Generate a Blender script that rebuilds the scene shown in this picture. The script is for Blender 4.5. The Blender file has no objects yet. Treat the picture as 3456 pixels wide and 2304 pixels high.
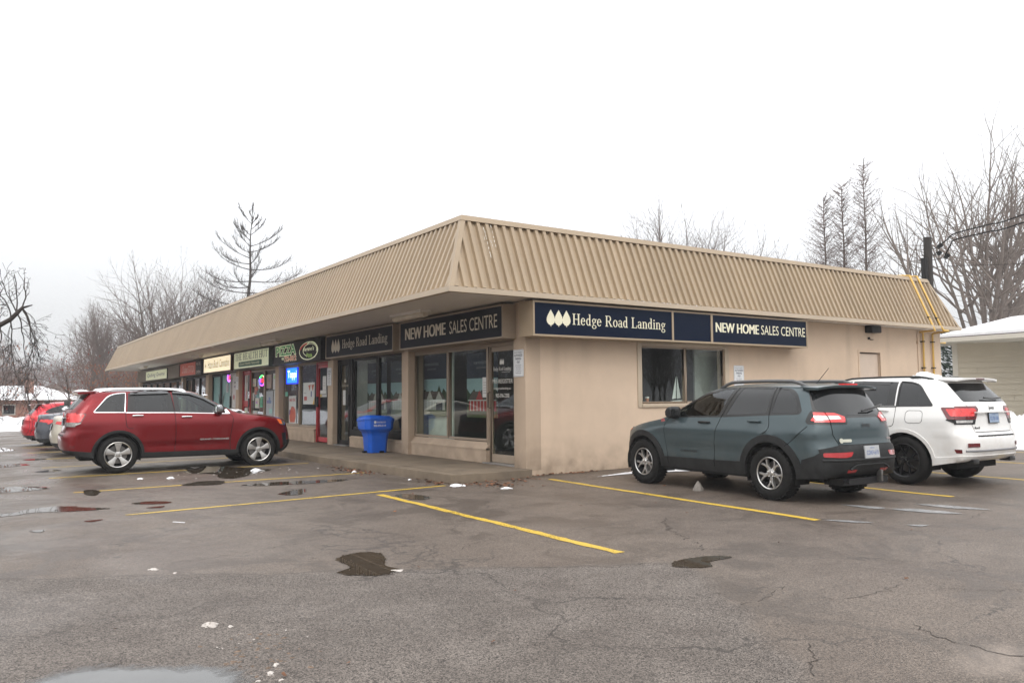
import bpy, bmesh, math, random
import numpy as np
from mathutils import Vector, Matrix
from mathutils.geometry import delaunay_2d_cdt
R_ = math.radians
scene = bpy.context.scene
COL = scene.collection

# ---------------------------------------------------------------- camera
YAW, PIT, ROL = R_(56.2655), R_(3.9917), R_(-0.4057)
CAM = Vector((-8.7234, -12.6077, 1.4496))
Fv = Vector((math.cos(YAW)*math.cos(PIT), math.sin(YAW)*math.cos(PIT), math.sin(PIT)))
Rv = Vector((math.sin(YAW), -math.cos(YAW), 0)); Uv = Rv.cross(Fv)
R2 = Rv*math.cos(ROL)+Uv*math.sin(ROL); U2 = -Rv*math.sin(ROL)+Uv*math.cos(ROL)
cam_d = bpy.data.cameras.new('camera'); cam = bpy.data.objects.new('camera', cam_d); COL.objects.link(cam)
mw = Matrix.Identity(4)
for i, c in enumerate((R2, U2, -Fv)):
    for j in range(3): mw[j][i] = c[j]
for j in range(3): mw[j][3] = CAM[j]
cam.matrix_world = mw
cam_d.lens = 28.235; cam_d.sensor_width = 36; cam_d.clip_start = .1; cam_d.clip_end = 1500
scene.camera = cam
scene.render.resolution_x = 1024; scene.render.resolution_y = 682
# ---------------------------------------------------------------- overcast sky
SUN_EL, SUN_ROT = R_(48), R_(215)
world = bpy.data.worlds.new('World'); scene.world = world; world.use_nodes = True
nt = world.node_tree; nt.nodes.clear()
N = nt.nodes.new; L = nt.links.new
wo = N('ShaderNodeOutputWorld')
sky = N('ShaderNodeTexSky'); sky.sky_type = 'NISHITA'; sky.sun_disc = False; sky.sun_elevation = SUN_EL; sky.sun_rotation = SUN_ROT
sky.air_density = 1.5; sky.dust_density = 6
bg1 = N('ShaderNodeBackground'); bg1.inputs[1].default_value = .05; 
hs = N('ShaderNodeHueSaturation'); hs.inputs['Saturation'].default_value = .3
L(sky.outputs[0], hs.inputs['Color']); L(hs.outputs[0], bg1.inputs[0])
tc = N('ShaderNodeTexCoord'); sx = N('ShaderNodeSeparateXYZ'); L(tc.outputs['Generated'], sx.inputs[0])
ramp = N('ShaderNodeValToRGB'); e = ramp.color_ramp.elements
e[0].position = .0; e[0].color = (.72, .735, .755, 1); e[1].position = 1; e[1].color = (2.1, 2.12, 2.16, 1)
for p_, c_ in ((.5, (1.55,)*3), (.24, (1.12, 1.13, 1.16)), (.1, (.80, .81, .83))):
    q_ = e.new(p_); q_.color = (*c_, 1)
L(sx.outputs['Z'], ramp.inputs[0])
nz = N('ShaderNodeTexNoise'); nz.inputs['Scale'].default_value = 2.2; nz.inputs['Detail'].default_value = 4; L(tc.outputs['Generated'], nz.inputs['Vector'])
mr = N('ShaderNodeMapRange'); mr.inputs['To Min'].default_value = .9; mr.inputs['To Max'].default_value = 1.08; L(nz.outputs['Fac'], mr.inputs['Value'])
bg2 = N('ShaderNodeBackground'); L(ramp.outputs[0], bg2.inputs[0]); L(mr.outputs[0], bg2.inputs[1])
ad = N('ShaderNodeAddShader'); L(bg1.outputs[0], ad.inputs[0]); L(bg2.outputs[0], ad.inputs[1]); L(ad.outputs[0], wo.inputs[0])
sun_d = bpy.data.lights.new('sun', 'SUN'); sun_d.energy = .6; sun_d.angle = R_(25); sun_d.color = (1, .97, .93)
sun = bpy.data.objects.new('sun', sun_d); COL.objects.link(sun)
# light travels from the camera's side (behind, to the left) towards the building
az = R_(-120)   # where the bright patch of cloud stands
sd = Vector((math.cos(az)*math.cos(SUN_EL), math.sin(az)*math.cos(SUN_EL), math.sin(SUN_EL)))
sun.rotation_euler = sd.to_track_quat('Z', 'Y').to_euler()
sky.sun_rotation = math.atan2(sd.x, sd.y)
vs = scene.view_settings; vs.view_transform = 'Standard'; vs.look = 'None'; vs.exposure = 0; vs.gamma = 1; vs.use_curve_mapping = False
try:
    cy = scene.cycles; cy.max_bounces = 8; cy.transparent_max_bounces = 16; cy.volume_bounces = 0; cy.caustics_reflective = False; cy.caustics_refractive = False
    cy.sample_clamp_indirect = 6; cy.use_denoising = True
except Exception: pass

# ---------------------------------------------------------------- helpers
def gz(x, y): return -.0363 + .0082*x + .0019*y          # the lot falls gently to one side
def tag(o, label=None, cat=None, group=None, kind=None):
    if label: o['label'] = label
    if cat: o['category'] = cat
    if group: o['group'] = group
    if kind: o['kind'] = kind
    return o
def empty(name, loc=(0, 0, 0), rz=0, label=None, cat=None, group=None):
    o = bpy.data.objects.new(name, None); COL.objects.link(o); o.location = loc; o.rotation_euler = (0, 0, rz); o.empty_display_size = .2
    return tag(o, label, cat, group)
def copy_tree(o, parent=None):
    c = o.copy(); COL.objects.link(c)
    if parent: c.parent = parent
    for ch in list(o.children): copy_tree(ch, c)
    return c
class MB:
    def __init__(s): s.v = []; s.f = []; s.mi = []
    def add(s, vs, fs, mi=0):
        b = len(s.v); s.v += [tuple(p) for p in vs]; s.f += [tuple(b+i for i in f) for f in fs]; s.mi += [mi]*len(fs); return s
    def box(s, a, b, M=None, mi=0, bev=0):
        x0, y0, z0 = a; x1, y1, z1 = b
        vs = [(x0,y0,z0),(x1,y0,z0),(x1,y1,z0),(x0,y1,z0),(x0,y0,z1),(x1,y0,z1),(x1,y1,z1),(x0,y1,z1)]
        if M: vs = [tuple(M @ Vector(p)) for p in vs]
        return s.add(vs, [(0,3,2,1),(4,5,6,7),(0,1,5,4),(1,2,6,5),(2,3,7,6),(3,0,4,7)], mi)
    def prism(s, poly, z0, z1, M=None, mi=0):
        n = len(poly)
        vs = [(p[0], p[1], z0) for p in poly]+[(p[0], p[1], z1) for p in poly]
        if M: vs = [tuple(M @ Vector(p)) for p in vs]
        fs = [tuple(range(n-1, -1, -1)), tuple(range(n, 2*n))]+[(i, (i+1) % n, n+(i+1) % n, n+i) for i in range(n)]
        return s.add(vs, fs, mi)
    def tube(s, pts, r, n=8, mi=0, cap=True):
        pts = [Vector(p) for p in pts]; rs = r if hasattr(r, '__len__') else [r]*len(pts)
        rings = []; up = None
        for i, p in enumerate(pts):
            d = (pts[min(i+1, len(pts)-1)]-pts[max(i-1, 0)]).normalized()
            if up is None: up = Vector((0, 0, 1)) if abs(d.z) < .9 else Vector((1, 0, 0))
            a = d.cross(up); a = a.normalized() if a.length > 1e-6 else d.orthogonal().normalized(); b = a.cross(d); up = b
            rings.append([p+(a*math.cos(k*2*math.pi/n)+b*math.sin(k*2*math.pi/n))*rs[i] for k in range(n)])
        vs = [q for rg in rings for q in rg]; fs = []
        for i in range(len(pts)-1):
            for k in range(n): fs.append((i*n+k, (i+1)*n+k, (i+1)*n+(k+1) % n, i*n+(k+1) % n))
        if cap: fs += [tuple(range(n)), tuple((len(pts)-1)*n+k for k in range(n-1, -1, -1))]
        return s.add(vs, fs, mi)
    def lathe(s, prof, n=32, M=None, mi=0):     # prof: (radius, height) about z
        vs = []; fs = []
        for r, h in prof:
            for k in range(n): a = 2*math.pi*k/n; vs.append((r*math.cos(a), r*math.sin(a), h))
        if M: vs = [tuple(M @ Vector(p)) for p in vs]
        for i in range(len(prof)-1):
            for k in range(n): fs.append((i*n+k, i*n+(k+1) % n, (i+1)*n+(k+1) % n, (i+1)*n+k))
        return s.add(vs, fs, mi)
    def build(s, name, mats, parent=None, smooth=False, angle=35, loc=None, bevel=0):
        me = bpy.data.meshes.new(name); me.from_pydata(s.v, [], s.f)
        if not isinstance(mats, (list, tuple)): mats = [mats]
        for m in mats: me.materials.append(m)
        if len(mats) > 1: me.polygons.foreach_set('material_index', s.mi)
        bm = bmesh.new(); bm.from_mesh(me)
        if smooth or bevel: bmesh.ops.remove_doubles(bm, verts=bm.verts, dist=1e-5)
        if bevel:
            ed = [e for e in bm.edges if len(e.link_faces) == 2 and e.calc_face_angle(0) > .6]
            try: bmesh.ops.bevel(bm, geom=ed, offset=bevel, segments=2, profile=.6, affect='EDGES', clamp_overlap=True)
            except Exception: pass
        bmesh.ops.recalc_face_normals(bm, faces=bm.faces)
        if smooth or bevel:
            ca = math.radians(angle)
            for f in bm.faces: f.smooth = True
            for e in bm.edges:
                if len(e.link_faces) == 2 and e.calc_face_angle(0) > ca: e.smooth = False
        bm.to_mesh(me); bm.free()
        o = bpy.data.objects.new(name, me); COL.objects.link(o)
        if parent: o.parent = parent
        if loc is not None: o.location = loc
        return o
def frameL(x, y, z):                 # surface facing -x : a runs along -y, b up, normal -x
    return Matrix(((0, 0, -1, x), (-1, 0, 0, y), (0, 1, 0, z), (0, 0, 0, 1)))
def frameR(x, y, z):                 # surface facing -y : a runs along +x, b up, normal -y
    return Matrix(((1, 0, 0, x), (0, 0, -1, y), (0, 1, 0, z), (0, 0, 0, 1)))
def circ(cx, cy, r, n=24, a0=0, a1=360, ry=None):
    ry = r if ry is None else ry; m = n if a1-a0 >= 360 else n+1
    return [(cx+r*math.cos(R_(a0+(a1-a0)*k/n)), cy+ry*math.sin(R_(a0+(a1-a0)*k/n))) for k in range(m)]
def rrect(x0, y0, x1, y1, r, n=4):
    return circ(x1-r, y1-r, r, n, 0, 90)+circ(x0+r, y1-r, r, n, 90, 180)+circ(x0+r, y0+r, r, n, 180, 270)+circ(x1-r, y0+r, r, n, 270, 360.0001)[:n+1]
def catmull(P, n=8, closed=False):
    P = [np.array(p, float) for p in P]; out = []; m = len(P)
    for i in range(m if closed else m-1):
        if closed: a, b, c, d = P[i-1], P[i], P[(i+1) % m], P[(i+2) % m]
        else: a, b, c, d = P[max(i-1, 0)], P[i], P[i+1], P[min(i+2, m-1)]
        for k in range(n):
            t = k/n; out.append(.5*((2*b)+(-a+c)*t+(2*a-5*b+4*c-d)*t*t+(-a+3*b-3*c+d)*t**3))
    if not closed: out.append(P[-1])
    return out
# ---- lettering
def text_geo(s, bold=0, shear=0, spacing=1):
    cu = bpy.data.curves.new('t', 'FONT'); cu.body = s; cu.size = 1; cu.offset = bold; cu.shear = shear; cu.space_character = spacing; cu.resolution_u = 3
    o = bpy.data.objects.new('t', cu); COL.objects.link(o)
    dg = bpy.context.evaluated_depsgraph_get(); dg.update()
    me = bpy.data.meshes.new_from_object(o.evaluated_get(dg))
    v = [tuple(p.co) for p in me.vertices]; f = [tuple(p.vertices) for p in me.polygons]
    bpy.data.objects.remove(o); bpy.data.curves.remove(cu); bpy.data.meshes.remove(me)
    return v, f
def put_text(mb, s, M, x0, y0, w, h, bold=0, shear=0, spacing=1, mi=0, z=.003):   # fit string into a box of w x h (cap box), lower-left x0,y0
    v, f = text_geo(s, bold, shear, spacing)
    if not v: return
    xs = [p[0] for p in v]; ys = [p[1] for p in v]
    mx, my = min(xs), min(ys); sxx = w/(max(xs)-mx); syy = h/(max(ys)-my)
    mb.add([tuple(M @ Vector((x0+(p[0]-mx)*sxx, y0+(p[1]-my)*syy, z))) for p in v], f, mi)
def put_bold(mb, s, M, x0, y0, w, h, d=.02, z=.003, **k):
    for i, o in enumerate((0, -d, d, -d*.5, d*.5)): put_text(mb, s, M, x0+o, y0, w, h, z=z+.0002*i, **k)
def ring_poly(cx, cy, rx, ry, tx, ty, a0=0, a1=360, n=24):
    o = circ(cx, cy, rx, n, a0, a1, ry); i = circ(cx, cy, rx-tx, n, a0, a1, ry-ty); q = []
    m = len(o)
    for k in range(n):
        k2 = (k+1) % m; q.append([o[k], o[k2], i[k2], i[k]])
    return q
def rc(a, b, c, d): return [[(a, b), (c, b), (c, d), (a, d)]]
def serif_glyph(ch):
    T, t = .135, .055; S = []
    def sf(x0, x1, y): return rc(x0, y, x1, y+t)
    if ch == 'H': S += rc(.1,t,.1+T,1-t)+rc(.58,t,.58+T,1-t)+rc(.1+T,.47,.58,.53)+sf(.01,.32,0)+sf(.49,.81,0)+sf(.01,.32,1-t)+sf(.49,.81,1-t); w = .84
    elif ch == 'e': S += ring_poly(.26,.32,.24,.34,.12,.06,0,325)+rc(.13,.33,.40,.385); w = .54
    elif ch == 'd': S += ring_poly(.25,.32,.22,.33,.12,.06,35,325)+rc(.36,t,.48,1.02)+sf(.36,.56,0)+rc(.28,.98,.36,1.02); w = .6
    elif ch == 'g': S += ring_poly(.25,.44,.2,.22,.1,.06)+ring_poly(.27,-.1,.24,.18,.09,.06)+[[(.12,.2),(.2,.25),(.22,.08),(.12,.08)]]+rc(.42,.55,.54,.62); w = .54
    elif ch == 'R': S += rc(.1,t,.1+T,1-t)+sf(.01,.33,0)+rc(.01,1-t,.44,1)+rc(.1+T,.46,.42,.52)+ring_poly(.42,.73,.23,.27,.12,.06,-90,90,12)+[[(.34,.46),(.48,.46),(.74,t),(.58,t)]]+sf(.55,.84,0); w = .84
    elif ch == 'o': S += ring_poly(.27,.32,.25,.34,.12,.06); w = .55
    elif ch == 'a': S += rc(.33,t,.45,.45)+ring_poly(.23,.19,.2,.2,.1,.055,20,340)+ring_poly(.25,.44,.2,.22,.1,.06,0,160,12)+sf(.33,.54,0); w = .54
    elif ch == 'L': S += rc(.1,t,.1+T,1-t)+sf(.01,.34,1-t)+rc(.01,0,.64,t)+rc(.585,t,.64,.27); w = .68
    elif ch == 'n': S += rc(.09,t,.21,.64)+rc(.02,.6,.09,.64)+ring_poly(.33,.44,.21,.22,.12,.07,0,130,12)+rc(.42,t,.54,.44)+sf(.01,.28,0)+sf(.35,.61,0); w = .64
    elif ch == 'i': S += rc(.09,t,.21,.64)+rc(.02,.6,.09,.64)+sf(.01,.29,0)+[circ(.15,.84,.08,10)]; w = .31
    elif ch == 'T': S += rc(.28,t,.28+T,1-t)+rc(.02,1-t,.68,1)+rc(.02,.76,.07,1-t)+rc(.63,.76,.68,1-t)+sf(.19,.5,0); w = .7
    elif ch == 'E': S += rc(.1,t,.1+T,1-t)+rc(.01,1-t,.6,1)+rc(.01,0,.62,t)+rc(.1+T,.47,.46,.53)+rc(.55,.78,.6,1-t)+rc(.57,t,.62,.25); w = .66
    elif ch == 'A': S += [[(.08,t),(.14,t),(.38,1),(.32,.92)],[(.58,t),(.72,t),(.42,1),(.32,.98)]]+rc(.2,.33,.58,.38)+sf(.0,.24,0)+sf(.5,.8,0); w = .8
    elif ch == 'U': S += rc(.1,.3,.1+T,1-t)+rc(.58,.3,.64,1-t)+ring_poly(.37,.3,.27,.3,.1,.06,180,360,12)+sf(.01,.33,1-t)+sf(.48,.74,1-t); w = .76
    else: w = .34
    return S, w
def put_serif(mb, s, M, x0, y0, w, h, mi=0, z=.003):
    x = 0; polys = []
    for c in s:
        g, a = serif_glyph(c); polys += [[(p[0]+x, p[1]) for p in q] for q in g]; x += a+.02
    for i, q in enumerate(polys):
        mb.add([tuple(M @ Vector((x0+p[0]*w/x, y0+p[1]*h, z+(i % 7)*.0002))) for p in q], [tuple(range(len(q)))], mi)
def tree_logo(mb, M, x0, y0, w, h, mi=0, z=.003):       # three overlapping poplar leaves
    for k in range(3):
        cx = x0+w*(.19+.31*k); n = 16; pl = []
        for sgn in (1, -1):
            for i in range(n+1):
                t = i/n if sgn > 0 else 1-i/n
                ww = w*.175*math.sin(math.pi*t**.66)*(1 if i % 2 else .86)
                pl.append((cx+sgn*ww, y0+h*(.06+.94*t)))
        q = []
        for p in pl:
            if not q or abs(p[0]-q[-1][0])+abs(p[1]-q[-1][1]) > 1e-5: q.append(p)
        mb.add([tuple(M @ Vector((p[0], p[1], z+k*.0004))) for p in q], [tuple(range(len(q)))], mi)
        mb.add([tuple(M @ Vector((p[0], p[1], z+.0015))) for p in ((cx-w*.012, y0), (cx+w*.012, y0), (cx+w*.012, y0+h*.08), (cx-w*.012, y0+h*.08))], [(0, 1, 2, 3)], mi)

# ---- materials
def new_mat(name):
    m = bpy.data.materials.new(name); m.use_nodes = True; n = m.node_tree; b = n.nodes['Principled BSDF']; return m, n, b
def setp(b, **k):
    for a, v in k.items(): b.inputs[a].default_value = v
def PM(name, col, rough=.6, metal=0, var=.12, vs=3., bump=0, bs=60., coat=0, emit=None, es=0, spec=.5, col2=None, stretch=None, rvar=0):
    m, n, b = new_mat(name); Nn = n.nodes.new; Ll = n.links.new
    c = (*col, 1); b.inputs['Roughness'].default_value = rough; b.inputs['Metallic'].default_value = metal
    b.inputs['Coat Weight'].default_value = coat; b.inputs['Coat Roughness'].default_value = .04; b.inputs['Specular IOR Level'].default_value = spec
    tcn = Nn('ShaderNodeTexCoord'); mp = Nn('ShaderNodeMapping'); Ll(tcn.outputs['Object'], mp.inputs[0])
    if stretch: mp.inputs['Scale'].default_value = stretch
    if var:
        no = Nn('ShaderNodeTexNoise'); no.inputs['Scale'].default_value = vs; no.inputs['Detail'].default_value = 8; no.inputs['Roughness'].default_value = .65
        Ll(mp.outputs[0], no.inputs['Vector'])
        cr = Nn('ShaderNodeValToRGB'); el = cr.color_ramp.elements
        el[0].position = .3; el[1].position = .7
        c2 = col2 if col2 else tuple(min(1, x*(1+var)) for x in col)
        c1 = col if col2 else tuple(x*(1-var) for x in col)
        el[0].color = (*c1, 1); el[1].color = (*c2, 1)
        Ll(no.outputs['Fac'], cr.inputs[0]); Ll(cr.outputs[0], b.inputs['Base Color'])
        if rvar:
            r = Nn('ShaderNodeMapRange'); r.inputs['To Min'].default_value = rough-rvar; r.inputs['To Max'].default_value = rough+rvar
            Ll(no.outputs['Fac'], r.inputs['Value']); Ll(r.outputs[0], b.inputs['Roughness'])
    else: b.inputs['Base Color'].default_value = c
    if bump:
        nb = Nn('ShaderNodeTexNoise'); nb.inputs['Scale'].default_value = bs; nb.inputs['Detail'].default_value = 6; Ll(mp.outputs[0], nb.inputs['Vector'])
        bp = Nn('ShaderNodeBump'); bp.inputs['Strength'].default_value = bump; bp.inputs['Distance'].default_value = .01
        Ll(nb.outputs['Fac'], bp.inputs['Height']); Ll(bp.outputs[0], b.inputs['Normal'])
    if emit: b.inputs['Emission Color'].default_value = (*emit, 1); b.inputs['Emission Strength'].default_value = es
    return m
def glass_mat(name, tint=(.6, .65, .63), trans=.8, rough=.0):
    m, n, b = new_mat(name); Nn = n.nodes.new; Ll = n.links.new
    n.nodes.remove(b); out = n.nodes['Material Output']
    tr = Nn('ShaderNodeBsdfTransparent'); tr.inputs[0].default_value = (*[t*trans for t in tint], 1)
    gl = Nn('ShaderNodeBsdfGlossy'); gl.inputs['Roughness'].default_value = rough; gl.inputs[0].default_value = (.95, .97, 1, 1)
    fr = Nn('ShaderNodeFresnel'); fr.inputs[0].default_value = 1.52
    mu = Nn('ShaderNodeMath'); mu.operation = 'MULTIPLY'; mu.inputs[1].default_value = 1.25; mu.use_clamp = True
    ge = Nn('ShaderNodeNewGeometry'); mb_ = Nn('ShaderNodeMath'); mb_.operation = 'SUBTRACT'; mb_.inputs[0].default_value = 1
    Ll(ge.outputs['Backfacing'], mb_.inputs[1]); m3 = Nn('ShaderNodeMath'); m3.operation = 'MULTIPLY'
    Ll(fr.outputs[0], m3.inputs[0]); Ll(mb_.outputs[0], m3.inputs[1]); Ll(m3.outputs[0], mu.inputs[0])
    mx = Nn('ShaderNodeMixShader'); Ll(mu.outputs[0], mx.inputs[0]); Ll(tr.outputs[0], mx.inputs[1]); Ll(gl.outputs[0], mx.inputs[2]); Ll(mx.outputs[0], out.inputs[0])
    return m
# ================================================================ GROUND
def asphalt_mat():
    m, n, b = new_mat('asphalt'); Nn = n.nodes.new; Ll = n.links.new
    tcn = Nn('ShaderNodeTexCoord'); P = tcn.outputs['Object']
    def noise(sc, det=5, rg=.6, vec=P, dist=0):
        o = Nn('ShaderNodeTexNoise'); o.inputs['Scale'].default_value = sc; o.inputs['Detail'].default_value = det; o.inputs['Roughness'].default_value = rg
        o.inputs['Distortion'].default_value = dist; Ll(vec, o.inputs['Vector']); return o
    def mrange(x, a, b_, c, d, clamp=True):
        o = Nn('ShaderNodeMapRange'); o.clamp = clamp
        for i, v in enumerate((a, b_, c, d)): o.inputs[i+1].default_value = v
        Ll(x, o.inputs[0]); return o.outputs[0]
    def math_(op, a, b_=None):
        o = Nn('ShaderNodeMath'); o.operation = op
        for i, v in enumerate((a, b_)):
            if v is None: continue
            if isinstance(v, (int, float)): o.inputs[i].default_value = v
            else: Ll(v, o.inputs[i])
        return o.outputs[0]
    def mix(f, a, b_):
        o = Nn('ShaderNodeMix'); o.data_type = 'RGBA'
        if isinstance(f, (int, float)): o.inputs[0].default_value = f
        else: Ll(f, o.inputs[0])
        for i, v in ((6, a), (7, b_)):
            if isinstance(v, tuple): o.inputs[i].default_value = (*v, 1)
            else: Ll(v, o.inputs[i])
        return o.outputs[2]
    sep = Nn('ShaderNodeSeparateXYZ'); Ll(P, sep.inputs[0]); X, Y = sep.outputs['X'], sep.outputs['Y']
    wob = noise(1.3, 6)
    # older coarse course in the foreground: in front of the seam x*.455+y < -8.05 and left of the second seam
    w1 = math_('MULTIPLY', math_('SUBTRACT', wob.outputs['Fac'], .5), .55)
    d1 = math_('ADD', math_('ADD', math_('MULTIPLY', X, .6), Y), w1)       # seam y = -.6x - 9.2
    old1 = mrange(d1, -9.3, -9.1, 1, 0)
    d2 = math_('ADD', math_('ADD', math_('MULTIPLY', X, 1), math_('MULTIPLY', Y, -.667)), w1)
    old2 = mrange(d2, 1.54, 1.72, 1, 0)
    old = math_('MULTIPLY', old1, old2)
    big = noise(.35, 5); mid = noise(2.2, 7, .7); fine = noise(120, 5, .75); fine2 = noise(190, 3, .7)
    vo = Nn('ShaderNodeTexVoronoi'); vo.inputs['Scale'].default_value = 130; Ll(P, vo.inputs['Vector'])
    vb = Nn('ShaderNodeSeparateColor'); Ll(vo.outputs['Color'], vb.inputs[0])
    stone = vb.outputs[0]                                     # random value per stone
    base_new = mix(mrange(big.outputs['Fac'], .35, .65, 0, 1), (.079, .061, .049), (.119, .096, .078))
    base_new = mix(mrange(mid.outputs['Fac'], .3, .7, 0, .55), base_new, (.148, .12, .099))
    base_old = mix(mrange(mid.outputs['Fac'], .3, .7, 0, 1), (.098, .082, .071), (.150, .129, .113))
    base = mix(old, base_new, base_old)
    sp = mrange(stone, .0, 1, -1, 1)
    amp = mix(old, (.6,)*3, (.8,)*3)
    ampv = Nn('ShaderNodeRGBToBW'); Ll(amp, ampv.inputs[0])
    k = math_('ADD', 1, math_('MULTIPLY', sp, ampv.outputs[0]))
    k = math_('MULTIPLY', k, mrange(fine.outputs['Fac'], .25, .75, .5, 1.6, False))
    vm = Nn('ShaderNodeVectorMath'); vm.operation = 'SCALE'; Ll(base, vm.inputs[0]); Ll(k, vm.inputs['Scale'])
    col = vm.outputs[0]
    bright = mrange(fine2.outputs['Fac'], .66, .74, 0, .55); col = mix(bright, col, (.42, .37, .32))
    dark = mrange(noise(34, 3, .5).outputs['Fac'], .69, .75, 0, .8); col = mix(dark, col, (.03, .025, .022))
    # cracks
    vc = Nn('ShaderNodeTexVoronoi'); vc.feature = 'DISTANCE_TO_EDGE'; vc.inputs['Scale'].default_value = .33
    vadd = Nn('ShaderNodeVectorMath'); vadd.operation = 'ADD'; nd = noise(1.6, 5); vs_ = Nn('ShaderNodeVectorMath'); vs_.operation = 'SCALE'; vs_.inputs['Scale'].default_value = .9
    Ll(nd.outputs['Color'], vs_.inputs[0]); Ll(P, vadd.inputs[0]); Ll(vs_.outputs[0], vadd.inputs[1]); Ll(vadd.outputs[0], vc.inputs['Vector'])
    ck = mrange(vc.outputs['Distance'], 0, .007, 1, 0); ckm = mrange(noise(.5, 3).outputs['Fac'], .42, .56, 0, .8)
    crk = math_('MULTIPLY', ck, ckm); col = mix(crk, col, (.035, .03, .027))
    seam = math_('MULTIPLY', mrange(math_('ABSOLUTE', math_('ADD', d1, 9.2)), 0, .035, .5, 0), old2); col = mix(seam, col, (.05, .042, .036))
    # pale silt by the lower right corner, left of a worn patch
    dx = math_('ADD', X, 3.65); dy = math_('ADD', Y, 10.2)
    dd = math_('ADD', math_('SQRT', math_('ADD', math_('MULTIPLY', dx, dx), math_('MULTIPLY', math_('MULTIPLY', dy, dy), 2.2))), math_('MULTIPLY', math_('SUBTRACT', mid.outputs['Fac'], .5), .7))
    col = mix(mrange(dd, .2, .45, .45, 0), col, (.3, .25, .21))
    # brown silt lying against the kerb and wall
    wall_d = math_('ADD', math_('MAXIMUM', math_('MULTIPLY', Y, -1), math_('MULTIPLY', math_('ADD', X, .4), -1)), math_('MULTIPLY', math_('SUBTRACT', mid.outputs['Fac'], .5), .9))
    silt = math_('MULTIPLY', mrange(math_('ABSOLUTE', math_('ADD', Y, math_('MULTIPLY', math_('SUBTRACT', mid.outputs['Fac'], .5), .8))), .05, .45, .55, 0), mrange(X, -.5, 0, 0, 1))
    col = mix(silt, col, (.06, .045, .03))
    wet = mrange(noise(.6, 8, .66, dist=.5).outputs['Fac'], .42, .58, 0, 1)
    damp = math_('MULTIPLY', mrange(noise(.9, 8, .7, dist=.8).outputs['Fac'], .5, .58, 0, .42), math_('SUBTRACT', 1, math_('MULTIPLY', old, .6)))
    col = mix(damp, col, (.045, .035, .028))
    Ll(col, b.inputs['Base Color'])
    # wetness
    lft = mrange(math_('ADD', X, math_('MULTIPLY', Y, -.25)), -9, -3, 1, .25)
    wetv = math_('MAXIMUM', math_('MULTIPLY', wet, lft), damp)
    ro = math_('SUBTRACT', .56, math_('MULTIPLY', wetv, .3)); ro = math_('ADD', ro, math_('MULTIPLY', old, .12))
    Ll(ro, b.inputs['Roughness']); b.inputs['Specular IOR Level'].default_value = .27
    bp = Nn('ShaderNodeBump'); bp.inputs['Distance'].default_value = .006
    Ll(math_('ADD', .28, math_('MULTIPLY', old, .5)), bp.inputs['Strength'])
    hgt = math_('ADD', math_('MULTIPLY', vo.outputs['Distance'], 1.2), math_('SUBTRACT', fine.outputs['Fac'], math_('MULTIPLY', crk, 2)))
    Ll(hgt, bp.inputs['Height']); Ll(bp.outputs[0], b.inputs['Normal'])
    return m
M_asph = asphalt_mat()
def sheet(name, pts, mat, dz, kind='structure', **k):
    me = bpy.data.meshes.new(name); me.from_pydata([(x, y, gz(x, y)+dz) for x, y in pts], [], [tuple(range(len(pts)))]); me.materials.append(mat)
    o = bpy.data.objects.new(name, me); COL.objects.link(o); o['kind'] = kind; return o
M_lawn = PM('winter_lawn', (.1, .085, .05), .95, var=.3, vs=.6, bump=.6, bs=30, col2=(.62, .63, .65))
sheet('ground', [(-600, -600), (700, -600), (700, 700), (-600, 700)], M_lawn, -.03)
sheet('parking_lot', [(-26, -40), (13.6, -40), (13.6, -2.2), (14.9, -1.2), (14.9, 2), (2, 2), (2, 34.5), (-26, 34.5)], M_asph, 0)
# yellow stall lines
def paint_mat():
    m, n, b = new_mat('yellow_paint'); Nn = n.nodes.new; Ll = n.links.new
    setp(b, Roughness=.5); tcn = Nn('ShaderNodeTexCoord')
    a = Nn('ShaderNodeTexNoise'); a.inputs['Scale'].default_value = 55; a.inputs['Detail'].default_value = 6; Ll(tcn.outputs['Object'], a.inputs[0])
    c = Nn('ShaderNodeTexNoise'); c.inputs['Scale'].default_value = 1.1; c.inputs['Detail'].default_value = 5; Ll(tcn.outputs['Object'], c.inputs[0])
    ad_ = Nn('ShaderNodeMath'); ad_.operation = 'MULTIPLY_ADD'; Ll(c.outputs['Fac'], ad_.inputs[0]); ad_.inputs[1].default_value = .7; Ll(a.outputs['Fac'], ad_.inputs[2])
    r = Nn('ShaderNodeMapRange'); r.inputs[1].default_value = .68; r.inputs[2].default_value = .77; Ll(ad_.outputs[0], r.inputs[0])
    mx = Nn('ShaderNodeMix'); mx.data_type = 'RGBA'; mx.inputs[6].default_value = (.36, .25, .05, 1); mx.inputs[7].default_value = (.72, .47, .03, 1)
    Ll(a.outputs['Fac'], mx.inputs[0]); Ll(mx.outputs[2], b.inputs['Base Color'])
    tr = Nn('ShaderNodeBsdfTransparent'); ms = Nn('ShaderNodeMixShader'); Ll(r.outputs[0], ms.inputs[0]); Ll(tr.outputs[0], ms.inputs[1]); Ll(b.outputs[0], ms.inputs[2])
    Ll(ms.outputs[0], n.nodes['Material Output'].inputs[0]); return m
M_yel = paint_mat()
rng = random.Random(5)
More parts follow.
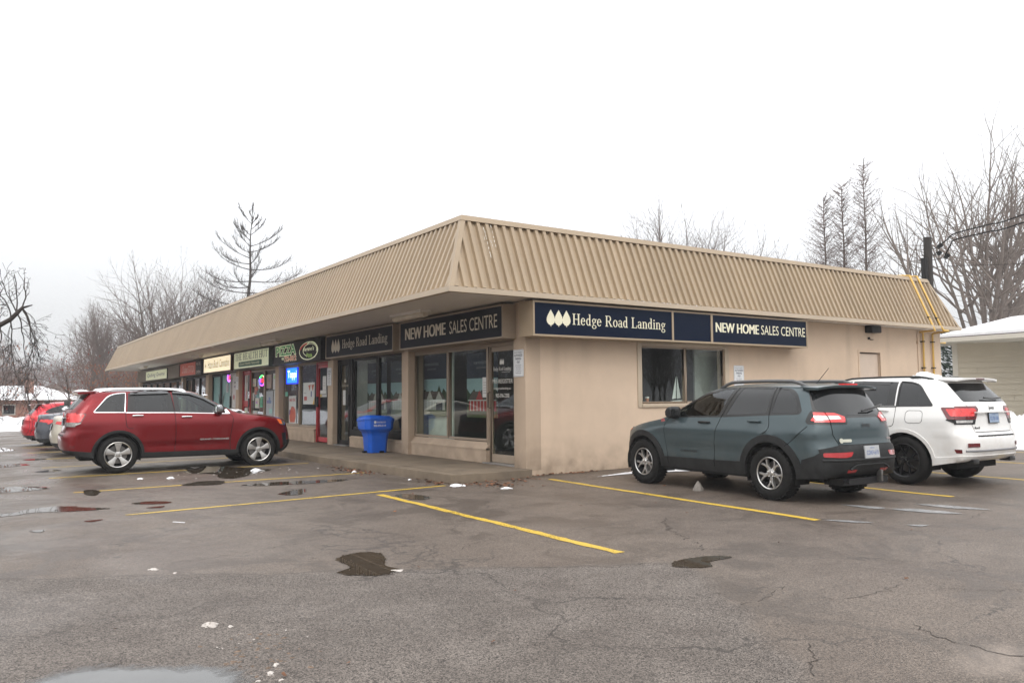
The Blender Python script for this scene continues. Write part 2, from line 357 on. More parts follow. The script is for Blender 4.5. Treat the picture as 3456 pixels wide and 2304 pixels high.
def stripe(a, b, w=.105, wob=.012):
    a = Vector(a); b = Vector(b); d = b-a; n = max(2, int(d.length/.12)); px = Vector((-d.y, d.x)).normalized()*w/2
    vs, fs = [], []
    for i in range(n+1):
        p = a+d*i/n; e1 = 1+rng.uniform(-wob, wob)/w*2; e2 = 1+rng.uniform(-wob, wob)/w*2; dr = px*math.sin(i*.35+a.x)*.12
        for q in (p+px*e1+dr, p-px*e2+dr): vs.append((q.x, q.y, gz(q.x, q.y)+.004))
    for i in range(n): fs.append((2*i, 2*i+1, 2*i+3, 2*i+2))
    me = bpy.data.meshes.new('stall_line'); me.from_pydata(vs, [], fs); me.materials.append(M_yel)
    o = bpy.data.objects.new('stall_line', me); COL.objects.link(o); o['kind'] = 'structure'
for a, b in (((-3.35, -.76), (-3.41, -6.53)), ((.03, -.7), (-.22, -6.49)), ((3.17, -.9), (3.06, -6.39)), ((6.28, -1), (6.04, -6.3)), ((9.3, -1), (9.1, -6.4)), ((12.2, -1.2), (12.0, -6.4)),
             ((-1.95, -.36), (-6.98, -.585)), ((-2.1, 2.73), (-7.3, 2.82)), ((-2.2, 5.76), (-7.45, 5.91)), ((-2.3, 8.75), (-7.4, 8.75)), ((-2.3, 11.8), (-7.4, 11.8)), ((-2.3, 14.8), (-7.4, 14.85)), ((-2.3, 17.85), (-7.4, 17.9)), ((-2.3, 21), (-7.3, 21))):
    stripe(a, b, .1 if a[0] < -1.9 and b[0] < -6 else .115)
# puddles
M_pud = PM('puddle_water', (.055, .042, .03), .012, var=.2, vs=4, spec=.5)
M_pud.node_tree.nodes['Principled BSDF'].inputs['IOR'].default_value = 1.33
M_damp = PM('damp_asphalt', (.04, .031, .025), .22, var=.3, vs=9, bump=.3, bs=90, spec=.5)
def ragged(m, lo=.25, hi=.6):
    n = m.node_tree; Nn = n.nodes.new; Ll = n.links.new; b = n.nodes['Principled BSDF']
    at = Nn('ShaderNodeAttribute'); at.attribute_name = 'edge'; tcn = Nn('ShaderNodeTexCoord')
    a_ = Nn('ShaderNodeTexNoise'); a_.inputs['Scale'].default_value = 9; a_.inputs['Detail'].default_value = 9; a_.inputs['Roughness'].default_value = .75; Ll(tcn.outputs['Object'], a_.inputs[0])
    ad_ = Nn('ShaderNodeMath'); ad_.operation = 'MULTIPLY_ADD'; Ll(a_.outputs['Fac'], ad_.inputs[0]); ad_.inputs[1].default_value = 1.5; Ll(at.outputs['Fac'], ad_.inputs[2])
    r = Nn('ShaderNodeMapRange'); r.inputs[1].default_value = .75+lo; r.inputs[2].default_value = .75+hi; Ll(ad_.outputs[0], r.inputs[0])
    tr = Nn('ShaderNodeBsdfTransparent'); ms = Nn('ShaderNodeMixShader'); Ll(r.outputs[0], ms.inputs[0]); Ll(tr.outputs[0], ms.inputs[1]); Ll(b.outputs[0], ms.inputs[2]); Ll(ms.outputs[0], n.nodes['Material Output'].inputs[0])
ragged(M_pud, .3, .42)
def puddle(pts, jit=.03, name='puddle', mat=None, dz=.005, n=8):
    q = catmull(pts, n, True); r = random.Random(int(abs(pts[0][0]*1000))); cx = sum(p[0] for p in q)/len(q); cy_ = sum(p[1] for p in q)/len(q); m = len(q); vs, fs, ed = [], [], []
    for k, (sc, e) in enumerate(((1.16, 0), (.9, .55), (.68, 1.2), (.02, 1.2))):
        for i, p in enumerate(q):
            s = sc*(1+r.uniform(-jit, jit)*.5); x, y = cx+(p[0]-cx)*s, cy_+(p[1]-cy_)*s; vs.append((x, y, gz(x, y)+dz)); ed.append(e)
    for k in range(3):
        for i in range(m): fs.append((k*m+i, k*m+(i+1) % m, (k+1)*m+(i+1) % m, (k+1)*m+i))
    me = bpy.data.meshes.new(name); me.from_pydata(vs, [], fs); me.materials.append(mat or M_pud); at = me.attributes.new('edge', 'FLOAT', 'POINT'); at.data.foreach_set('value', ed)
    o = bpy.data.objects.new(name, me); COL.objects.link(o); o['kind'] = 'structure'; return o
for pts in ([(-5.77,-5.091),(-5.59,-4.954),(-5.446,-4.946),(-5.317,-5.069),(-5.369,-5.352),(-5.512,-5.67),(-5.484,-5.89),(-5.648,-6.003),(-5.857,-5.91),(-5.998,-5.693),(-5.828,-5.581),(-5.789,-5.304)],
            [(-3.3,-7.15),(-2.983,-7.129),(-2.769,-7.207),(-2.706,-7.34),(-3.022,-7.347),(-3.175,-7.504),(-3.351,-7.42),(-3.43,-7.3)],
            [(-9.3,4.6),(-8.3,4.54),(-8.06,4.58),(-7.54,3.96),(-7.76,3.66),(-8.3,3.58),(-9.2,3.7)],
            [(-9.4,.9),(-8.38,.62),(-8.0,.96),(-7.64,1.02),(-7.346,.66),(-7.1,.25),(-7.5,.27),(-8.01,.5),(-8.25,.34),(-9,.3)],
            [(-7.13,2.99),(-7.0,3.09),(-6.9,2.7),(-7.03,2.16),(-7.16,2.3)],
            [(-6.72,.66),(-6.48,.75),(-6.2,.47),(-6.34,.3),(-6.6,.45)], [(-6.63,0),(-6.39,.05),(-6.46,-.13)],
            [(-5.6,2.75),(-5.18,3.23),(-4.8,3.02),(-5.0,2.45),(-5.26,2.5)],
            [(-4.72,2.0),(-4.27,2.23),(-3.86,2.1),(-2.95,1.8),(-3.1,1.49),(-4.05,1.6),(-4.5,1.72)],
            [(-4.6,.4),(-4.22,.71),(-4.05,.7),(-4.28,.12),(-4.55,.13)],
            [(-5.0,5.2),(-4.6,6.6),(-4.0,6.2),(-3.4,4.75),(-3.78,4.3),(-4.2,3.68),(-4.55,3.35),(-4.7,3.8),(-4.6,4.5)],
            [(-7.65,12.0),(-7.43,12.12),(-7.1,11.75),(-7.45,11.6)], [(-7.6,7.75),(-7.2,8.05),(-7.1,7.63),(-7.43,7.45)],
            [(-7.5,-.83),(-7.28,-.82),(-7.42,-.96)], [(-8.14,-1.27),(-7.97,-1.28),(-8.03,-1.48)],
            [(-3.22,-1.05),(-2.97,-1.0),(-2.88,-1.6),(-3.19,-1.72)], [(-8.4,9.5),(-7.6,9.9),(-7.9,10.6),(-8.6,10.2)], [(-8.9,16),(-7.7,16.4),(-8,18.5),(-9,18)]):
    puddle(pts)
M_ice = PM('wet_ice', (.3, .3, .3), .25, var=.35, vs=14, bump=.2, bs=40); ragged(M_ice, .25, .6)
for pts in ([(1.14,-5.9),(1.25,-6.1),(1.33,-6.37),(1.2,-6.44),(1.1,-6.33)], [(1.25,-6.5),(1.5,-6.65),(1.6,-7.0),(1.58,-7.3),(1.4,-7.12),(1.29,-6.9)],
            [(1.94,-6.46),(2.13,-6.74),(2.2,-7.3),(2.05,-7.2),(1.91,-6.9)], [(-.17,-6.52),(0,-6.7),(.12,-6.99),(-.06,-6.87)], [(.27,-7.32),(.44,-7.48),(.28,-7.47)]):
    puddle(pts, .06, 'ice_patch', M_ice, .006)
M_slush = PM('slush_pool', (.085, .085, .083), .06, var=.25, vs=1.5, spec=.7)
ragged(M_slush, .2, .75)
puddle([(-9.4,-8.4),(-8.9,-7.4),(-8.45,-7.26),(-8.26,-7.2),(-8.09,-7.2),(-7.88,-7.33),(-7.6,-7.55),(-7.42,-7.72),(-7.45,-8.1),(-7.8,-8.6),(-8.6,-9)], .02, 'slush_pool', M_slush)
M_snow = PM('snow', (.82, .83, .85), .7, var=.06, vs=9, bump=.5, bs=22, spec=.3)
M_snowp = PM('snow_cover', (.75, .76, .78), .7, var=.1, vs=9, bump=.5, bs=22, spec=.3); ragged(M_snowp, .3, .5)
M_dsnow = PM('dirty_snow', (.36, .32, .29), .8, var=.18, vs=12, bump=.6, bs=30, spec=.3, col2=(.6, .56, .52))
for pts in ([(.92,-1.0),(1.45,-.84),(1.97,-.73),(2.79,-.75),(3.17,-.76),(3.28,-1.2),(3.1,-1.4),(2.33,-1.15),(1.6,-1.0)], [(3.4,-1.0),(4.6,-.6),(6.2,-.7),(6.0,-1.5),(4.4,-1.6)]):
    puddle(pts, .07, 'snow_patch', M_snowp, .012)
def blob(mb, c, r, fl=.6, seed=0, n=10):
    rg = random.Random(seed); vs = []; fs = []; m = n//2+1
    for i in range(m+1):
        th = math.pi/2*(1-i/m)
        for k in range(n):
            a = 2*math.pi*k/n; rr = r*(1+.35*math.sin(a*2+seed)+.22*math.sin(3*a+th*4+seed*2)+.15*math.sin(5*a+seed*3)+rg.uniform(-.12, .12))
            vs.append((c[0]+rr*math.cos(a)*math.cos(th), c[1]+rr*math.sin(a)*math.cos(th), c[2]+r*fl*math.sin(th)*(1+.2*math.sin(a*2+seed))-.004))
    for i in range(m):
        for k in range(n): fs.append((i*n+k, (i+1)*n+k, (i+1)*n+(k+1) % n, i*n+(k+1) % n))
    mb.add(vs, fs); return mb
def lump(x, y, r, label, fl=.6, seed=0, mat=None, name='snow_lump', cat='snow lump', group='snow lumps on the asphalt', multi=1):
    mb = MB()
    rg = random.Random(seed)
    for k in range(multi): blob(mb, (x+(rg.uniform(-1, 1)*r if k else 0), y+(rg.uniform(-1, 1)*r if k else 0), gz(x, y)), r*(1 if k == 0 else rg.uniform(.4, .8)), fl, seed+k, 14)
    return tag(mb.build(name, mat or M_dsnow, smooth=True, angle=80), label, cat, group)
lump(-7.32, -6.73, .042, 'largest white snow lump in the left foreground asphalt', .7, 3, multi=3)
lump(-7.21, -6.83, .018, 'small white snow lump just right of the biggest foreground lump', .8, 4)
lump(-7.27, -7.93, .022, 'rounded snow lump at the bottom of the foreground cluster', .8, 5, multi=2)
lump(-7.2, -7.8, .02, 'upper white lump of the foreground cluster by the wide puddle', .8, 6, multi=2)
lump(-7.25, -8.06, .014, 'lowest white lump near the bottom edge of the foreground', .7, 7)
lump(-7.36, -8.0, .012, 'tiny white lump left of the rounded snow lump', .7, 8)
lump(-5.52, -5.92, .05, 'flat pale ice chunk at the edge of the foreground puddle', .25, 9, multi=2)
lump(-1.82, -.52, .075, 'melting snow heap at the kerb corner by the yellow line end', .5, 10, M_snow, multi=7)
lump(-1.32, -1.35, .085, 'flat white snow patch in front of the kerb end', .25, 11, M_snow, multi=4)
lump(-2.25, 2.9, .06, 'white snow lump below the kerb between two stall lines', .7, 12, M_snow, multi=2)
lump(-2.0, .9, .035, 'small snow lump by the kerb near the front stall line', .6, 13, M_snow)
lump(-5.5, 4.2, .05, 'white lump on the asphalt beside the red vehicle', .7, 14, M_snow)
lump(-6.0, 4.5, .04, 'small white lump behind the red vehicle nearer the rear wheel', .6, 15, M_snow)
lump(-3.75, 4.6, .09, 'snow clump sitting in the long puddle under the red vehicle', .6, 16, M_snow, multi=2)
lump(-7.3, -4.5, .05, 'thin pale slush streak in the left middle asphalt', .15, 17, multi=4)
lump(-7.17, -4.78, .035, 'pale slush streak right of a longer slush streak', .15, 18, multi=3)
M_stone = PM('stone', (.2, .18, .16), .8, var=.2, vs=20, bump=.5)
mb = MB(); mb.lathe([(.09, 0), (.085, .03), (.05, .1), (.012, .15), (.001, .155)], 7); o = mb.build('stone', M_stone, smooth=True); o.location = (.85, -3.55, gz(.85, -3.55)-.005)
tag(o, 'small grey pointed stone on the ground beside the grey-green vehicle', 'stone')
# scattered grit, leaves
rng = random.Random(11)
def scatter(name, mat, items, cat, label):
    mb = MB()
    for x, y, r, fl in items: blob(mb, (x, y, gz(x, y)), r, fl, rng.randint(0, 999), 6)
    o = mb.build(name, mat); o['kind'] = 'stuff'; return tag(o, label, cat)
its = [(rng.gauss(-7.25, .12), rng.gauss(-7.35, .3), rng.uniform(.004, .012), .5) for _ in range(22)]
its += [(rng.uniform(-8, -3), rng.uniform(-8.5, 4), rng.uniform(.003, .007), .5) for _ in range(70)]
its += [(rng.uniform(-6, -2.4), rng.uniform(3.6, 5), rng.uniform(.01, .025), .5) for _ in range(40)]
its += [(rng.gauss(-5.6, .12), rng.gauss(-5.5, .25), rng.uniform(.003, .008), .4) for _ in range(40)]
scatter('slush_crumbs', M_dsnow, its, 'slush', 'small crumbs of slush scattered over the asphalt')
its = [(rng.gauss(-7.2, .15), rng.gauss(-7.5, .25), rng.uniform(.008, .02), .5) for _ in range(70)]+[(rng.uniform(-9, 2), rng.uniform(-11, 0), rng.uniform(.003, .008), .4) for _ in range(500)]
M_grit = PM('grit', (.15, .105, .075), .8, var=.5, vs=8)
scatter('grit', M_grit, its, 'grit', 'dark grit and pebbles strewn over the asphalt')
M_leaf = PM('leaf', (.13, .055, .025), .8, var=.6, vs=6)
mb = MB()
def leafs(n, fx, fy, s=(.02, .05)):
    for _ in range(n):
        x, y = fx(), fy(); a = rng.uniform(0, 6.28); r = rng.uniform(*s); z = gz(x, y)+.008; t = rng.uniform(0, .6)
        p = [(x+r*math.cos(a+k*1.57)*(1 if k % 2 else .55), y+r*math.sin(a+k*1.57)*(1 if k % 2 else .55), z+abs(math.sin(k))*r*t+.002*k) for k in range(4)]
        mb.add(p, [(0, 1, 2, 3)])
leafs(130, lambda: rng.gauss(-1.75, .18), lambda: -.25+abs(rng.gauss(0, .5)))
leafs(160, lambda: rng.gauss(-2.15, .12), lambda: rng.gauss(3.2, .5))
leafs(90, lambda: rng.uniform(-1.8, -.1), lambda: rng.gauss(-.45, .18))
leafs(60, lambda: rng.uniform(0, 1.6), lambda: rng.gauss(-.12, .07)); leafs(60, lambda: rng.gauss(-1.2, .2), lambda: rng.gauss(-1.0, .2))
leafs(25, lambda: rng.uniform(-8, 2), lambda: rng.uniform(-9, -1), (.012, .03))
o = mb.build('fallen_leaves', M_leaf); o['kind'] = 'stuff'; tag(o, 'rust brown leaf litter along the kerb and wall', 'leaves')
# litter: white twig
mb = MB(); mb.box((-.09, -.006, 0), (.09, .006, .008), Matrix.Translation((-6.53, -1.72, gz(-6.5, -1.7)+.001)) @ Matrix.Rotation(-.9, 4, 'Z'))
tag(mb.build('drinking_straw', M_snow), 'thin white straw lying alone on the left asphalt', 'litter')
# snow banks
def bank(name, path, w, h, seed, label):
    rg = np.random.RandomState(seed); P = np.array(catmull(path, 14)); n = len(P); m = 15; vs = []; fs = []
    for i in range(n):
        d = P[min(i+1, n-1)]-P[max(i-1, 0)]; d /= np.linalg.norm(d)+1e-9; nx = np.array([-d[1], d[0]])
        for j in range(m):
            u = j/(m-1)*2-1; e = math.sin(math.pi*min(i, n-1)/(n-1))**.4
            x, y = P[i]+nx*u*w*(1+.1*math.sin(i*.7+seed))
            hh = h*(1-abs(u)**2.2)*e*(1+.22*math.sin(i*.5+j*.9+seed)+.15*math.sin(i*1.3-j*1.7)+rg.uniform(-.12, .12))
            vs.append((x+rg.uniform(-.04, .04), y+rg.uniform(-.04, .04), gz(x, y)-.02+max(0, hh)))
    for i in range(n-1):
        for j in range(m-1): fs.append((i*m+j, (i+1)*m+j, (i+1)*m+j+1, i*m+j+1))
    mb = MB(); mb.add(vs, fs); return tag(mb.build(name, M_snow, smooth=True, angle=70), label, 'snow bank')
bank('snow_bank', [(-18, 34.6), (-12, 35), (-7, 35.3), (-2, 35.4), (2, 35.6)], 1.3, .62, 3, 'long low snow bank at the far left end of the lot')
bank('snow_bank', [(13.2, -9), (13.5, -6), (13.9, -3.2), (14.8, -1.7), (17, -.6), (22, 1.2)], 1.1, .75, 5, 'snow bank at the right edge behind the white vehicle')

# cracks in the asphalt
M_crack = PM('crack_fill', (.045, .036, .03), .9, var=.3, vs=10)
def crack(pts, w, seed):
    r = random.Random(seed); P = [Vector((*p, 0)) for p in pts]; out = []
    for i in range(len(P)-1):
        n = max(2, int((P[i+1]-P[i]).length/.05)); dd = (P[i+1]-P[i]); nn = Vector((-dd.y, dd.x, 0)).normalized()
        for k in range(n): out.append(P[i]+dd*k/n+nn*r.gauss(0, .022))
    out.append(P[-1]); mb = MB()
    for i in range(len(out)-1):
        if r.random() < .14: continue
        a, b = out[i], out[i+1]; nn = Vector((-(b-a).y, (b-a).x, 0)).normalized(); w1, w2 = w*r.uniform(.3, 1), w*r.uniform(.3, 1)
        mb.add([(q.x, q.y, gz(q.x, q.y)+.003) for q in (a-nn*w1, b-nn*w2, b+nn*w2, a+nn*w1)], [(0, 1, 2, 3)])
    o = mb.build('crack', M_crack); o['kind'] = 'structure'
for i, c in enumerate([[(-1.45, -5.21), (-1.78, -5.47), (-2.15, -5.95), (-2.26, -6.26), (-2.43, -6.53), (-2.46, -6.72), (-2.69, -6.92)], [(-3.97, -8.54), (-3.69, -8.48), (-3.26, -8.35)], [(-3.34, -8.6), (-3.3, -8.84), (-2.94, -8.89), (-2.48, -8.86)], [(-3.46, -9.52), (-3.62, -9.81), (-3.61, -9.96), (-3.63, -10.13), (-3.55, -10.25)], [(-4.36, -9.37), (-4.64, -9.6), (-4.9, -9.81)], [(-5.26, -5.64), (-5.01, -5.61), (-4.62, -5.44), (-4.25, -5.2), (-3.7, -5.06)], [(-8.39, 0.45), (-7.5, 0.18), (-6.91, -0.07), (-6.57, -0.7)], [(-8.24, -7.39), (-8.07, -7.28), (-7.94, -7.21)], [(-4.66, -6.5), (-4.27, -6.66), (-3.94, -6.96), (-3.64, -7.04), (-3.48, -7.16)], [(-2.38, -9.09), (-2.19, -9.31), (-1.88, -9.51)], [(-7.21, -4.27), (-6.72, -4.3), (-6.15, -4.14), (-5.72, -4.07)], [(1.15, -7.53), (2.16, -7.35)]]): crack(c, (.008, .004, .004, .006, .005, .004, .006, .004, .004, .003, .004, .004)[i % 12], i)
# ================================================================ STRIP MALL
def stucco(name, col):
    m = PM(name, col, .9, var=.07, vs=1.2, bump=.5, bs=120); n = m.node_tree; Nn = n.nodes.new; Ll = n.links.new; b = n.nodes['Principled BSDF']; src = b.inputs['Base Color'].links[0].from_socket
    tcn = Nn('ShaderNodeTexCoord'); sp = Nn('ShaderNodeSeparateXYZ'); Ll(tcn.outputs['Object'], sp.inputs[0])
    def nz(sc, st=(1, 1, 1)):
        mp = Nn('ShaderNodeMapping'); mp.inputs['Scale'].default_value = st; Ll(tcn.outputs['Object'], mp.inputs[0]); q = Nn('ShaderNodeTexNoise'); q.inputs['Scale'].default_value = sc; q.inputs['Detail'].default_value = 7; Ll(mp.outputs[0], q.inputs[0]); return q.outputs['Fac']
    def mr_(x, a, b_, c, d): o = Nn('ShaderNodeMapRange'); [setattr(o.inputs[i+1], 'default_value', v) for i, v in enumerate((a, b_, c, d))]; Ll(x, o.inputs[0]); return o.outputs[0]
    def ml(x, y): o = Nn('ShaderNodeMath'); o.operation = 'MULTIPLY'; Ll(x, o.inputs[0]); Ll(y, o.inputs[1]); return o.outputs[0]
    def mxx(f, c0, c1): o = Nn('ShaderNodeMix'); o.data_type = 'RGBA'; Ll(f, o.inputs[0]); Ll(c0, o.inputs[6]); o.inputs[7].default_value = (*c1, 1); return o.outputs[2]
    st = ml(mr_(nz(2.2, (1, 1, .07)), .52, .72, 0, .38), mr_(sp.outputs['Z'], .2, 3.3, .25, 1)); c = mxx(st, src, tuple(x*.62 for x in col))
    sl = ml(mr_(sp.outputs['Z'], .75, -.05, 0, 1), mr_(nz(3), .35, .7, .1, .75)); c = mxx(sl, c, (.17, .125, .085))
    pt_ = mr_(nz(.7), .56, .6, 0, .16); c = mxx(pt_, c, tuple(x*1.12 for x in col)); Ll(c, b.inputs['Base Color']); return m
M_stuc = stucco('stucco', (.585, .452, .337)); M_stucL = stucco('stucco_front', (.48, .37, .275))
M_rib = PM('ribbed_metal', (.325, .245, .16), .45, var=.11, vs=1.0, stretch=(1.4, 1.4, .12))
M_cap = PM('metal_trim', (.34, .26, .175), .5, var=.05, vs=2)
M_trimlo = PM('eave_trim', (.46, .375, .28), .5, var=.05, vs=2)
M_soff = PM('soffit', (.74, .71, .67), .6, var=.05, vs=1)
M_tan = PM('tan_aluminium', (.30, .235, .175), .45, var=.06, vs=3)
M_blk = PM('black_aluminium', (.012, .011, .011), .45, var=.1, vs=5, spec=.2)
M_redf = PM('red_frame', (.42, .022, .03), .4, var=.1, vs=4)
M_conc = PM('concrete', (.15, .115, .08), .85, var=.28, vs=2.2, bump=.6, bs=45, rvar=.12)
M_glass = glass_mat('shop_glass', (.93, .97, .95), .97)
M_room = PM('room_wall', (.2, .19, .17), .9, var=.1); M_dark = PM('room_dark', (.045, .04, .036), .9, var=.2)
M_snowb = M_snow
ZB, ZT, OL, OR, DI, LX, MY = 3.298, 4.819, 1.914, .489, .623, 14.945, 43.675
WX = 14.84; ZP = .112
B = empty('strip_mall', (0, 0, 0), 0, 'long low beige plaza building with ribbed tan mansard roof and shopfronts', 'building')
# --- mansard ribs
def mansard(name, a, b, inward, parent, flip=False):
    """ribbed sloping face between plan corners a->b (bottom edge), leaning inward"""
    a = Vector(a); b = Vector(b); d = b-a; Ln = d.length; t = d/Ln; inn = Vector(inward)
    z0, z1 = ZB+.085, ZT-.085; mb = MB()
    nrm = Vector((-inn.x*(ZT-ZB), -inn.y*(ZT-ZB), DI)).normalized()
    # profile along the run, trapezoid ribs
    pitch = .19; n = int(Ln/pitch); pts = []
    for k in range(n+1):
        s = k*pitch
        for ds, h in ((0, 0), (.080, 0), (.092, .055), (.160, .055), (.174, 0)):
            if s+ds < Ln: pts.append((s+ds, h))
    pts.append((Ln, 0))
    def fr(z): return (z-ZB)/(ZT-ZB)
    for s, h in pts:
        base = Vector((a.x+t.x*s, a.y+t.y*s, 0)); 
        lim = min(s, Ln-s)                     # hip: stop where the inset passes the corner
        zt = z1 if lim > DI*fr(z1) else ZB+(ZT-ZB)*max(lim/DI, fr(z0)+.001)
        for z in (z0, zt):
            p = base+Vector((inn.x, inn.y, 0))*DI*fr(z)+nrm*h; mb.v.append((p.x, p.y, z+nrm.z*h))
    for i in range(len(pts)-1): mb.f.append((2*i, 2*i+2, 2*i+3, 2*i+1)); mb.mi.append(0)
    return mb.build(name, M_rib, parent)
c00, c10, c11, c01 = (-OL, -OR), (LX, -OR), (LX, MY), (-OL, MY)
roof = MB(); e_ = .0
roof.box((-OL+DI+.03, -OR+DI+.03, ZT-.3), (LX-DI-.03, MY-DI-.03, ZT-.12)); roof_o = roof.build('roof', M_dsnow, B)
mansard('roof_cladding', c00, c10, (0, 1), B); mansard('roof_cladding', c01, c00, (1, 0), B)
mansard('roof_cladding', c10, c11, (-1, 0), B); mansard('roof_cladding', c11, c01, (0, -1), B)
# cap, eave trim and hips
def band(name, z0, z1, off, mat, th=.03, lean=True):
    def co(z, o):
        k = (z-ZB)/(ZT-ZB)*DI if lean else 0; k -= o
        return [(-OL+k, -OR+k), (LX-k, -OR+k), (LX-k, MY-k), (-OL+k, MY-k)]
    mb = MB()
    A, Bq, Cq, Dq = co(z0, off), co(z1, off), co(z1, off-th), co(z0, off-th)
    for i in range(4):
        j = (i+1) % 4
        q = [(*A[i], z0), (*A[j], z0), (*Bq[j], z1), (*Bq[i], z1), (*Dq[i], z0), (*Dq[j], z0), (*Cq[j], z1), (*Cq[i], z1)]
        mb.add(q, [(0, 1, 2, 3), (3, 2, 6, 7), (5, 4, 7, 6), (1, 0, 4, 5)])
    return mb.build(name, mat, B)
band('roof_cap', ZT-.105, ZT+.0, .075, M_cap, .14)
band('eave_trim', ZB-.005, ZB+.09, .06, M_trimlo, .12, False)
for (cx, cy_), (ix, iy) in (((-OL, -OR), (1, 1)), ((LX, -OR), (-1, 1)), ((LX, MY), (-1, -1)), ((-OL, MY), (1, -1))):
    mb = MB(); f0, f1 = .07/(ZT-ZB), 1-.1/(ZT-ZB); w = .075; o = .066
    for f in (f0, f1):
        kx, ky = cx+ix*DI*f-ix*o, cy_+iy*DI*f-iy*o; z = ZB+(ZT-ZB)*f
        mb.v += [(kx, ky, z), (kx+ix*w*1.3, ky, z), (kx+ix*w*1.3, ky+iy*.05, z), (kx, ky+iy*w*1.3, z), (kx+ix*.05, ky+iy*w*1.3, z)]
    mb.f += [(0, 1, 6, 5), (1, 2, 7, 6), (0, 5, 8, 3), (3, 8, 9, 4)]; mb.mi += [0]*4
    mb.build('hip_flashing', M_cap, B)
# bird-dropping streaks near the corner of the cladding
M_bird = PM('bird_streak', (.6, .57, .5), .7, var=.1)
mb = MB(); rng = random.Random(2)
for x0, ln, z0 in ((-.93, .62, 4.62), (-.76, .45, 4.68), (-.84, .12, 4.36), (-.98, .1, 4.42)):
    z = z0
    while z > z0-ln:
        h = rng.uniform(.02, .07); f = (z-ZB)/(ZT-ZB); y = -OR+DI*f-.067; f2 = (z-h-ZB)/(ZT-ZB); y2 = -OR+DI*f2-.067; w = rng.uniform(.003, .009); x = x0+rng.uniform(-.008, .008)
        mb.add([(x-w, y, z), (x+w, y, z), (x+w*.6, y2, z-h), (x-w*.6, y2, z-h)], [(0, 1, 2, 3)]); z -= h*rng.uniform(1, 1.9)
mb.build('bird_droppings', M_bird, B)['kind'] = 'stuff'
# soffit panels with joints
mb = MB(); z = ZB+.012
for k in range(int((MY+OR)/.305)+1):
    y0 = -OR+.06+k*.305; y1 = min(y0+.297, MY-.06)
    if y1 > y0: mb.box((-OL+.06, y0, z), (-.02, y1, z+.02))
for k in range(int(WX/.305)+1):
    x0 = -.015+k*.305; x1 = min(x0+.297, LX-.06)
    if x1 > x0: mb.box((x0, -OR+.06, z), (x1, -.004, z+.02))
mb.build('soffit', M_soff, B)
mb = MB(); mb.box((-OL+.05, -OR+.05, z+.021), (LX-.05, MY-.05, z+.04)); mb.build('soffit_backing', M_blk, B)
# --- walls
BAY = [(0.0, .4), (5.0, 5.36), (9.93, 10.35), (15.0, 15.4), (20.06, 20.5), (25.1, 25.6), (30.4, 30.85), (43.2, 43.6)]
ZH = 2.585   # underside of the sign band
mb = MB(); zb = -.35
# right facade with window and door openings
ops = [(2.98, 5.55, 1.3, 2.53), (10.79, 11.74, .1, 2.59)]
def wall_open(mb, x0, x1, z0, z1, y0, y1, ops):
    xs = x0
    for a, b, c, d in sorted(ops):
        mb.box((xs, y0, z0), (a, y1, z1)); 
        if c > z0: mb.box((a, y0, z0), (b, y1, c))
        mb.box((a, y0, d), (b, y1, z1)); xs = b
    mb.box((xs, y0, z0), (x1, y1, z1))
wall_open(mb, 0, WX, zb, ZB+.01, 0, .22, ops)
mb.build('side_wall', M_stuc, B)
mb = MB(); mb.box((WX-.22, .222, zb), (WX, MY-.222, ZB+.01)); mb.box((0, MY-.22, zb), (WX, MY, ZB+.01)); mb.build('rear_wall', M_stuc, B)
# sign band above the shopfronts
mb = MB(); mb.box((.004, .222, ZH), (.2, MY-.222, ZB+.01)); mb.build('sign_band', M_tan, B)
for y0, y1 in BAY:
    mb = MB(); y0_, y1_ = (max(y0, .223), y1)
    if y0 == 0: mb.box((-.003, -.002, ZP-.05), (.35, .4, ZB+.005))
    else: mb.box((0, y0_, ZP-.05), (.4, y1_, ZH-.002))
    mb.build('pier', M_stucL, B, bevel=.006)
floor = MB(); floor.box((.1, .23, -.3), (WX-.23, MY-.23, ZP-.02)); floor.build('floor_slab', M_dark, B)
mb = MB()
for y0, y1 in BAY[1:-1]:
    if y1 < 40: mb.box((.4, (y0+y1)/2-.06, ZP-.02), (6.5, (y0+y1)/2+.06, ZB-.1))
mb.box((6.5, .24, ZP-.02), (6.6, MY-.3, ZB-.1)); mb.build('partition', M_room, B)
mb = MB(); mb.box((.21, .23, 2.75), (6.5, MY-.3, 2.8)); mb.build('ceiling', M_room, B)
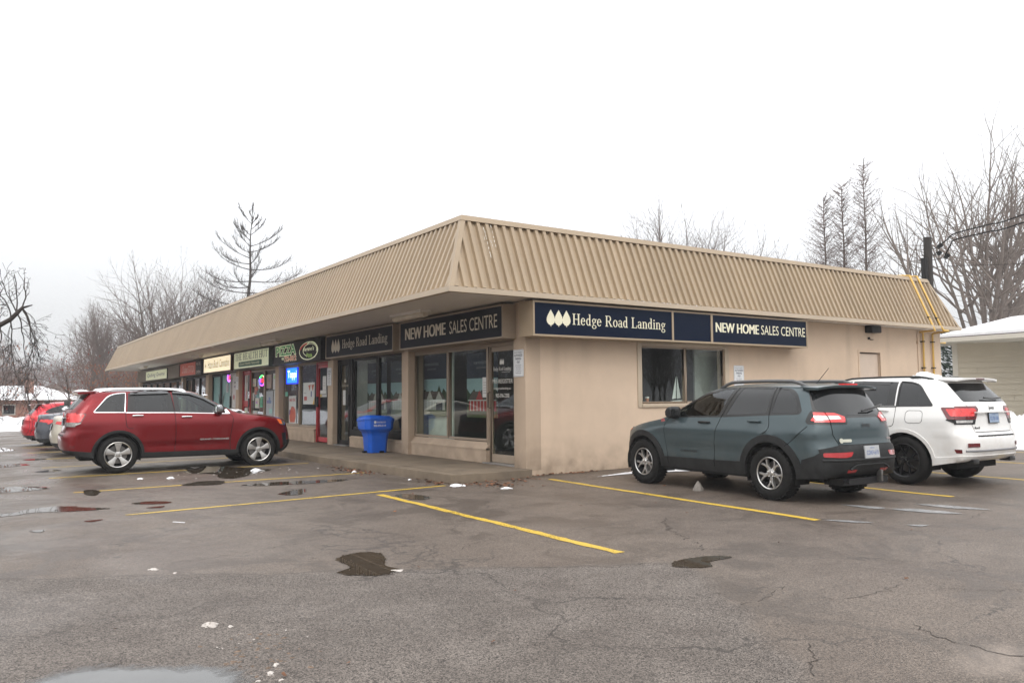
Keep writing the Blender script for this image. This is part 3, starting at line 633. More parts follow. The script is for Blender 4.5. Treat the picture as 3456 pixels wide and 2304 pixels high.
# --- shop bays
def pane(par, y0, y1, z0, z1, x=.215, mat=None):
    mb = MB(); mb.box((x, y0, z0), (x+.008, y1, z1)); return mb.build('pane', mat or M_glass, par)
def window(y0, y1, z0, z1, mat, fw=.06, x=.2, pm=None, dep=.08):
    mb = MB(); x0 = x-.03
    mb.box((x0, y0, z0), (x0+dep, y0+fw, z1)); mb.box((x0, y1-fw, z0), (x0+dep, y1, z1)); mb.box((x0, y0+fw, z0), (x0+dep, y1-fw, z0+fw)); mb.box((x0, y0+fw, z1-fw), (x0+dep, y1-fw, z1))
    w = mb.build('window', mat, B, bevel=.004); pane(w, y0+fw, y1-fw, z0+fw, z1-fw, mat=pm); return w
def door(y0, y1, mat, hinge='n', fw=.1, z0=ZP+.03, z1=2.56, kick=.16, pm=None):
    mb = MB(); x0 = .16
    mb.box((x0-.02, y0, z0-.02), (x0+.1, y0+.05, z1)); mb.box((x0-.02, y1-.05, z0-.02), (x0+.1, y1, z1)); mb.box((x0-.02, y0+.05, z1-.06), (x0+.1, y1-.05, z1))
    mb.build('door_frame', mat, B, bevel=.003)
    a, b = y0+.055, y1-.055; t = z1-.065; mb = MB()
    mb.box((x0, a, z0), (x0+.05, a+fw, t)); mb.box((x0, b-fw, z0), (x0+.05, b, t)); mb.box((x0, a+fw, z0), (x0+.05, b-fw, z0+kick)); mb.box((x0, a+fw, t-fw), (x0+.05, b-fw, t))
    d = mb.build('door', mat, B, bevel=.003); pane(d, a+fw, b-fw, z0+kick, t-fw, x=.185, mat=pm)
    return d, a, b
def handle_bar(d, y, z0=1.22, z1=1.55, mat=None, wide=False):
    mb = MB()
    if wide: mb.box((.11, y-.06, z0), (.155, y+.06, z1))
    else: mb.tube([(.155, y, z0), (.1, y, z0+.01), (.1, y, z1-.01), (.155, y, z1)], .011, 6)
    mb.build('handle', mat or M_blk, d, smooth=True)
def sill(y0, y1, z, mat=None, x=.08, lip=.05):
    mb = MB(); mb.box((x, y0, ZP-.05), (.3, y1, z-.02)); mb.add([(x-.012, y0, z-.03), (x-.012, y1, z-.03), (.19, y1, z+lip), (.19, y0, z+lip), (x-.012, y0, z-.06), (x-.012, y1, z-.06), (.19, y1, z-.06), (.19, y0, z-.06)], [(0, 1, 2, 3), (0, 4, 5, 1), (0, 3, 7, 4), (1, 5, 6, 2)])
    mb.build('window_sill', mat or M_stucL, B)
def header(y0, y1, mat, z=2.53): 
    mb = MB(); mb.box((.17, y0, z), (.26, y1, ZH-.001)); mb.build('header', mat, B)
# bay 1
sill(1.56, 5.0, .43, lip=.1); window(1.64, 3.34, .545, 2.53, M_tan, .05); window(3.345, 4.995, .545, 2.53, M_tan, .05); header(.4, 5.0, M_tan)
d, a, b = door(.42, 1.62, M_tan, z1=2.56); handle_bar(d, b-.05, 1.24, 1.56)
# bay 2
sill(5.36, 8.84, .41, lip=.03); mb = MB(); mb.box((.12, 5.365, .42), (.25, 8.835, .58)); mb.build('kick_panel', M_blk, B)
window(5.365, 7.165, .582, 2.6, M_blk, .07); window(7.17, 8.84, .582, 2.6, M_blk, .09)
mb = MB(); mb.box((.15, 8.842, ZP), (.24, 9.0, ZH-.002)); mb.build('mullion', M_blk, B)
d, a, b = door(9.0, 9.925, M_blk, z1=2.58, kick=.12); handle_bar(d, a+.02, 1.25, 1.56, wide=True)
# bay 3 pizza
sill(11.7, 15.0, .52, lip=.03); window(11.72, 13.36, .552, 2.6, M_tan, .06); window(13.365, 14.995, .552, 2.6, M_tan, .09)
d, a, b = door(10.36, 11.7, M_redf, z1=2.58, fw=.11, kick=.14); handle_bar(d, b-.06, 1.2, 1.52, wide=True)
# bay 4 health
sill(15.4, 18.95, .5, lip=.03); window(15.405, 17.23, .532, 2.57, M_tan, .07); window(17.235, 18.95, .532, 2.57, M_tan, .09)
d, a, b = door(18.96, 20.05, M_redf, z1=2.57, fw=.1); mb = MB(); mb.box((.15, a+.1, 1.16), (.2, b-.1, 1.4)); mb.build('push_plate', M_redf, d); handle_bar(d, a+.06, 1.15, 1.5, wide=True)
# bay 5
M_teal = PM('teal_film', (.17, .34, .33), .45, var=.12, vs=1.2)
sill(21.95, 25.1, .5, lip=.03); w5 = window(21.96, 23.6, .532, 2.57, M_blk, .07, pm=M_teal); window(23.605, 25.095, .532, 2.57, M_blk, .12, pm=M_teal)
M_white = PM('white_sheet', (.62, .6, .58), .6, var=.1, vs=5)
d, a, b = door(20.52, 21.93, M_white, z1=2.55); handle_bar(d, b-.05, 1.1, 1.6, wide=True)
# bay 6
sill(25.6, 29.0, .5, lip=.03); 
for a_, b_ in ((25.6, 27.6), (27.605, 29.0)): window(a_, b_, .532, 2.57, M_blk, .09)
d, a, b = door(29.05, 30.38, M_blk, z1=2.57); handle_bar(d, a+.05)
# bay 7: long row of narrow lights
sill(30.86, 43.15, .5, lip=.03); y = 30.87
while y < 42.9:
    window(y, min(y+1.9, 43.17), .532, 2.5, M_blk, .1); y += 1.905
# fill above the last signs: boarded fascia carrying no lettering
# right facade window and doors
def rwin(x0, x1, z0, z1, fw=.055):
    mb = MB(); y0 = .02
    mb.box((x0, y0, z0), (x0+fw, y0+.07, z1)); mb.box((x1-fw, y0, z0), (x1, y0+.07, z1)); mb.box((x0+fw, y0, z0), (x1-fw, y0+.07, z0+fw)); mb.box((x0+fw, y0, z1-fw), (x1-fw, y0+.07, z1))
    w = mb.build('window', M_tan, B, bevel=.004); mb = MB(); mb.box((x0+fw, .05, z0+fw), (x1-fw, .058, z1-fw)); mb.build('pane', M_glass, w); return w
rwin(2.982, 4.3, 1.302, 2.528, .04); rwin(4.305, 5.548, 1.302, 2.528, .04)
mb = MB(); 
for q in (((2.86, -.02, 1.225), (2.98, .0, 2.6)), ((5.55, -.02, 1.225), (5.68, .0, 2.6)), ((2.981, -.02, 2.53), (5.549, 0, 2.6)), ((2.981, -.035, 1.225), (5.549, 0, 1.3))): mb.box(*q)
mb.build('window_trim', M_trimlo, B, bevel=.004)
M_door = PM('pale_door', (.58, .47, .38), .6, var=.05, vs=4)
mb = MB(); mb.box((10.81, .06, .12), (11.72, .1, 2.56)); dd = mb.build('door', M_door, B); mb = MB(); mb.tube([(10.9, .06, 1.1), (10.9, .02, 1.1), (11.0, .02, 1.1)], .012, 6); mb.build('handle', M_blk, dd)
mb = MB()
for q in (((10.73, -.015, .0), (10.79, .01, 2.65)), ((11.74, -.015, .0), (11.84, .01, 2.65)), ((10.791, -.015, 2.59), (11.739, .01, 2.65))): mb.box(*q)
mb.build('door_trim', M_stuc, B)
mb = MB(); mb.box((11.2, -.02, 2.98), (11.23, .0, 3.0)); mb.box((11.2, -.06, 2.94), (11.22, .0, 3.0)); mb.box((11.3, -.03, 2.93), (11.42, .0, 2.95)); mb.build('bracket', M_blk, B)
# conduit lines
mb = MB(); mb.tube([(13.6, -.02, 3.28), (13.6, -.02, .1)], .012, 6); mb.box((13.56, -.06, 2.9), (13.64, 0, 2.97)); mb.build('conduit', M_stuc, B)
# eave damage, drip brackets on the long side
for y, s in ((30.6, 1), (35.9, 1), (22.5, .5), (16.1, .6), (12.2, .5)):
    mb = MB(); mb.add([(-OL-.06, y-.25*s, ZB+.1), (-OL-.065, y+.3*s, ZB+.06), (-OL-.03, y+.35*s, ZB-.04), (-OL-.03, y-.3*s, ZB-.02), (-OL, y-.25*s, ZB+.05), (-OL, y+.3*s, ZB+.03)], [(0, 1, 2, 3), (3, 2, 5, 4)]); mb.build('bent_flashing', M_trimlo, B)
# melting snow beads along the eave trim
mb = MB(); rng = random.Random(8); x = .75
while x < 4.2:
    blob(mb, (x, -OR-.04, ZB+.085), rng.uniform(.012, .035), .5, rng.randint(0, 99), 6); x += rng.choice((.19, .19, .2, .1))
for x in (5.1, 12.0): blob(mb, (x, -OR-.04, ZB+.085), .02, .5, 3, 6)
o = mb.build('eave_snow', M_snow, smooth=True, angle=80); o['kind'] = 'stuff'; tag(o, 'row of small snow beads melting on the eave above the right sign', 'snow')
# --- walkway
mb = MB(); K = [(-2.9, 44.5), (-2.35, 28), (-2.18, 16), (-2.06, 8), (-1.93, 3.5), (-1.75, -.2), (-1.62, -.27), (-.9, -.25), (-.06, -.235), (-.002, -.2), (-.002, .05), (-.002, .41), (.3, .41), (.3, 44.5)]
top = []; n = len(K)
mb.prism(K, -.4, ZP-.003); o = mb.build('walkway', M_conc, bevel=.012); o['kind'] = 'structure'
mb = MB()
for y in (1.9, 4.3, 6.8, 9.4, 12, 14.6, 17.2, 19.8, 22.4, 25): mb.box((-2.2 if y > 9 else -1.85, y, ZP-.0025), (.05, y+.012, ZP-.001))
mb.box((-1.55, -.2, ZP-.0025), (-1.54, 25, ZP-.001))
M_joint = PM('joint', (.05, .04, .03), .9, var=.2); o = mb.build('walkway_joint', M_joint); o['kind'] = 'structure'
# thresholds
mb = MB(); mb.box((.02, .42, ZP-.002), (.16, 1.62, ZP+.022)); M_al = PM('aluminium', (.5, .5, .5), .35, .8, var=.1); mb.build('threshold', M_al, B); mb = MB(); mb.box((.02, 9.0, ZP-.002), (.16, 9.92, ZP+.022)); mb.build('threshold', M_al, B)
# --- yellow gas pipes
M_gas = PM('gas_yellow', (.62, .39, .09), .45, var=.08, vs=5)
def slope_y(z, o=.07): return -OR+DI*(z-ZB)/(ZT-ZB)-o
def pipe(pts, label, parts=()):
    mb = MB(); mb.tube(pts, .028, 8); o = mb.build('gas_pipe', M_gas, smooth=True, angle=60); return tag(o, label, 'gas pipe')
pipe([(13.15, .6, ZT+.06), (13.45, .3, ZT+.06), (13.46, slope_y(ZT), ZT+.04), (13.50, slope_y(ZB+.1), ZB+.1), (13.52, -OR-.09, ZB-.06), (13.6, -.1, ZB-.07), (13.82, -.06, ZB-.09), (13.8, -.06, .1)], 'yellow gas pipe over the roof edge, left one of the pair, dropping down the wall')
pipe([(13.5, .42, ZT+.07), (13.83, .3, ZT+.07), (13.85, slope_y(ZT), ZT+.05), (13.92, slope_y(ZB+.1), ZB+.1), (13.95, -OR-.1, ZB-.05), (14.2, -OR-.1, ZB-.05), (14.3, -.1, ZB-.08), (14.32, -.06, ZB-.1), (14.32, -.06, .1)], 'yellow gas pipe over the roof edge, right one of the pair, nearer the roof end')
pipe([(14.88, .1, .1), (14.88, .1, 2.96), (15.3, .1, 2.98)], 'short yellow gas pipe standing beyond the far wall corner')
mb = MB()
for x in (13.49, 13.9): mb.box((x-.07, slope_y(ZB+.32)-.03, ZB+.3), (x+.05, slope_y(ZB+.32)+.06, ZB+.33))
for z in (2.2, 2.95): mb.box((13.76, -.1, z), (13.85, 0, z+.03)); mb.box((14.28, -.1, z), (14.37, 0, z+.03))
mb.build('pipe_clamp', M_blk, B)
# wall lamp
t = empty('wall_lamp', (11.3, 0, 3.2), 0, 'black box wall light under the eave above the pale side door', 'wall light')
mb = MB(); mb.box((-.22, -.22, -.09), (.2, 0, .1)); mb.build('housing', M_blk, t, bevel=.015); mb = MB(); mb.box((.205, -.2, -.07), (.24, -.02, .06)); mb.build('lens', PM('lens_glass', (.3, .2, .18), .2, var=.2), t)
# fluorescent lights under the canopy
M_diff = PM('diffuser', (.62, .56, .46), .5, var=.1)
for i, (x, y, ln) in enumerate(((-.9, 3.12, 1.5), (-.97, 12.75, 1.7), (-1.08, 22.4, 1.2), (-1.05, 35.5, 1.5))):
    t = empty('canopy_light', (x, y, ZB), 0, ('fluorescent light under the canopy by the corner shop sign', 'fluorescent light under the canopy in front of the pizza sign', 'fluorescent light under the canopy in front of the lit cream sign', 'fluorescent light under the canopy at the far end by the last sign')[i], 'light', 'fluorescent lights under the canopy')
    mb = MB(); mb.box((-.12, -ln/2, -.04), (.12, ln/2, .01)); mb.build('housing', M_soff, t); mb = MB()
    mb.tube([(0, -ln/2+.02, -.07), (0, ln/2-.02, -.07)], .075, 10); mb.build('diffuser', M_diff, t, smooth=True)
# ================================================================ SIGNS
def FM(name, col, es=0, rough=.35, var=.05, spec=.3): return PM(name, col, rough, var=var, vs=3, emit=col if es else None, es=es, spec=spec)
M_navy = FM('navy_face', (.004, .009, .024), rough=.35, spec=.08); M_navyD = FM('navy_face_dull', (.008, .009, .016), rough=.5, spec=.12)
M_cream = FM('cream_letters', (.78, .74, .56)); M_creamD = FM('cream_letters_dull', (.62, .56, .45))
def sign_box(name, label, M, w, h, dep, facem, framem, fw=.035, cat='shop sign', group=None):
    t = empty(name, (0, 0, 0), 0, label, cat, group); t.matrix_world = M
    I = Matrix.Identity(4); mb = MB(); z0 = -dep
    mb.box((0, 0, z0), (fw, h, .012)); mb.box((w-fw, 0, z0), (w, h, .012)); mb.box((fw, 0, z0), (w-fw, fw, .012)); mb.box((fw, h-fw, z0), (w-fw, h, .012)); mb.box((fw, fw, z0), (w-fw, h-fw, z0+.02))
    mb.build('cabinet', framem, t); mb = MB(); mb.box((fw, fw, -.03), (w-fw, h-fw, 0)); mb.build('face', facem, t)
    return t
def lettering(t, mat, fn, name='lettering'):
    mb = MB(); fn(mb, Matrix.Identity(4)); return mb.build(name, mat, t)
# right facade
t = sign_box('shop_sign', 'long navy sign with pale tree emblem and serif lettering on the right facade', frameR(-.135, -.45, 2.595), 8.12, .665, .45, M_navy, M_cap, .035)
t.matrix_world = frameR(-.135, -.45, 2.595)
lettering(t, M_cream, lambda mb, I: (put_serif(mb, 'Hedge Road Landing', I, .93, .245, 2.47, .215),))
lettering(t, M_cream, lambda mb, I: tree_logo(mb, I, .3, .19, .6, .32), 'emblem')
lettering(t, M_cream, lambda mb, I: put_bold(mb, 'NEW HOME', I, 4.93, .26, 1.42, .215, .011)); lettering(t, M_cream, lambda mb, I: put_text(mb, 'SALES CENTRE', I, 6.44, .26, 1.6, .215))
mb = MB(); mb.box((3.58, .03, -.02), (3.63, .635, .014)); mb.build('divider', M_cap, t); mb = MB(); mb.box((4.76, .03, -.02), (4.82, .635, .014)); mb.build('divider', M_cap, t)
# left facade
def LS(y, z, x=-.3): return frameL(x, y, z)
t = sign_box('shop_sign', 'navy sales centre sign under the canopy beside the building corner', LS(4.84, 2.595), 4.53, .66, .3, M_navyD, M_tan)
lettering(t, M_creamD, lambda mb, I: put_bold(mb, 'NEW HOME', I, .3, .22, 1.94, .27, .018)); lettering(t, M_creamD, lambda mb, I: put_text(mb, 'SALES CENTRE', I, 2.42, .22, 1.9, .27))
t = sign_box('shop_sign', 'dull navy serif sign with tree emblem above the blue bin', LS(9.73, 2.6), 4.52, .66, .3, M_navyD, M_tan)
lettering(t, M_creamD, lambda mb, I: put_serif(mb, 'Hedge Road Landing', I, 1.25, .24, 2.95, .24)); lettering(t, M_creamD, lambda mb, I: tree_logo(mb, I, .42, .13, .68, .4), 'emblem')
# pizza
M_pblack = FM('black_face', (.008, .007, .007), rough=.4, spec=.15)
t = sign_box('shop_sign', 'black pizza sign with green letters and looped red emblem', LS(14.7, 2.6), 4.56, .67, .3, M_pblack, M_blk)
M_pg = FM('pizza_green', (.03, .22, .07), .25); M_pc = FM('pizza_cream', (.75, .78, .55), .35); M_pr = FM('pizza_red', (.5, .03, .03), .2)
lettering(t, M_pc, lambda mb, I: put_text(mb, 'PIZZA', I, .28, .26, 2.1, .36, bold=.075, z=.003)); lettering(t, M_pg, lambda mb, I: put_text(mb, 'PIZZA', I, .33, .285, 2.0, .31, bold=.022, z=.006))
lettering(t, M_pc, lambda mb, I: (put_text(mb, '722-0012', I, 1.2, .065, 1.2, .19, bold=.07), put_text(mb, '905', I, .93, .13, .24, .09, bold=.03))); lettering(t, M_pr, lambda mb, I: (put_text(mb, '722-0012', I, 1.23, .08, 1.14, .16, bold=.02, z=.006),))
def _lg(mb, I):
    for q in ring_poly(3.5, .32, .84, .28, .06, .028, 0, 360, 40)+ring_poly(3.62, .34, .62, .2, .05, .022, -20, 250, 30)+ring_poly(3.72, .32, .58, .27, .05, .022, -60, 130, 24): mb.add([(p[0], p[1], .003+.0002*(len(mb.v) % 5)) for p in q], [(0, 1, 2, 3)])
lettering(t, M_pc, _lg, 'emblem')
lettering(t, M_pr, lambda mb, I: [mb.add([(p[0], p[1], .005) for p in q], [(0, 1, 2, 3)]) for q in ring_poly(3.45, .32, .78, .25, .14, .05, 95, 165, 16)], 'emblem')
lettering(t, M_pc, lambda mb, I: (put_text(mb, "Regano's", I, 3.05, .28, .95, .17, shear=.25, bold=.02, z=.008),)); lettering(t, FM('pizza_lime', (.3, .5, .1), .2), lambda mb, I: put_text(mb, 'Pizza', I, 3.35, .12, .5, .13, bold=.03, z=.008))
# health hut
M_hc = FM('lit_green_cream', (.62, .66, .45), .38); M_hg = FM('dark_green', (.015, .12, .07)); M_ink = FM('ink', (.02, .03, .02))
t = sign_box('shop_sign', 'pale green health shop sign with a dark green rounded panel', LS(19.7, 2.6), 4.56, .665, .3, M_hc, PM('sage_metal', (.09, .11, .08), .5))
lettering(t, M_ink, lambda mb, I: put_serif(mb, 'THE HEALTH HUT', I, .18, .34, 4.2, .255)); lettering(t, M_hg, lambda mb, I: mb.prism(rrect(.7, .09, 3.7, .28, .06), 0, .004), 'panel')
lettering(t, FM('pale_script', (.6, .62, .4), .2), lambda mb, I: put_text(mb, 'Good Health Naturally', I, .85, .12, 2.6, .13, shear=.35, z=.006))
# haze buds
M_hb = FM('lit_cream', (.95, .82, .56), .85)
t = sign_box('shop_sign', 'brightly lit cream sign with black script lettering', LS(24.72, 2.6), 4.57, .665, .3, M_hb, PM('brown_metal', (.1, .06, .04), .5))
lettering(t, M_ink, lambda mb, I: put_text(mb, 'Haze Buds Cannabis', I, .75, .2, 3.55, .33, shear=.3, bold=-.004))
lettering(t, FM('brown_ink', (.3, .2, .1)), lambda mb, I: [mb.add([(.38+.16*math.cos(a), .32+.16*math.sin(a), .003+k*.0003), (.38+.02*math.cos(a+1.6), .32+.02*math.sin(a+1.6), .003+k*.0003), (.38-.02*math.cos(a+1.6), .32-.02*math.sin(a+1.6), .003+k*.0003)], [(0, 1, 2)]) for k, a in enumerate(x*math.pi/4.5 for x in range(9))], 'emblem')
# station
M_or = FM('orange_red', (.48, .07, .035), .15)
t = sign_box('shop_sign', 'orange red sign with white script next to a small dark board', LS(29.72, 2.58), 4.6, .66, .3, M_or, M_blk)
M_ow = FM('off_white', (.7, .58, .5))
lettering(t, M_ow, lambda mb, I: put_text(mb, 'Chicken', I, .55, .16, 1.2, .35, shear=.3)); lettering(t, M_ow, lambda mb, I: put_text(mb, 'STATION', I, 1.85, .15, 1.3, .33))
mb = MB(); mb.box((3.45, .03, 0), (4.57, .63, .012)); mb.build('side_board', M_blk, t)
lettering(t, M_ow, lambda mb, I: put_text(mb, '905-722', I, 3.6, .45, .8, .12, z=.015)); lettering(t, M_ow, lambda mb, I: put_text(mb, 'OPEN', I, 3.6, .08, .8, .12, z=.015))
# last sign
t = empty('sign_board', (0, 0, 0), 0, 'plain brown fascia board at the far end around the last cream sign', 'board'); mb = MB(); mb.box((-.3, 29.95, 2.57), (.0, 42.2, 3.2)); mb.build('panel', PM('taupe_panel', (.16, .125, .09), .6), t)
t = sign_box('shop_sign', 'small cream sign with dark lettering at the far end of the row', LS(39.05, 2.575, -.34), 6.35, .55, .035, FM('lit_yellow_cream', (.6, .62, .42), .3), M_blk, .02)
lettering(t, FM('slate', (.06, .06, .1)), lambda mb, I: put_text(mb, 'Quilting Gnome', I, .55, .14, 5.1, .27, shear=.15))
# ---- authorised parking plates
M_plate = FM('plate_white', (.7, .71, .72)); M_txt = FM('plate_text', (.04, .05, .09))
def pplate(M, label):
    t = empty('parking_sign', (0, 0, 0), 0, label, 'parking sign', 'authorised parking signs along the building'); t.matrix_world = M
    mb = MB(); mb.prism(rrect(0, 0, .345, .525, .02), .004, .01); mb.build('plate', M_plate, t)
    mb = MB(); I = Matrix.Identity(4); zz = .0115
    for q in (((.012, .012), (.333, .016)), ((.012, .509), (.333, .513)), ((.012, .016), (.016, .509)), ((.329, .016), (.333, .509))): mb.add([(q[0][0], q[0][1], zz), (q[1][0], q[0][1], zz), (q[1][0], q[1][1], zz), (q[0][0], q[1][1], zz)], [(0, 1, 2, 3)])
    put_text(mb, 'PRIVATE PROPERTY', I, .03, .455, .285, .025, z=zz); put_text(mb, 'AUTHORIZED', I, .035, .39, .275, .045, bold=.02, z=zz); put_text(mb, 'PARKING', I, .075, .325, .195, .045, bold=.02, z=zz); put_text(mb, 'ONLY', I, .12, .26, .105, .045, bold=.02, z=zz)
    for i, s in enumerate(('UNAUTHORIZED', 'VEHICLES WILL', 'BE TOWED AWAY', "AT OWNER'S", 'EXPENSE')): put_text(mb, s, I, .07+.01*(i % 3), .21-.038*i, .2-.02*(i % 3), .02, z=zz)
    mb.build('lettering', M_txt, t)
pplate(frameL(-.004, .39, 1.85), 'white parking notice on the corner pier beside the glass door')
pplate(frameL(-.001, 10.38, 1.84), 'white parking notice on the pier between the pizza shop and the black door')
pplate(frameL(-.001, 20.46, 1.84), 'white parking notice on the pier left of the red health shop door')
pplate(frameL(-.001, 30.7, 1.84), 'white parking notice on the far pier below the orange red sign')
pplate(frameR(5.85, -.001, 1.63), 'white parking notice on the side wall right of the window, half hidden by a vehicle')
# ---- door lettering
def glass_text(M, label, fn, mat):
    mb = MB(); fn(mb, M); o = mb.build('door_lettering', mat); return tag(o, label, 'lettering')
M_vinyl = FM('vinyl', (.75, .73, .68))
def _dt(mb, M):
    put_serif(mb, 'Hedge Road Landing', M, .06, 1.86, .66, .075); put_text(mb, "Jackson's Point", M, .38, 1.81, .3, .035)
    put_text(mb, 'PRE-REGISTER', M, .02, 1.6, .76, .085); put_text(mb, 'hedgeroadlanding.ca', M, .08, 1.46, .62, .06); put_text(mb, '905-596-2200', M, .15, 1.31, .5, .08)
    tree_logo(mb, M, .3, 1.97, .17, .13)
glass_text(frameL(.183, 1.49, ZP+.03), 'pale pre-registration lettering on the corner shop glass door', _dt, M_vinyl)
def _dt2(mb, M): put_serif(mb, 'Hedge Road Landing', M, .05, 1.66, .55, .07); tree_logo(mb, M, .25, 1.77, .13, .12)
glass_text(frameL(.183, 9.75, ZP+.03), 'faint lettering on the black framed glass door beside the bin', _dt2, M_creamD)
# ---- papers and posters in the windows
def poster(label, x, y0, y1, z0, z1, paint, tilt=0, group=None, cat='poster'):
    """upright sheet facing -x, y0>y1 left to right"""
    w = abs(y0-y1); h = z1-z0; t = empty('poster', (0, 0, 0), 0, label, cat, group); t.matrix_world = frameL(x, y0, z0) @ Matrix.Rotation(tilt, 4, 'Z')
    mats = []; mb = MB(); mb.box((0, 0, -.004), (w, h, 0)); mats.append(FM('sheet', paint[0])); mb.build('sheet', mats[0], t)
    for i, (kind, col, q) in enumerate(paint[1:]):
        mb = MB(); z = .0015+.001*i
        if kind == 'r': mb.add([(q[0]*w, q[1]*h, z), (q[2]*w, q[1]*h, z), (q[2]*w, q[3]*h, z), (q[0]*w, q[3]*h, z)], [(0, 1, 2, 3)])
        elif kind == 'p': mb.add([(a*w, b*h, z) for a, b in q], [tuple(range(len(q)))])
        elif kind == 't': put_text(mb, q[0], Matrix.Identity(4), q[1]*w, q[2]*h, q[3]*w, q[4]*h, bold=q[5] if len(q) > 5 else 0, z=z)
        mb.build('print', FM('print', col), t)
    return t
W_ = (.62, .62, .6)
poster('white notice taped inside the corner shop window beside the door', .205, 1.9, 1.69, 1.46, 1.88, [W_]+[('r', (.35, .33, .33), (.15, .2+.13*k, .8-.1*(k % 2), .23+.13*k)) for k in range(5)], cat='notice')
poster('small sticker low on the corner shop window', .205, 1.72, 1.64, .66, .73, [(.55, .58, .6)], cat='sticker')
poster('white paper hanging in the black framed glass door', .18, 9.6, 9.4, 1.27, 1.7, [W_, ('r', (.4, .4, .4), (.2, .6, .8, .62))], cat='notice')
poster('white notice on the red framed pizza shop door', .18, 11.25, 10.95, 1.72, 2.15, [W_, ('r', (.35, .35, .35), (.2, .3, .8, .34)), ('r', (.35, .35, .35), (.2, .5, .8, .53))], cat='notice')
M_sky = (.36, .5, .54)  # printed sky colour lifted in place of light inside the shop
def house_paint(red):
    wall = (.5, .06, .06) if red else (.55, .52, .48)
    p = [(.012, .018, .045), ('r', M_sky, (0, 0, 1, .6)), ('p', (.03, .06, .025), [(0, .15), (1, .15), (1, .38), (.9, .45), (.84, .36), (.75, .5), (.66, .36), (.5, .42), (.35, .34), (.25, .44), (.12, .36), (0, .45)]), ('r', (.1, .12, .05), (0, 0, 1, .16)),
         ('r', wall, (.08, .1, .95, .27)), ('p', (.12, .09, .08), [(.04, .26), (.98, .26), (.82, .4), (.2, .4)]), ('p', wall, [(.3, .26), (.55, .26), (.425, .42)]), ('p', wall, [(.62, .26), (.88, .26), (.75, .4)])]
    p += [('r', (.7, .7, .68), (.12+.11*k, .1, .14+.11*k, .26)) for k in range(6)]+[('r', (.04, .04, .05), (.66, .1, .88, .22)), ('r', (.7, .7, .68), (.06, .255, .96, .27))]
    return p+[('t', (.3, .3, .34), ('NOW PRE-REGISTERING', .25, .82, .5, .04)), ('t', (.3, .3, .34), ("JACKSON'S POINT", .34, .74, .32, .035))]
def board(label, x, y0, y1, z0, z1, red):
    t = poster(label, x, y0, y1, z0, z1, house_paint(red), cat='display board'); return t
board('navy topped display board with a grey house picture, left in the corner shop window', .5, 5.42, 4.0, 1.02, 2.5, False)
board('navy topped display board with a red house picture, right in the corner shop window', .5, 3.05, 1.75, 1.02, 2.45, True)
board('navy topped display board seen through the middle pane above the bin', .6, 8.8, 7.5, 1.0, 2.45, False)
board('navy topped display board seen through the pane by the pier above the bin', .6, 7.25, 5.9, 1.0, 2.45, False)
mb = MB(); mb.box((.62, 3.9, ZP), (.66, 5.6, 2.75)); tag(mb.build('display_panel', PM('grey_panel', (.75, .78, .72), .8), None), 'plain grey panel standing behind the corner shop boards', 'panel')  # panel colour raised to stand in for interior light
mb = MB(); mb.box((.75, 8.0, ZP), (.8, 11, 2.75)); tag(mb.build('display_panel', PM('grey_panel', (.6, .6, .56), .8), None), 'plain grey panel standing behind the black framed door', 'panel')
# pizza shop
M_neonb = FM('toppi_blue', (.02, .3, .95), 1.1)
t = sign_box('lit_sign', 'glowing blue rectangular lottery style sign in the pizza shop window', frameL(.19, 14.75, 1.96), 1.15, .58, .05, M_neonb, FM('toppi_edge', (.01, .03, .8), 1.2), .04, 'lit sign')
lettering(t, FM('toppi_white', (.8, .95, 1), 1.6), lambda mb, I: put_text(mb, 'Toppi', I, .12, .13, .92, .33, bold=.02))
poster('white poster with two pizza slices in the pizza shop window', .205, 13.08, 12.02, 1.28, 1.98, [(.55, .57, .54), ('r', (.6, .62, .6), (.0, .0, 1, 1)), ('p', (.45, .1, .04), [(.45, .86), (.68, .9), (.58, .6)]), ('p', (.45, .1, .04), [(.73, .88), (.97, .9), (.83, .6)]), ('r', (.05, .08, .25), (.68, .35, .77, .6)), ('p', (.7, .4, .03), [(.85, 0), (1, 0), (1, .35)]), ('r', (.45, .03, .03), (.1, .18, .35, .36)), ('r', (.3, .3, .3), (.08, .5, .3, .53))])
poster('tall narrow poster of a red dish leaning in the left pizza shop pane', .205, 14.5, 13.75, .62, 1.55, [(.55, .56, .54), ('t', (.45, .02, .02), ('FAMILY DEAL', .1, .8, .8, .1, .02)), ('p', (.5, .07, .02), [(.2, .05), (.8, .04), (.95, .25), (.9, .5), (.6, .62), (.35, .6), (.15, .4), (.1, .2)]), ('p', (.05, .04, .2), [(.05, .3), (.2, .35), (.25, .5), (.08, .5)])], tilt=.03)
poster('small green card low left in the pizza shop window', .205, 14.9, 14.65, 1.55, 1.7, [(.2, .5, .38)], cat='card')
poster('white and yellow stickers on the pizza shop door glass', .18, 11.45, 10.9, 1.5, 1.72, [(.25, .25, .24), ('r', (.6, .6, .58), (0, .5, .9, .95)), ('r', (.6, .4, .05), (0, .05, .25, .4)), ('r', (.55, .55, .55), (.3, .1, 1, .3))], cat='sticker')
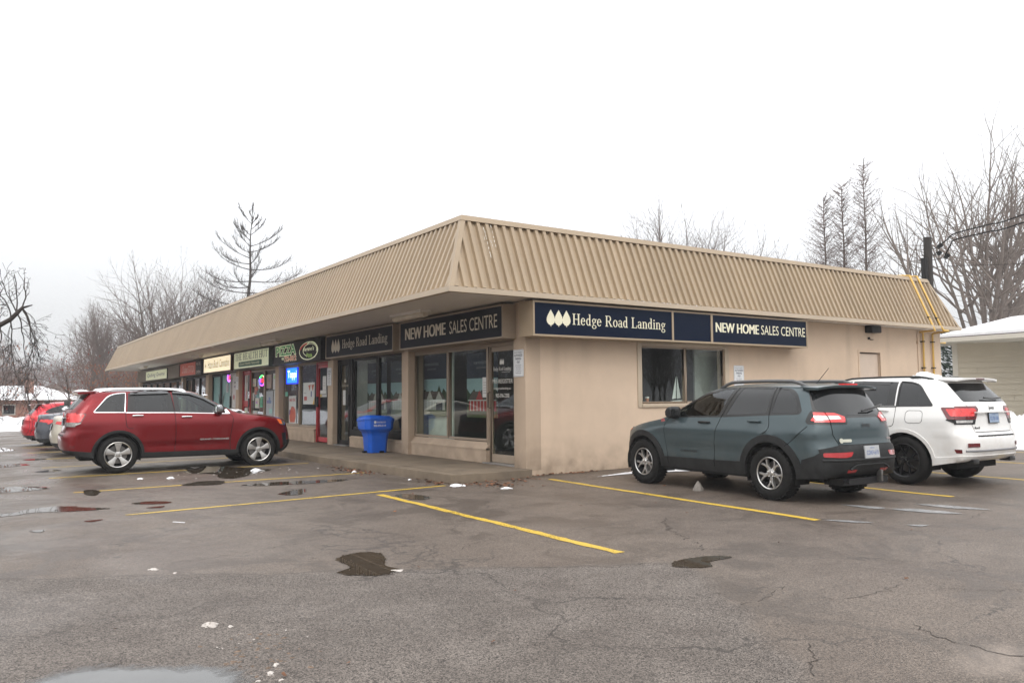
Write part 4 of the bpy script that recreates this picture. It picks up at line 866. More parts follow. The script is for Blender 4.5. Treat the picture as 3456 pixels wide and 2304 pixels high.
# health shop
rng = random.Random(4)
HP = [('tall white poster of a woman on the red health shop door', 19.85, 19.42, 1.4, 2.45, (.6, .58, .56)), ('white sheet low on the red health shop door', 19.85, 19.42, .7, 1.12, (.6, .58, .55)),
      ('white and yellow card high in the health shop window', 18.85, 18.4, 1.95, 2.25, (.55, .52, .4)), ('orange brown sheet in the middle of the health shop window', 18.6, 18.1, 1.65, 1.92, (.45, .14, .07)),
      ('narrow white sheet in the health shop window', 18.2, 17.9, 1.85, 2.2, (.55, .6, .62)), ('teal sheet in the health shop window', 18.35, 18.0, 1.5, 1.82, (.12, .3, .3)), ('small white card by the health shop door', 18.9, 18.65, 1.4, 1.7, (.55, .55, .5)),
      ('pale poster low in the health shop window', 18.5, 17.95, 1.12, 1.5, (.5, .48, .42)), ('green sheet low beside the window mullion', 17.85, 17.55, 1.15, 1.55, (.08, .4, .22)), ('dark grey book jacket low in the health shop window', 18.9, 18.6, 1.12, 1.38, (.1, .09, .1)),
      ('white box low in the health shop window', 18.8, 18.2, .82, 1.02, (.5, .5, .45)), ('brown portrait poster right of the mullion in the health shop', 17.1, 16.5, 1.85, 2.35, (.36, .25, .2)), ('white poster with a small black mark beside the pier', 16.3, 15.6, 1.8, 2.38, (.6, .6, .6)),
      ('grey photo sheet low right of the health shop mullion', 17.1, 16.3, .75, 1.75, (.34, .36, .38)), ('white sheet beside the pier low in the health shop window', 16.2, 15.6, .8, 1.78, (.5, .52, .52))]
for lb, y0, y1, z0, z1, c in HP:
    pr = [c]
    for k in range(4): u = rng.uniform(.1, .5); v = rng.uniform(.08, .7); pr.append(('r', tuple(min(.7, max(.02, q*rng.uniform(.3, 1.3)+rng.uniform(-.05, .08))) for q in c), (u, v, u+rng.uniform(.2, .45), v+rng.uniform(.05, .22))))
    if 'woman' in lb: pr.append(('p', (.35, .18, .12), [(.55, .95), (.75, .9), (.8, .7), (.7, .62), (.6, .7)])); pr.append(('p', (.45, .25, .2), [(.5, .3), (.7, .5), (.85, .35), (.75, .05), (.5, .05)]))
    poster(lb, .205 if 'door' not in lb or 'by the' in lb else .18, y0, y1, z0, z1, pr)
def neon_ring(name, label, y, z, ry, rz, cols, text, tcol):
    t = empty(name, (0, 0, 0), 0, label, 'neon sign'); t.matrix_world = frameL(.19, y, z)
    n = 28
    for s in range(len(cols)):
        mb = MB(); a0 = s*2*math.pi/len(cols)+1; mb.tube([(ry*math.cos(a0+k*2*math.pi/len(cols)/8), rz*math.sin(a0+k*2*math.pi/len(cols)/8), 0) for k in range(9)], .016, 6); mb.build('neon_tube', FM('neon', cols[s], 3), t)
    mb = MB(); put_text(mb, text, Matrix.Identity(4), -ry*.75, -rz*.4, ry*1.5, rz*.8, bold=.03, z=0); mb.build('neon_text', FM('neon_text', tcol, 2.5), t)
neon_ring('neon_sign', 'round neon open sign with red centre in the health shop window', 17.62, 2.15, .3, .19, [(.1, .9, .2), (.1, .1, 1), (.8, .1, .9), (1, .5, .3)], 'OPEN', (1, .03, .05))
neon_ring('neon_sign', 'violet and red neon sign in the teal shop window corner', 22.3, 2.38, .26, .17, [(.5, .1, 1), (.7, .15, 1), (1, .3, .9)], 'OPEN', (1, .05, .12))
# teal window: dark leaf decal
mb = MB(); M = frameL(.2, 23.6, 1.0)
for k, (a, ln) in enumerate(((.06, 1.5), (-.1, 1.35), (.62, .95), (-.55, .85), (1.1, .45), (-1.1, .4))):
    c, s = math.cos(a), math.sin(a); q = [(0, 0), (.09, .35), (.07, .7), (0, 1), (-.07, .7), (-.09, .35)]
    mb.add([tuple(M @ Vector(((x_*c*1.3+y_*ln*s)*1.0, (y_*ln*c-x_*s*.5), .002*k))) for x_, y_ in q], [tuple(range(6))])
tag(mb.build('leaf_decal', FM('leaf_dark', (.02, .035, .03))), 'large dark leaf decal on the teal shop window', 'decal')
poster('small bottle flyer under the violet neon sign', .195, 22.75, 22.4, 1.75, 2.12, [(.4, .42, .42), ('p', (.05, .04, .05), [(.4, .1), (.65, .1), (.65, .7), (.5, .95), (.4, .7)])], cat='flyer')
poster('pale poster with red seal on the white shop door', .15, 21.6, 20.7, 1.1, 2.45, [(.5, .48, .47), ('p', (.4, .02, .03), circ(.3, .33, .12, 14, ry=.08)), ('r', (.2, .18, .2), (.3, .75, .7, .8)), ('r', (.25, .2, .25), (.25, .62, .75, .68))])
# ---- things inside the right window
M_cup = PM('kraft_cup', (.42, .15, .07), .6, var=.1); M_lid = PM('lid', (.7, .7, .68), .4)
t = empty('coffee_cup', (3.245, .12, 1.305), 0, 'brown paper coffee cup with white lid standing on the side window sill', 'coffee cup')
mb = MB(); mb.lathe([(.001, 0), (.028, 0), (.042, .115)], 16); mb.build('cup', M_cup, t, smooth=True); mb = MB(); mb.lathe([(.045, .112), (.045, .125), (.04, .14), (.001, .14)], 16); mb.build('lid', M_lid, t, smooth=True)
t = empty('model_sailboat', (4.16, .16, 1.31), 0, 'small white model sailboat in the side window', 'model boat')
mb = MB(); mb.prism([(-.16, .05), (.16, .06), (.11, 0), (-.1, 0)], -.03, .03, Matrix(((1, 0, 0, 0), (0, 0, 1, 0), (0, 1, 0, .0), (0, 0, 0, 1)))); mb.build('hull', M_lid, t)
mb = MB(); mb.prism([(.005, .09), (.13, .1), (.02, .6)], -.003, .003, Matrix(((1, 0, 0, 0), (0, 0, 1, 0), (0, 1, 0, .0), (0, 0, 0, 1)))); mb.build('sail', M_lid, t)
mb = MB(); mb.prism([(-.02, .1), (-.14, .08), (-.01, .58)], -.003, .003, Matrix(((1, 0, 0, 0), (0, 0, 1, 0), (0, 1, 0, .0), (0, 0, 0, 1)))); mb.build('sail', M_lid, t)
mb = MB(); mb.tube([(0, 0, .03), (0, 0, .62)], .005, 5); mb.build('mast', M_blk, t)
mb = MB(); mb.box((5.1, .5, .12), (5.9, .55, 2.6)); tag(mb.build('door_leaf', PM('grey_door', (.4, .4, .38), .7)), 'pale grey open door leaf seen through the side window', 'door')
mb = MB(); mb.box((2.4, .26, ZP), (6.2, .7, 1.28)); tag(mb.build('counter', M_room), 'low counter inside below the side window', 'counter')
# ---- blue salt bin
M_bin = PM('blue_plastic', (.008, .11, .60), .42, var=.12, vs=4, bump=.1)
t = empty('salt_bin', (-.36, 6.1, ZP), R_(-4), 'blue plastic grit bin with slanted lid standing on the walkway', 'grit bin'); t.scale = (.93, .93, 1)
def octo(a, b, c): return [(-a+c, -b), (a-c, -b), (a, -b+c), (a, b-c), (a-c, b), (-a+c, b), (-a, b-c), (-a, -b+c)]
mb = MB(); lv = [(0, .25, .25, .07), (.4, .28, .29, .08), (.5, .31, .33, .09), (.58, .385, .40, .11), (.62, .39, .405, .11), (.8, .405, .42, .12)]; vs = []; 
for z, a, b, c in lv: vs += [(x, y, z+(0 if z < .7 else -.04*(x)+.06*(-y))) for x, y in octo(a, b, c)]
fs = [(k*8+i, k*8+(i+1) % 8, (k+1)*8+(i+1) % 8, (k+1)*8+i) for k in range(len(lv)-1) for i in range(8)]+[tuple(range(7, -1, -1)), tuple(40+i for i in range(8))]
mb.add(vs, fs); bn = mb.build('bin_body', M_bin, t, bevel=.012)
mb = MB(); q = octo(.42, .435, .12); vs = []
for z0_, s in ((.77, 1), (.83, 1), (.875, .84)): vs += [(x*s, y*s, z0_-.04*x-.06*y+(.02 if s < 1 else 0)) for x, y in q]
fs = [(k*8+i, k*8+(i+1) % 8, (k+1)*8+(i+1) % 8, (k+1)*8+i) for k in range(2) for i in range(8)]+[tuple(range(7, -1, -1)), tuple(16+i for i in range(8))]
mb.add(vs, fs); mb.build('lid', M_bin, t, bevel=.012)
mb = MB(); mb.box((-.35, -.06, -.001), (-.1, .06, .05)); mb.box((.02, -.3, -.001), (.14, -.1, .05)); mb.build('fork_slot', M_blk, t)
mb = MB(); MM = Matrix(((1, 0, 0, -.2), (0, 0, -1, -.418), (0, 1, 0, .62), (0, 0, 0, 1))); put_text(mb, '905-476-5114', MM, .0, .03, .34, .05, bold=.03, z=.004); put_text(mb, 'EASTBROOK', MM, .1, .115, .24, .04, bold=.01, z=.004); put_text(mb, 'SALT', Matrix(((1, 0, 0, -.1), (0, 1, -.06, -.2), (-.04, -.06, 1, .9), (0, 0, 0, 1))), 0, .0, .3, .09, bold=.02, z=.02)
mb.add([tuple(MM @ Vector((x, y, .004))) for x, y in circ(.04, .14, .035, 14)], [tuple(range(14))]); mb.build('lettering', M_plate, t)
# ================================================================ VEHICLES
M_tyre = PM('tyre_rubber', (.014, .0135, .013), .8, var=.3, vs=20, bump=.2, bs=60, spec=.2)
M_plas = PM('black_plastic', (.02, .0205, .021), .55, var=.35, vs=6, bump=.15, bs=200, spec=.25)
M_well = PM('wheel_well', (.008, .008, .008), .95, var=.1)
M_alu = PM('machined_alloy', (.55, .54, .52), .28, .85, var=.12, vs=14); M_aluD = PM('dark_alloy', (.03, .03, .032), .35, .6, var=.2, vs=10)
M_chrD = PM('chrome_dark_reflect', (.3, .3, .31), .15, 1, var=.4, vs=9); M_chr = PM('chrome', (.8, .8, .8), .08, 1, var=0); M_disc = PM('brake_disc', (.2, .19, .18), .4, .8, var=.2)  # M_chrD: plain mirror chrome, dark reflections put into its colour
M_tint = PM('tinted_glass', (.014, .015, .016), .03, var=.3, vs=.7, spec=.5)
M_tintL = glass_mat('cabin_glass', (.5, .66, .6), .85)
M_seam = PM('door_seam', (.006, .006, .006), .8, var=0)
M_tailr = PM('tail_red', (.62, .012, .012), .12, var=.35, vs=18, coat=1, emit=(.8, .01, .01), es=.12); M_taild = PM('tail_dark_red', (.12, .005, .008), .15, var=.3, vs=12, coat=1); M_tailw = PM('tail_white', (.6, .58, .56), .1, .5, var=.35, vs=25, coat=1)
M_amber = PM('amber', (.75, .14, .03), .15, var=.25, vs=30, coat=1, emit=(.8, .15, .02), es=.1); M_headl = PM('headlamp', (.25, .26, .28), .06, .7, var=.5, vs=20, coat=1)
M_seat = PM('seat_cloth', (.06, .058, .055), .9, var=.2); M_plW = PM('plate_face', (.42, .43, .44), .4, var=.12, vs=20); M_plB = PM('plate_blue', (.05, .12, .35), .5); M_blackt = PM('black_badge', (.01, .01, .01), .3)
def paint(name, col, metal=.35, dirt=.0, rough=.32, dcol=(.25, .2, .15)):
    m, n, b = new_mat(name); Nn = n.nodes.new; Ll = n.links.new
    setp(b, Metallic=metal, Roughness=rough); b.inputs['Specular IOR Level'].default_value = .15; b.inputs['Coat Weight'].default_value = .6; b.inputs['Coat Roughness'].default_value = .03
    tcn = Nn('ShaderNodeTexCoord'); a = Nn('ShaderNodeTexNoise'); a.inputs['Scale'].default_value = 3.5; a.inputs['Detail'].default_value = 8; a.inputs['Roughness'].default_value = .7; Ll(tcn.outputs['Object'], a.inputs[0])
    sp = Nn('ShaderNodeSeparateXYZ'); Ll(tcn.outputs['Object'], sp.inputs[0])
    r = Nn('ShaderNodeMapRange'); r.inputs[1].default_value = .95; r.inputs[2].default_value = .25; r.inputs[3].default_value = .12; r.inputs[4].default_value = 1; Ll(sp.outputs['Z'], r.inputs[0])
    q = Nn('ShaderNodeMapRange'); q.inputs[1].default_value = .38; q.inputs[2].default_value = .72; Ll(a.outputs['Fac'], q.inputs[0])
    mu = Nn('ShaderNodeMath'); mu.operation = 'MULTIPLY'; Ll(r.outputs[0], mu.inputs[0]); Ll(q.outputs[0], mu.inputs[1])
    m2 = Nn('ShaderNodeMath'); m2.operation = 'MULTIPLY'; m2.inputs[1].default_value = dirt; Ll(mu.outputs[0], m2.inputs[0])
    mx = Nn('ShaderNodeMix'); mx.data_type = 'RGBA'; mx.inputs[6].default_value = (*col, 1); mx.inputs[7].default_value = (*dcol, 1); Ll(m2.outputs[0], mx.inputs[0]); Ll(mx.outputs[2], b.inputs['Base Color'])
    ro = Nn('ShaderNodeMath'); ro.operation = 'MULTIPLY_ADD'; Ll(m2.outputs[0], ro.inputs[0]); ro.inputs[1].default_value = .7; ro.inputs[2].default_value = .03; Ll(ro.outputs[0], b.inputs['Coat Roughness'])
    bp = Nn('ShaderNodeBump'); bp.inputs['Strength'].default_value = .02; bp.inputs['Distance'].default_value = .01; Ll(a.outputs['Fac'], bp.inputs['Height']); Ll(bp.outputs[0], b.inputs['Coat Normal'])
    return m
def smooth_fn(pairs):
    P = catmull(pairs, 12); xs = np.array([p[0] for p in P]); ys = np.array([p[1] for p in P]); o = np.argsort(xs, kind='stable'); xs, ys = xs[o], ys[o]
    return lambda x: np.interp(x, xs, ys)
def densify(poly, step=.045, closed=True):
    out = []; m = len(poly)
    for i in range(m if closed else m-1):
        a = np.array(poly[i], float); b = np.array(poly[(i+1) % m], float); n = max(1, int(np.ceil(np.linalg.norm(b-a)/step)))
        for k in range(n): out.append(tuple(a+(b-a)*k/n))
    if not closed: out.append(tuple(poly[-1]))
    return out
def fillet(poly, r, n=5):
    out = []; m = len(poly); rr = r if hasattr(r, '__len__') else [r]*m
    for i in range(m):
        p0, p, p1 = (np.array(poly[j % m], float) for j in (i-1, i, i+1)); a = p0-p; b = p1-p; la, lb = np.linalg.norm(a), np.linalg.norm(b)
        d = min(rr[i], la*.45, lb*.45)
        if d < 1e-4: out.append(tuple(p)); continue
        A = p+a/la*d; Bq = p+b/lb*d
        for k in range(n+1): t = k/n; out.append(tuple((1-t)**2*A+2*t*(1-t)*p+t*t*Bq))
    return out
def line_poly(pts, w=.012):
    P = [np.array(p, float) for p in pts]; Lf, Rt = [], []
    for i, p in enumerate(P):
        d = P[min(i+1, len(P)-1)]-P[max(i-1, 0)]; d /= np.linalg.norm(d); nn = np.array([-d[1], d[0]])*w/2; Lf.append(tuple(p+nn)); Rt.append(tuple(p-nn))
    return Lf+Rt[::-1]
def inside(px, py, poly):
    P = np.array(poly); x0, y0 = P[:, 0], P[:, 1]; x1, y1 = np.roll(x0, -1), np.roll(y0, -1); c = np.zeros(len(px), bool)
    for i in range(len(P)):
        m = ((y0[i] > py) != (y1[i] > py)) & (px < (x1[i]-x0[i])*(py-y0[i])/((y1[i]-y0[i])+1e-12)+x0[i]); c ^= m
    return c
def cdt(domain, feats, step):
    vs = []; faces = []
    def addp(poly):
        b = len(vs); vs.extend(Vector((float(x), float(y))) for x, y in poly); faces.append(list(range(b, b+len(poly))))
    addp(domain)
    for nm, po in feats: addp(densify(po, step))
    D = np.array(domain); gx = np.arange(D[:, 0].min()+step*.37, D[:, 0].max(), step); gy = np.arange(D[:, 1].min()+step*.41, D[:, 1].max(), step)
    X, Y = np.meshgrid(gx, gy); X[::2] += step/2; X, Y = X.ravel(), Y.ravel(); k = inside(X, Y, domain); X, Y = X[k], Y[k]
    A = D; ok = np.ones(len(X), bool)
    allp = np.array([(v.x, v.y) for v in vs])
    for i in range(0, len(X), 500):
        d = np.hypot(X[i:i+500, None]-allp[None, :, 0], Y[i:i+500, None]-allp[None, :, 1]).min(1); ok[i:i+500] = d > step*.45
    vs.extend(Vector((float(a), float(b))) for a, b in zip(X[ok], Y[ok]))
    faces = [f if sum(vs[f[i-1]].x*vs[f[i]].y-vs[f[i]].x*vs[f[i-1]].y for i in range(len(f))) > 0 else f[::-1] for f in faces]
    r = delaunay_2d_cdt(vs, [], faces, 0, 1e-5)
    V = np.array([(v.x, v.y) for v in r[0]]); T3 = []
    for f in r[2]:
        for k in range(1, len(f)-1): T3.append((f[0], f[k], f[k+1]))
    T3 = np.array(T3); c = V[T3].mean(1); e1 = V[T3[:, 1]]-V[T3[:, 0]]; e2 = V[T3[:, 2]]-V[T3[:, 0]]; ar = np.abs(e1[:, 0]*e2[:, 1]-e1[:, 1]*e2[:, 0])
    ok = inside(c[:, 0], c[:, 1], domain) & (ar > 1e-9); T3 = T3[ok]; c = c[ok]; lab = np.zeros(len(T3), int)
    for i, (nm, po) in enumerate(feats): lab[inside(c[:, 0], c[:, 1], po)] = i+1
    out = [(tuple(int(q) for q in f), int(l)) for f, l in zip(T3, lab)]
    return V, out
class Car:
    def __init__(s, spec): s.__dict__.update(spec); s.setup()
    def setup(s):
        C = np.array(catmull(s.sil, 9)); s.C = C      # columns x,z,dx,dz
        d = np.hypot(np.diff(C[:, 0]), np.diff(C[:, 1])); s.t = np.concatenate([[0], np.cumsum(d)]); s.T = s.t[-1]
        n = int(s.T/.04); tt = np.linspace(0, s.T, n); s.tt = tt
        s.rx = np.interp(tt, s.t, C[:, 0]+C[:, 2]); s.rz = np.interp(tt, s.t, C[:, 1]+C[:, 3]); s.pw = smooth_fn(s.prof); s.tp = smooth_fn(s.taper)
        s.ry = s.W0(s.rx, s.rz)-s.delta
        s.ring = np.stack([s.rx, s.rz], 1)
    def W0(s, x, z):
        x = np.asarray(x, float); z = np.asarray(z, float); w = s.pw(z)-s.tp(x)
        for ax in (0, s.wb):
            r = np.hypot(x-ax, z-s.wr); w = w+s.flare*np.exp(-((r-s.ar-.03)/.11)**2)*(z < 1.15)
        for (xa, xb, z0, sg, am) in getattr(s, 'crease', []):
            w = w+am*np.exp(-((z-z0)/sg)**2)/(1+np.exp(-(x-xa)/.06))/(1+np.exp((x-xb)/.06))
        return w
    def mapA(s, P):
        x, z = P[:, 0], P[:, 1]; w = s.W0(x, z); k = np.zeros(len(x))
        for i in range(0, len(x), 400):
            d = np.hypot(x[i:i+400, None]-s.rx[None], z[i:i+400, None]-s.rz[None]).min(1); k[i:i+400] = np.clip(1-d/s.rho, 0, 1)**2
        return np.stack([x, w-s.delta*k, z], 1)
    def mapB(s, P):
        t = P[:, 0]; u = np.clip(P[:, 1]/s.LV, -1, 1); x0 = np.interp(t, s.t, s.C[:, 0]); z0 = np.interp(t, s.t, s.C[:, 1])
        rx = np.interp(t, s.tt, s.rx); rz = np.interp(t, s.tt, s.rz); ry = np.interp(t, s.tt, s.ry); a = np.abs(u)**np.interp(t, s.t, s.C[:, 4])
        return np.stack([x0+(rx-x0)*a, ry*u, z0+(rz-z0)*a], 1)
    def tz(s, z):     # rear: height -> t
        k = slice(0, s.irear(False)); return np.interp(z, np.maximum.accumulate(s.C[k, 1]), s.t[k])
    def irear(s, _): return int(np.argmax(s.C[:, 0] > s.roofx))
    def tx(s, x): k = slice(s.irear(True), len(s.C)); return np.interp(x, np.maximum.accumulate(s.C[k, 0]), s.t[k])
    def rear(s, poly):    # polygon in (y,z) on the rear -> chart B
        return [(s.tz(z), y/np.interp(s.tz(z), s.tt, s.ry)*s.LV) for y, z in densify(poly, .05)]
    def topp(s, poly):    # polygon in (x,y)
        return [(s.tx(x), y/np.interp(s.tx(x), s.tt, s.ry)*s.LV) for x, y in densify(poly, .05)]
    def surf_rear(s, y, z):
        t = s.tz(z); return s.mapB(np.array([[t, y/np.interp(t, s.tt, s.ry)*s.LV]]))[0]
    def surf_side(s, x, z): return s.mapA(np.array([[x, z]]))[0]
    LV = .85
    def build(s, root, mats, detail=.055):
        # side chart
        bot = [(x, z) for x, z in s.bottom]
        ringpts = list(zip(s.rx, s.rz)); dom = ringpts+densify(bot, .05, False)[1:-1]
        FA = [(n, p) for n, p in s.featA]; V, F = cdt(dom, FA, detail); PA = s.mapA(V)
        names = ['body']+[n for n, _ in FA]
        domB = [(t, -s.LV) for t in s.tt]+densify([(s.T, -s.LV), (s.T, s.LV)], .06, False)[1:-1]+[(t, s.LV) for t in s.tt[::-1]]+densify([(0, s.LV), (0, -s.LV)], .06, False)[1:-1]
        VB, FB = cdt(domB, s.featB, detail*1.1); PB = s.mapB(VB); namesB = ['body']+[n for n, _ in s.featB]
        allv = np.concatenate([PA, PA*[1, -1, 1], PB]); nA = len(PA); faces = []; labs = []
        for f, k in F:
            p = PA[list(f)]; nrm = np.cross(p[1]-p[0], p[2]-p[0]); g = f if nrm[1] > 0 else f[::-1]
            faces.append(tuple(g)); labs.append((names[k], 'L')); faces.append(tuple(nA+i for i in g[::-1])); labs.append((names[k], 'R'))
        cen = np.array([s.wb/2, 0, .8])
        for f, k in FB:
            p = PB[list(f)]; nrm = np.cross(p[1]-p[0], p[2]-p[0]); g = f if np.dot(nrm, p.mean(0)-cen) > 0 else f[::-1]
            faces.append(tuple(2*nA+i for i in g)); c = p[:, 1].mean(); labs.append((namesB[k], 'L' if c > 0 else 'R'))
        Fa = np.array(faces); vn = np.zeros_like(allv); fn = np.cross(allv[Fa[:, 1]]-allv[Fa[:, 0]], allv[Fa[:, 2]]-allv[Fa[:, 0]])
        for i in range(3): np.add.at(vn, Fa[:, i], fn)
        key = {}; kk = np.round(allv/.004).astype(int); acc = {}
        for i, k in enumerate(map(tuple, kk)): acc.setdefault(k, []).append(i)
        for k, l in acc.items():
            if len(l) > 1: sm = vn[l].sum(0); vn[l] = sm
        vn /= np.linalg.norm(vn, axis=1)[:, None]+1e-12
        parts = {}
        for i, (lb, sd_) in enumerate(labs):
            nm, mt, off, split = mats.get(lb, (lb, 'paint', 0, False)); parts.setdefault((nm, mt, off, sd_ if split else ''), []).append(i)
        objs = {}; matl = s.matl
        for (nm, mt, off, sd_), idx in parts.items():
            bm = bmesh.new(); mp = {}
            def gv(i):
                if i not in mp: mp[i] = bm.verts.new(allv[i]+vn[i]*off); mp[i].index = i
                return mp[i]
            for i in idx:
                try: f = bm.faces.new([gv(j) for j in faces[i]]); f.smooth = True
                except ValueError: pass
            inv = {v: vn[i] for i, v in mp.items()}
            bmesh.ops.remove_doubles(bm, verts=bm.verts, dist=.0025)
            bound = [e for e in bm.edges if len(e.link_faces) == 1]
            dpt = .03+max(off, 0)
            for e in bound:
                a, b = e.verts; na, nb = Vector(inv.get(a, (0, 0, 0))), Vector(inv.get(b, (0, 0, 0)))
                f0 = e.link_faces[0]; lp = [l for l in f0.loops if l.edge == e][0]; a = lp.vert; b = lp.link_loop_next.vert; na, nb = Vector(inv.get(a, (0, 0, 1))), Vector(inv.get(b, (0, 0, 1)))
                q = [bm.verts.new(b.co), bm.verts.new(a.co), bm.verts.new(a.co-na*dpt), bm.verts.new(b.co-nb*dpt)]; bm.faces.new(q)
            me = bpy.data.meshes.new(nm); bm.to_mesh(me); bm.free(); me.materials.append(matl[mt]); o = bpy.data.objects.new(nm, me); COL.objects.link(o); o.parent = root; objs[(nm, sd_)] = o
        # inner trim: same skin, offset inward, dark
        s.allv, s.vn, s.faces, s.labs = allv, vn, faces, labs
        mb = MB(); keep = [i for i, (lb, _) in enumerate(labs) if not lb.startswith('glass') and not lb in s.clear]
        iv = allv-vn*.045; mb.v = [tuple(p) for p in iv]; mb.f = [faces[i][::-1] for i in keep]; mb.mi = [0]*len(keep)
        me = bpy.data.meshes.new('inner_trim'); me.from_pydata(mb.v, [], mb.f); me.materials.append(M_seat); o = bpy.data.objects.new('inner_trim', me); COL.objects.link(o); o.parent = root
        return objs
def arch(ax, wr, r, a0, a1, n=18, sq=1.0): return [(ax+r*sq*math.cos(R_(a0+(a1-a0)*k/n)), wr+r*math.sin(R_(a0+(a1-a0)*k/n))) for k in range(n+1)]
def wheel(root, x, y, wr, rimr, width, style, side, mface, mdark=None, tread=False):
    t = empty('wheel', (x, y, wr)); t.parent = root; s = 1 if y > 0 else -1
    M = Matrix.Rotation(R_(-90*s), 4, 'X')      # lathe axis z -> outward y
    w = width/2; mb = MB(); sh = wr-rimr
    mb.lathe([(rimr-.015, -w+.02), (rimr+.01, -w), (wr-sh*.45, -w-.004), (wr-.03, -w+.006), (wr-.006, -w+.03), (wr, -w*.4), (wr, w*.4), (wr-.006, w-.03), (wr-.03, w-.006), (wr-sh*.45, w+.006), (rimr+.012, w), (rimr-.012, w-.02)], 48, M)
    if tread:
        for k in range(40):
            a = 2*math.pi*k/40
            for q, z0, z1 in ((0, -w+.012, -w*.35), (.5, -w*.3, w*.3), (0, w*.35, w-.012)):
                R3 = M @ Matrix.Rotation(a+q*math.pi/40, 4, 'Z'); mb.box((wr-.012, -.016, z0), (wr+.006, .016, z1), R3)
    mb.build('tyre', M_tyre, t, smooth=True, angle=40)
    mb = MB(); mb.lathe([(rimr-.004, w-.022), (rimr+.006, w-.008), (rimr-.004, w-.002), (rimr-.016, w-.012)], 48, M); mb.build('rim_lip', mface, t, smooth=True, angle=50)
    mb = MB(); mb.lathe([(rimr-.016, w-.014), (rimr-.026, w-.05), (rimr-.05, -w+.03)], 48, M); mb.build('rim_barrel', M_aluD, t, smooth=True, angle=50)
    mb = MB(); mb.lathe([(.001, -w*.1), (rimr*.72, -w*.1), (rimr*.72, -w*.1-.02)], 32, M); mb.build('brake_disc', M_disc, t)
    mb = MB(); mb.lathe([(.001, w*.02-.05), (rimr-.02, w*.02-.06)], 32, M); mb.build('inner_disc', M_well, t)
    zf = w-.03; mb = MB()
    def rotp(p, a): return (p[0]*math.cos(a)-p[1]*math.sin(a), p[0]*math.sin(a)+p[1]*math.cos(a))
    def spoke(poly, a, z0, z1, dish=.02):
        q = [rotp(p, a) for p in poly]; n = len(q); vs = [(p[0], p[1], z0) for p in q]+[(p[0], p[1], z1-dish*(1-math.hypot(*p)/rimr)) for p in q]
        mb.add([tuple(M @ Vector(v)) for v in vs], [tuple(range(n-1, -1, -1)), tuple(range(n, 2*n))]+[(i, (i+1) % n, n+(i+1) % n, n+i) for i in range(n)])
    Rr = rimr-.012; off = {'five': 90, 'split': 90, 'ysp': 54}[style]
    for k in range(5):
        a = R_(off+72*k)
        if style == 'five': spoke([(.035, -.03), (.1, -.032), (Rr*.62, -.047), (Rr, -.078), (Rr, .078), (Rr*.62, .047), (.1, .032), (.035, .03)], a, zf-.05, zf)
        elif style == 'split':
            spoke([(.03, -.03), (.11, -.024), (.13, 0), (.11, .024), (.03, .03)], a, zf-.05, zf-.004)
            spoke([(.10, -.024), (Rr*.62, -.03), (Rr, -.085), (Rr, -.045), (Rr*.64, -.002), (.135, .004)], a, zf-.05, zf); spoke([(.135, -.004), (Rr*.64, .002), (Rr, .045), (Rr, .085), (Rr*.62, .03), (.10, .024)], a, zf-.05, zf)
        else:
            spoke([(.03, -.03), (.12, -.02), (.12, .02), (.03, .03)], a, zf-.05, zf-.004); spoke([(.1, -.02), (Rr, -.1), (Rr, -.07), (.12, -.0)], a, zf-.05, zf); spoke([(.12, .0), (Rr, .07), (Rr, .1), (.1, .02)], a, zf-.05, zf)
    mb.build('spokes', mface if style != 'ysp' else M_aluD, t, smooth=True, angle=25, bevel=.004)
    mb = MB(); mb.lathe([(.001, zf+.004), (.028, zf+.003), (.034, zf-.006), (.06, zf-.012), (.07, zf-.04)], 24, M); mb.build('hub_cap', mface if style != 'ysp' else M_aluD, t, smooth=True)
    mb = MB()
    for k in range(5): a = R_(off+36+72*k); mb.lathe([(.001, zf+.002), (.009, zf), (.011, zf-.03)], 8, M @ Matrix.Translation((.058*math.cos(a), .058*math.sin(a), 0)))
    mb.build('wheel_nut', M_chr, t)
    return t
def car_common(root, s, spec):
    wb, wr, ar = s.wb, s.wr, s.ar; hw = s.hw
    for ax in (0, wb):
        for sg in (1, -1):
            n = 14; vs = []; fs = []; mb = MB()
            for k in range(n+1):
                a = R_(-18+216*k/n)
                for yy in (hw-.33, hw-.025): vs.append((ax+ar*math.cos(a), sg*yy, wr+ar*math.sin(a)))
            for k in range(n): fs.append((2*k, 2*k+1, 2*k+3, 2*k+2))
            fs.append(tuple(2*k for k in range(n+1))); mb.add(vs, fs); mb.build('wheel_well', M_well, root)
    mb = MB(); x0, x1 = s.bottom[-1][0]+.12, s.bottom[0][0]-.15; zf = s.zf
    mb.box((x0, -hw+.34, zf), (x1, hw-.34, .62)); mb.box((ar+.02, -hw+.04, zf+.02), (wb-ar-.02, hw-.04, .5)); mb.build('underbody', M_well, root)
    # seats and dashboard
    mb = MB()
    for xx, w_ in ((s.seatx, .25), (s.seatx-.9, .62)):
        for yy in ((.37, -.37) if w_ < .5 else (0,)):
            mb.box((xx-.05, yy-w_, .55), (xx+.45, yy+w_, .82)); mb.box((xx-.18, yy-w_+.02, .8), (xx-.02, yy+w_-.02, 1.3))
        for yy in (.37, -.37): mb.box((xx-.17, yy-.13, 1.34), (xx-.06, yy+.13, 1.52))
    mb.box((s.seatx+.75, -.68, .7), (s.seatx+1.15, .68, 1.06)); mb.build('seat', M_seat, root, bevel=.04)
    mb = MB(); mb.tube([(s.seatx+.55+.08*math.cos(a), .37+.18*math.sin(a), 1.05+.17*math.cos(a)) for a in np.linspace(0, 6.28, 20)], .014, 6, cap=False); mb.build('steering_wheel', M_seat, root, smooth=True)
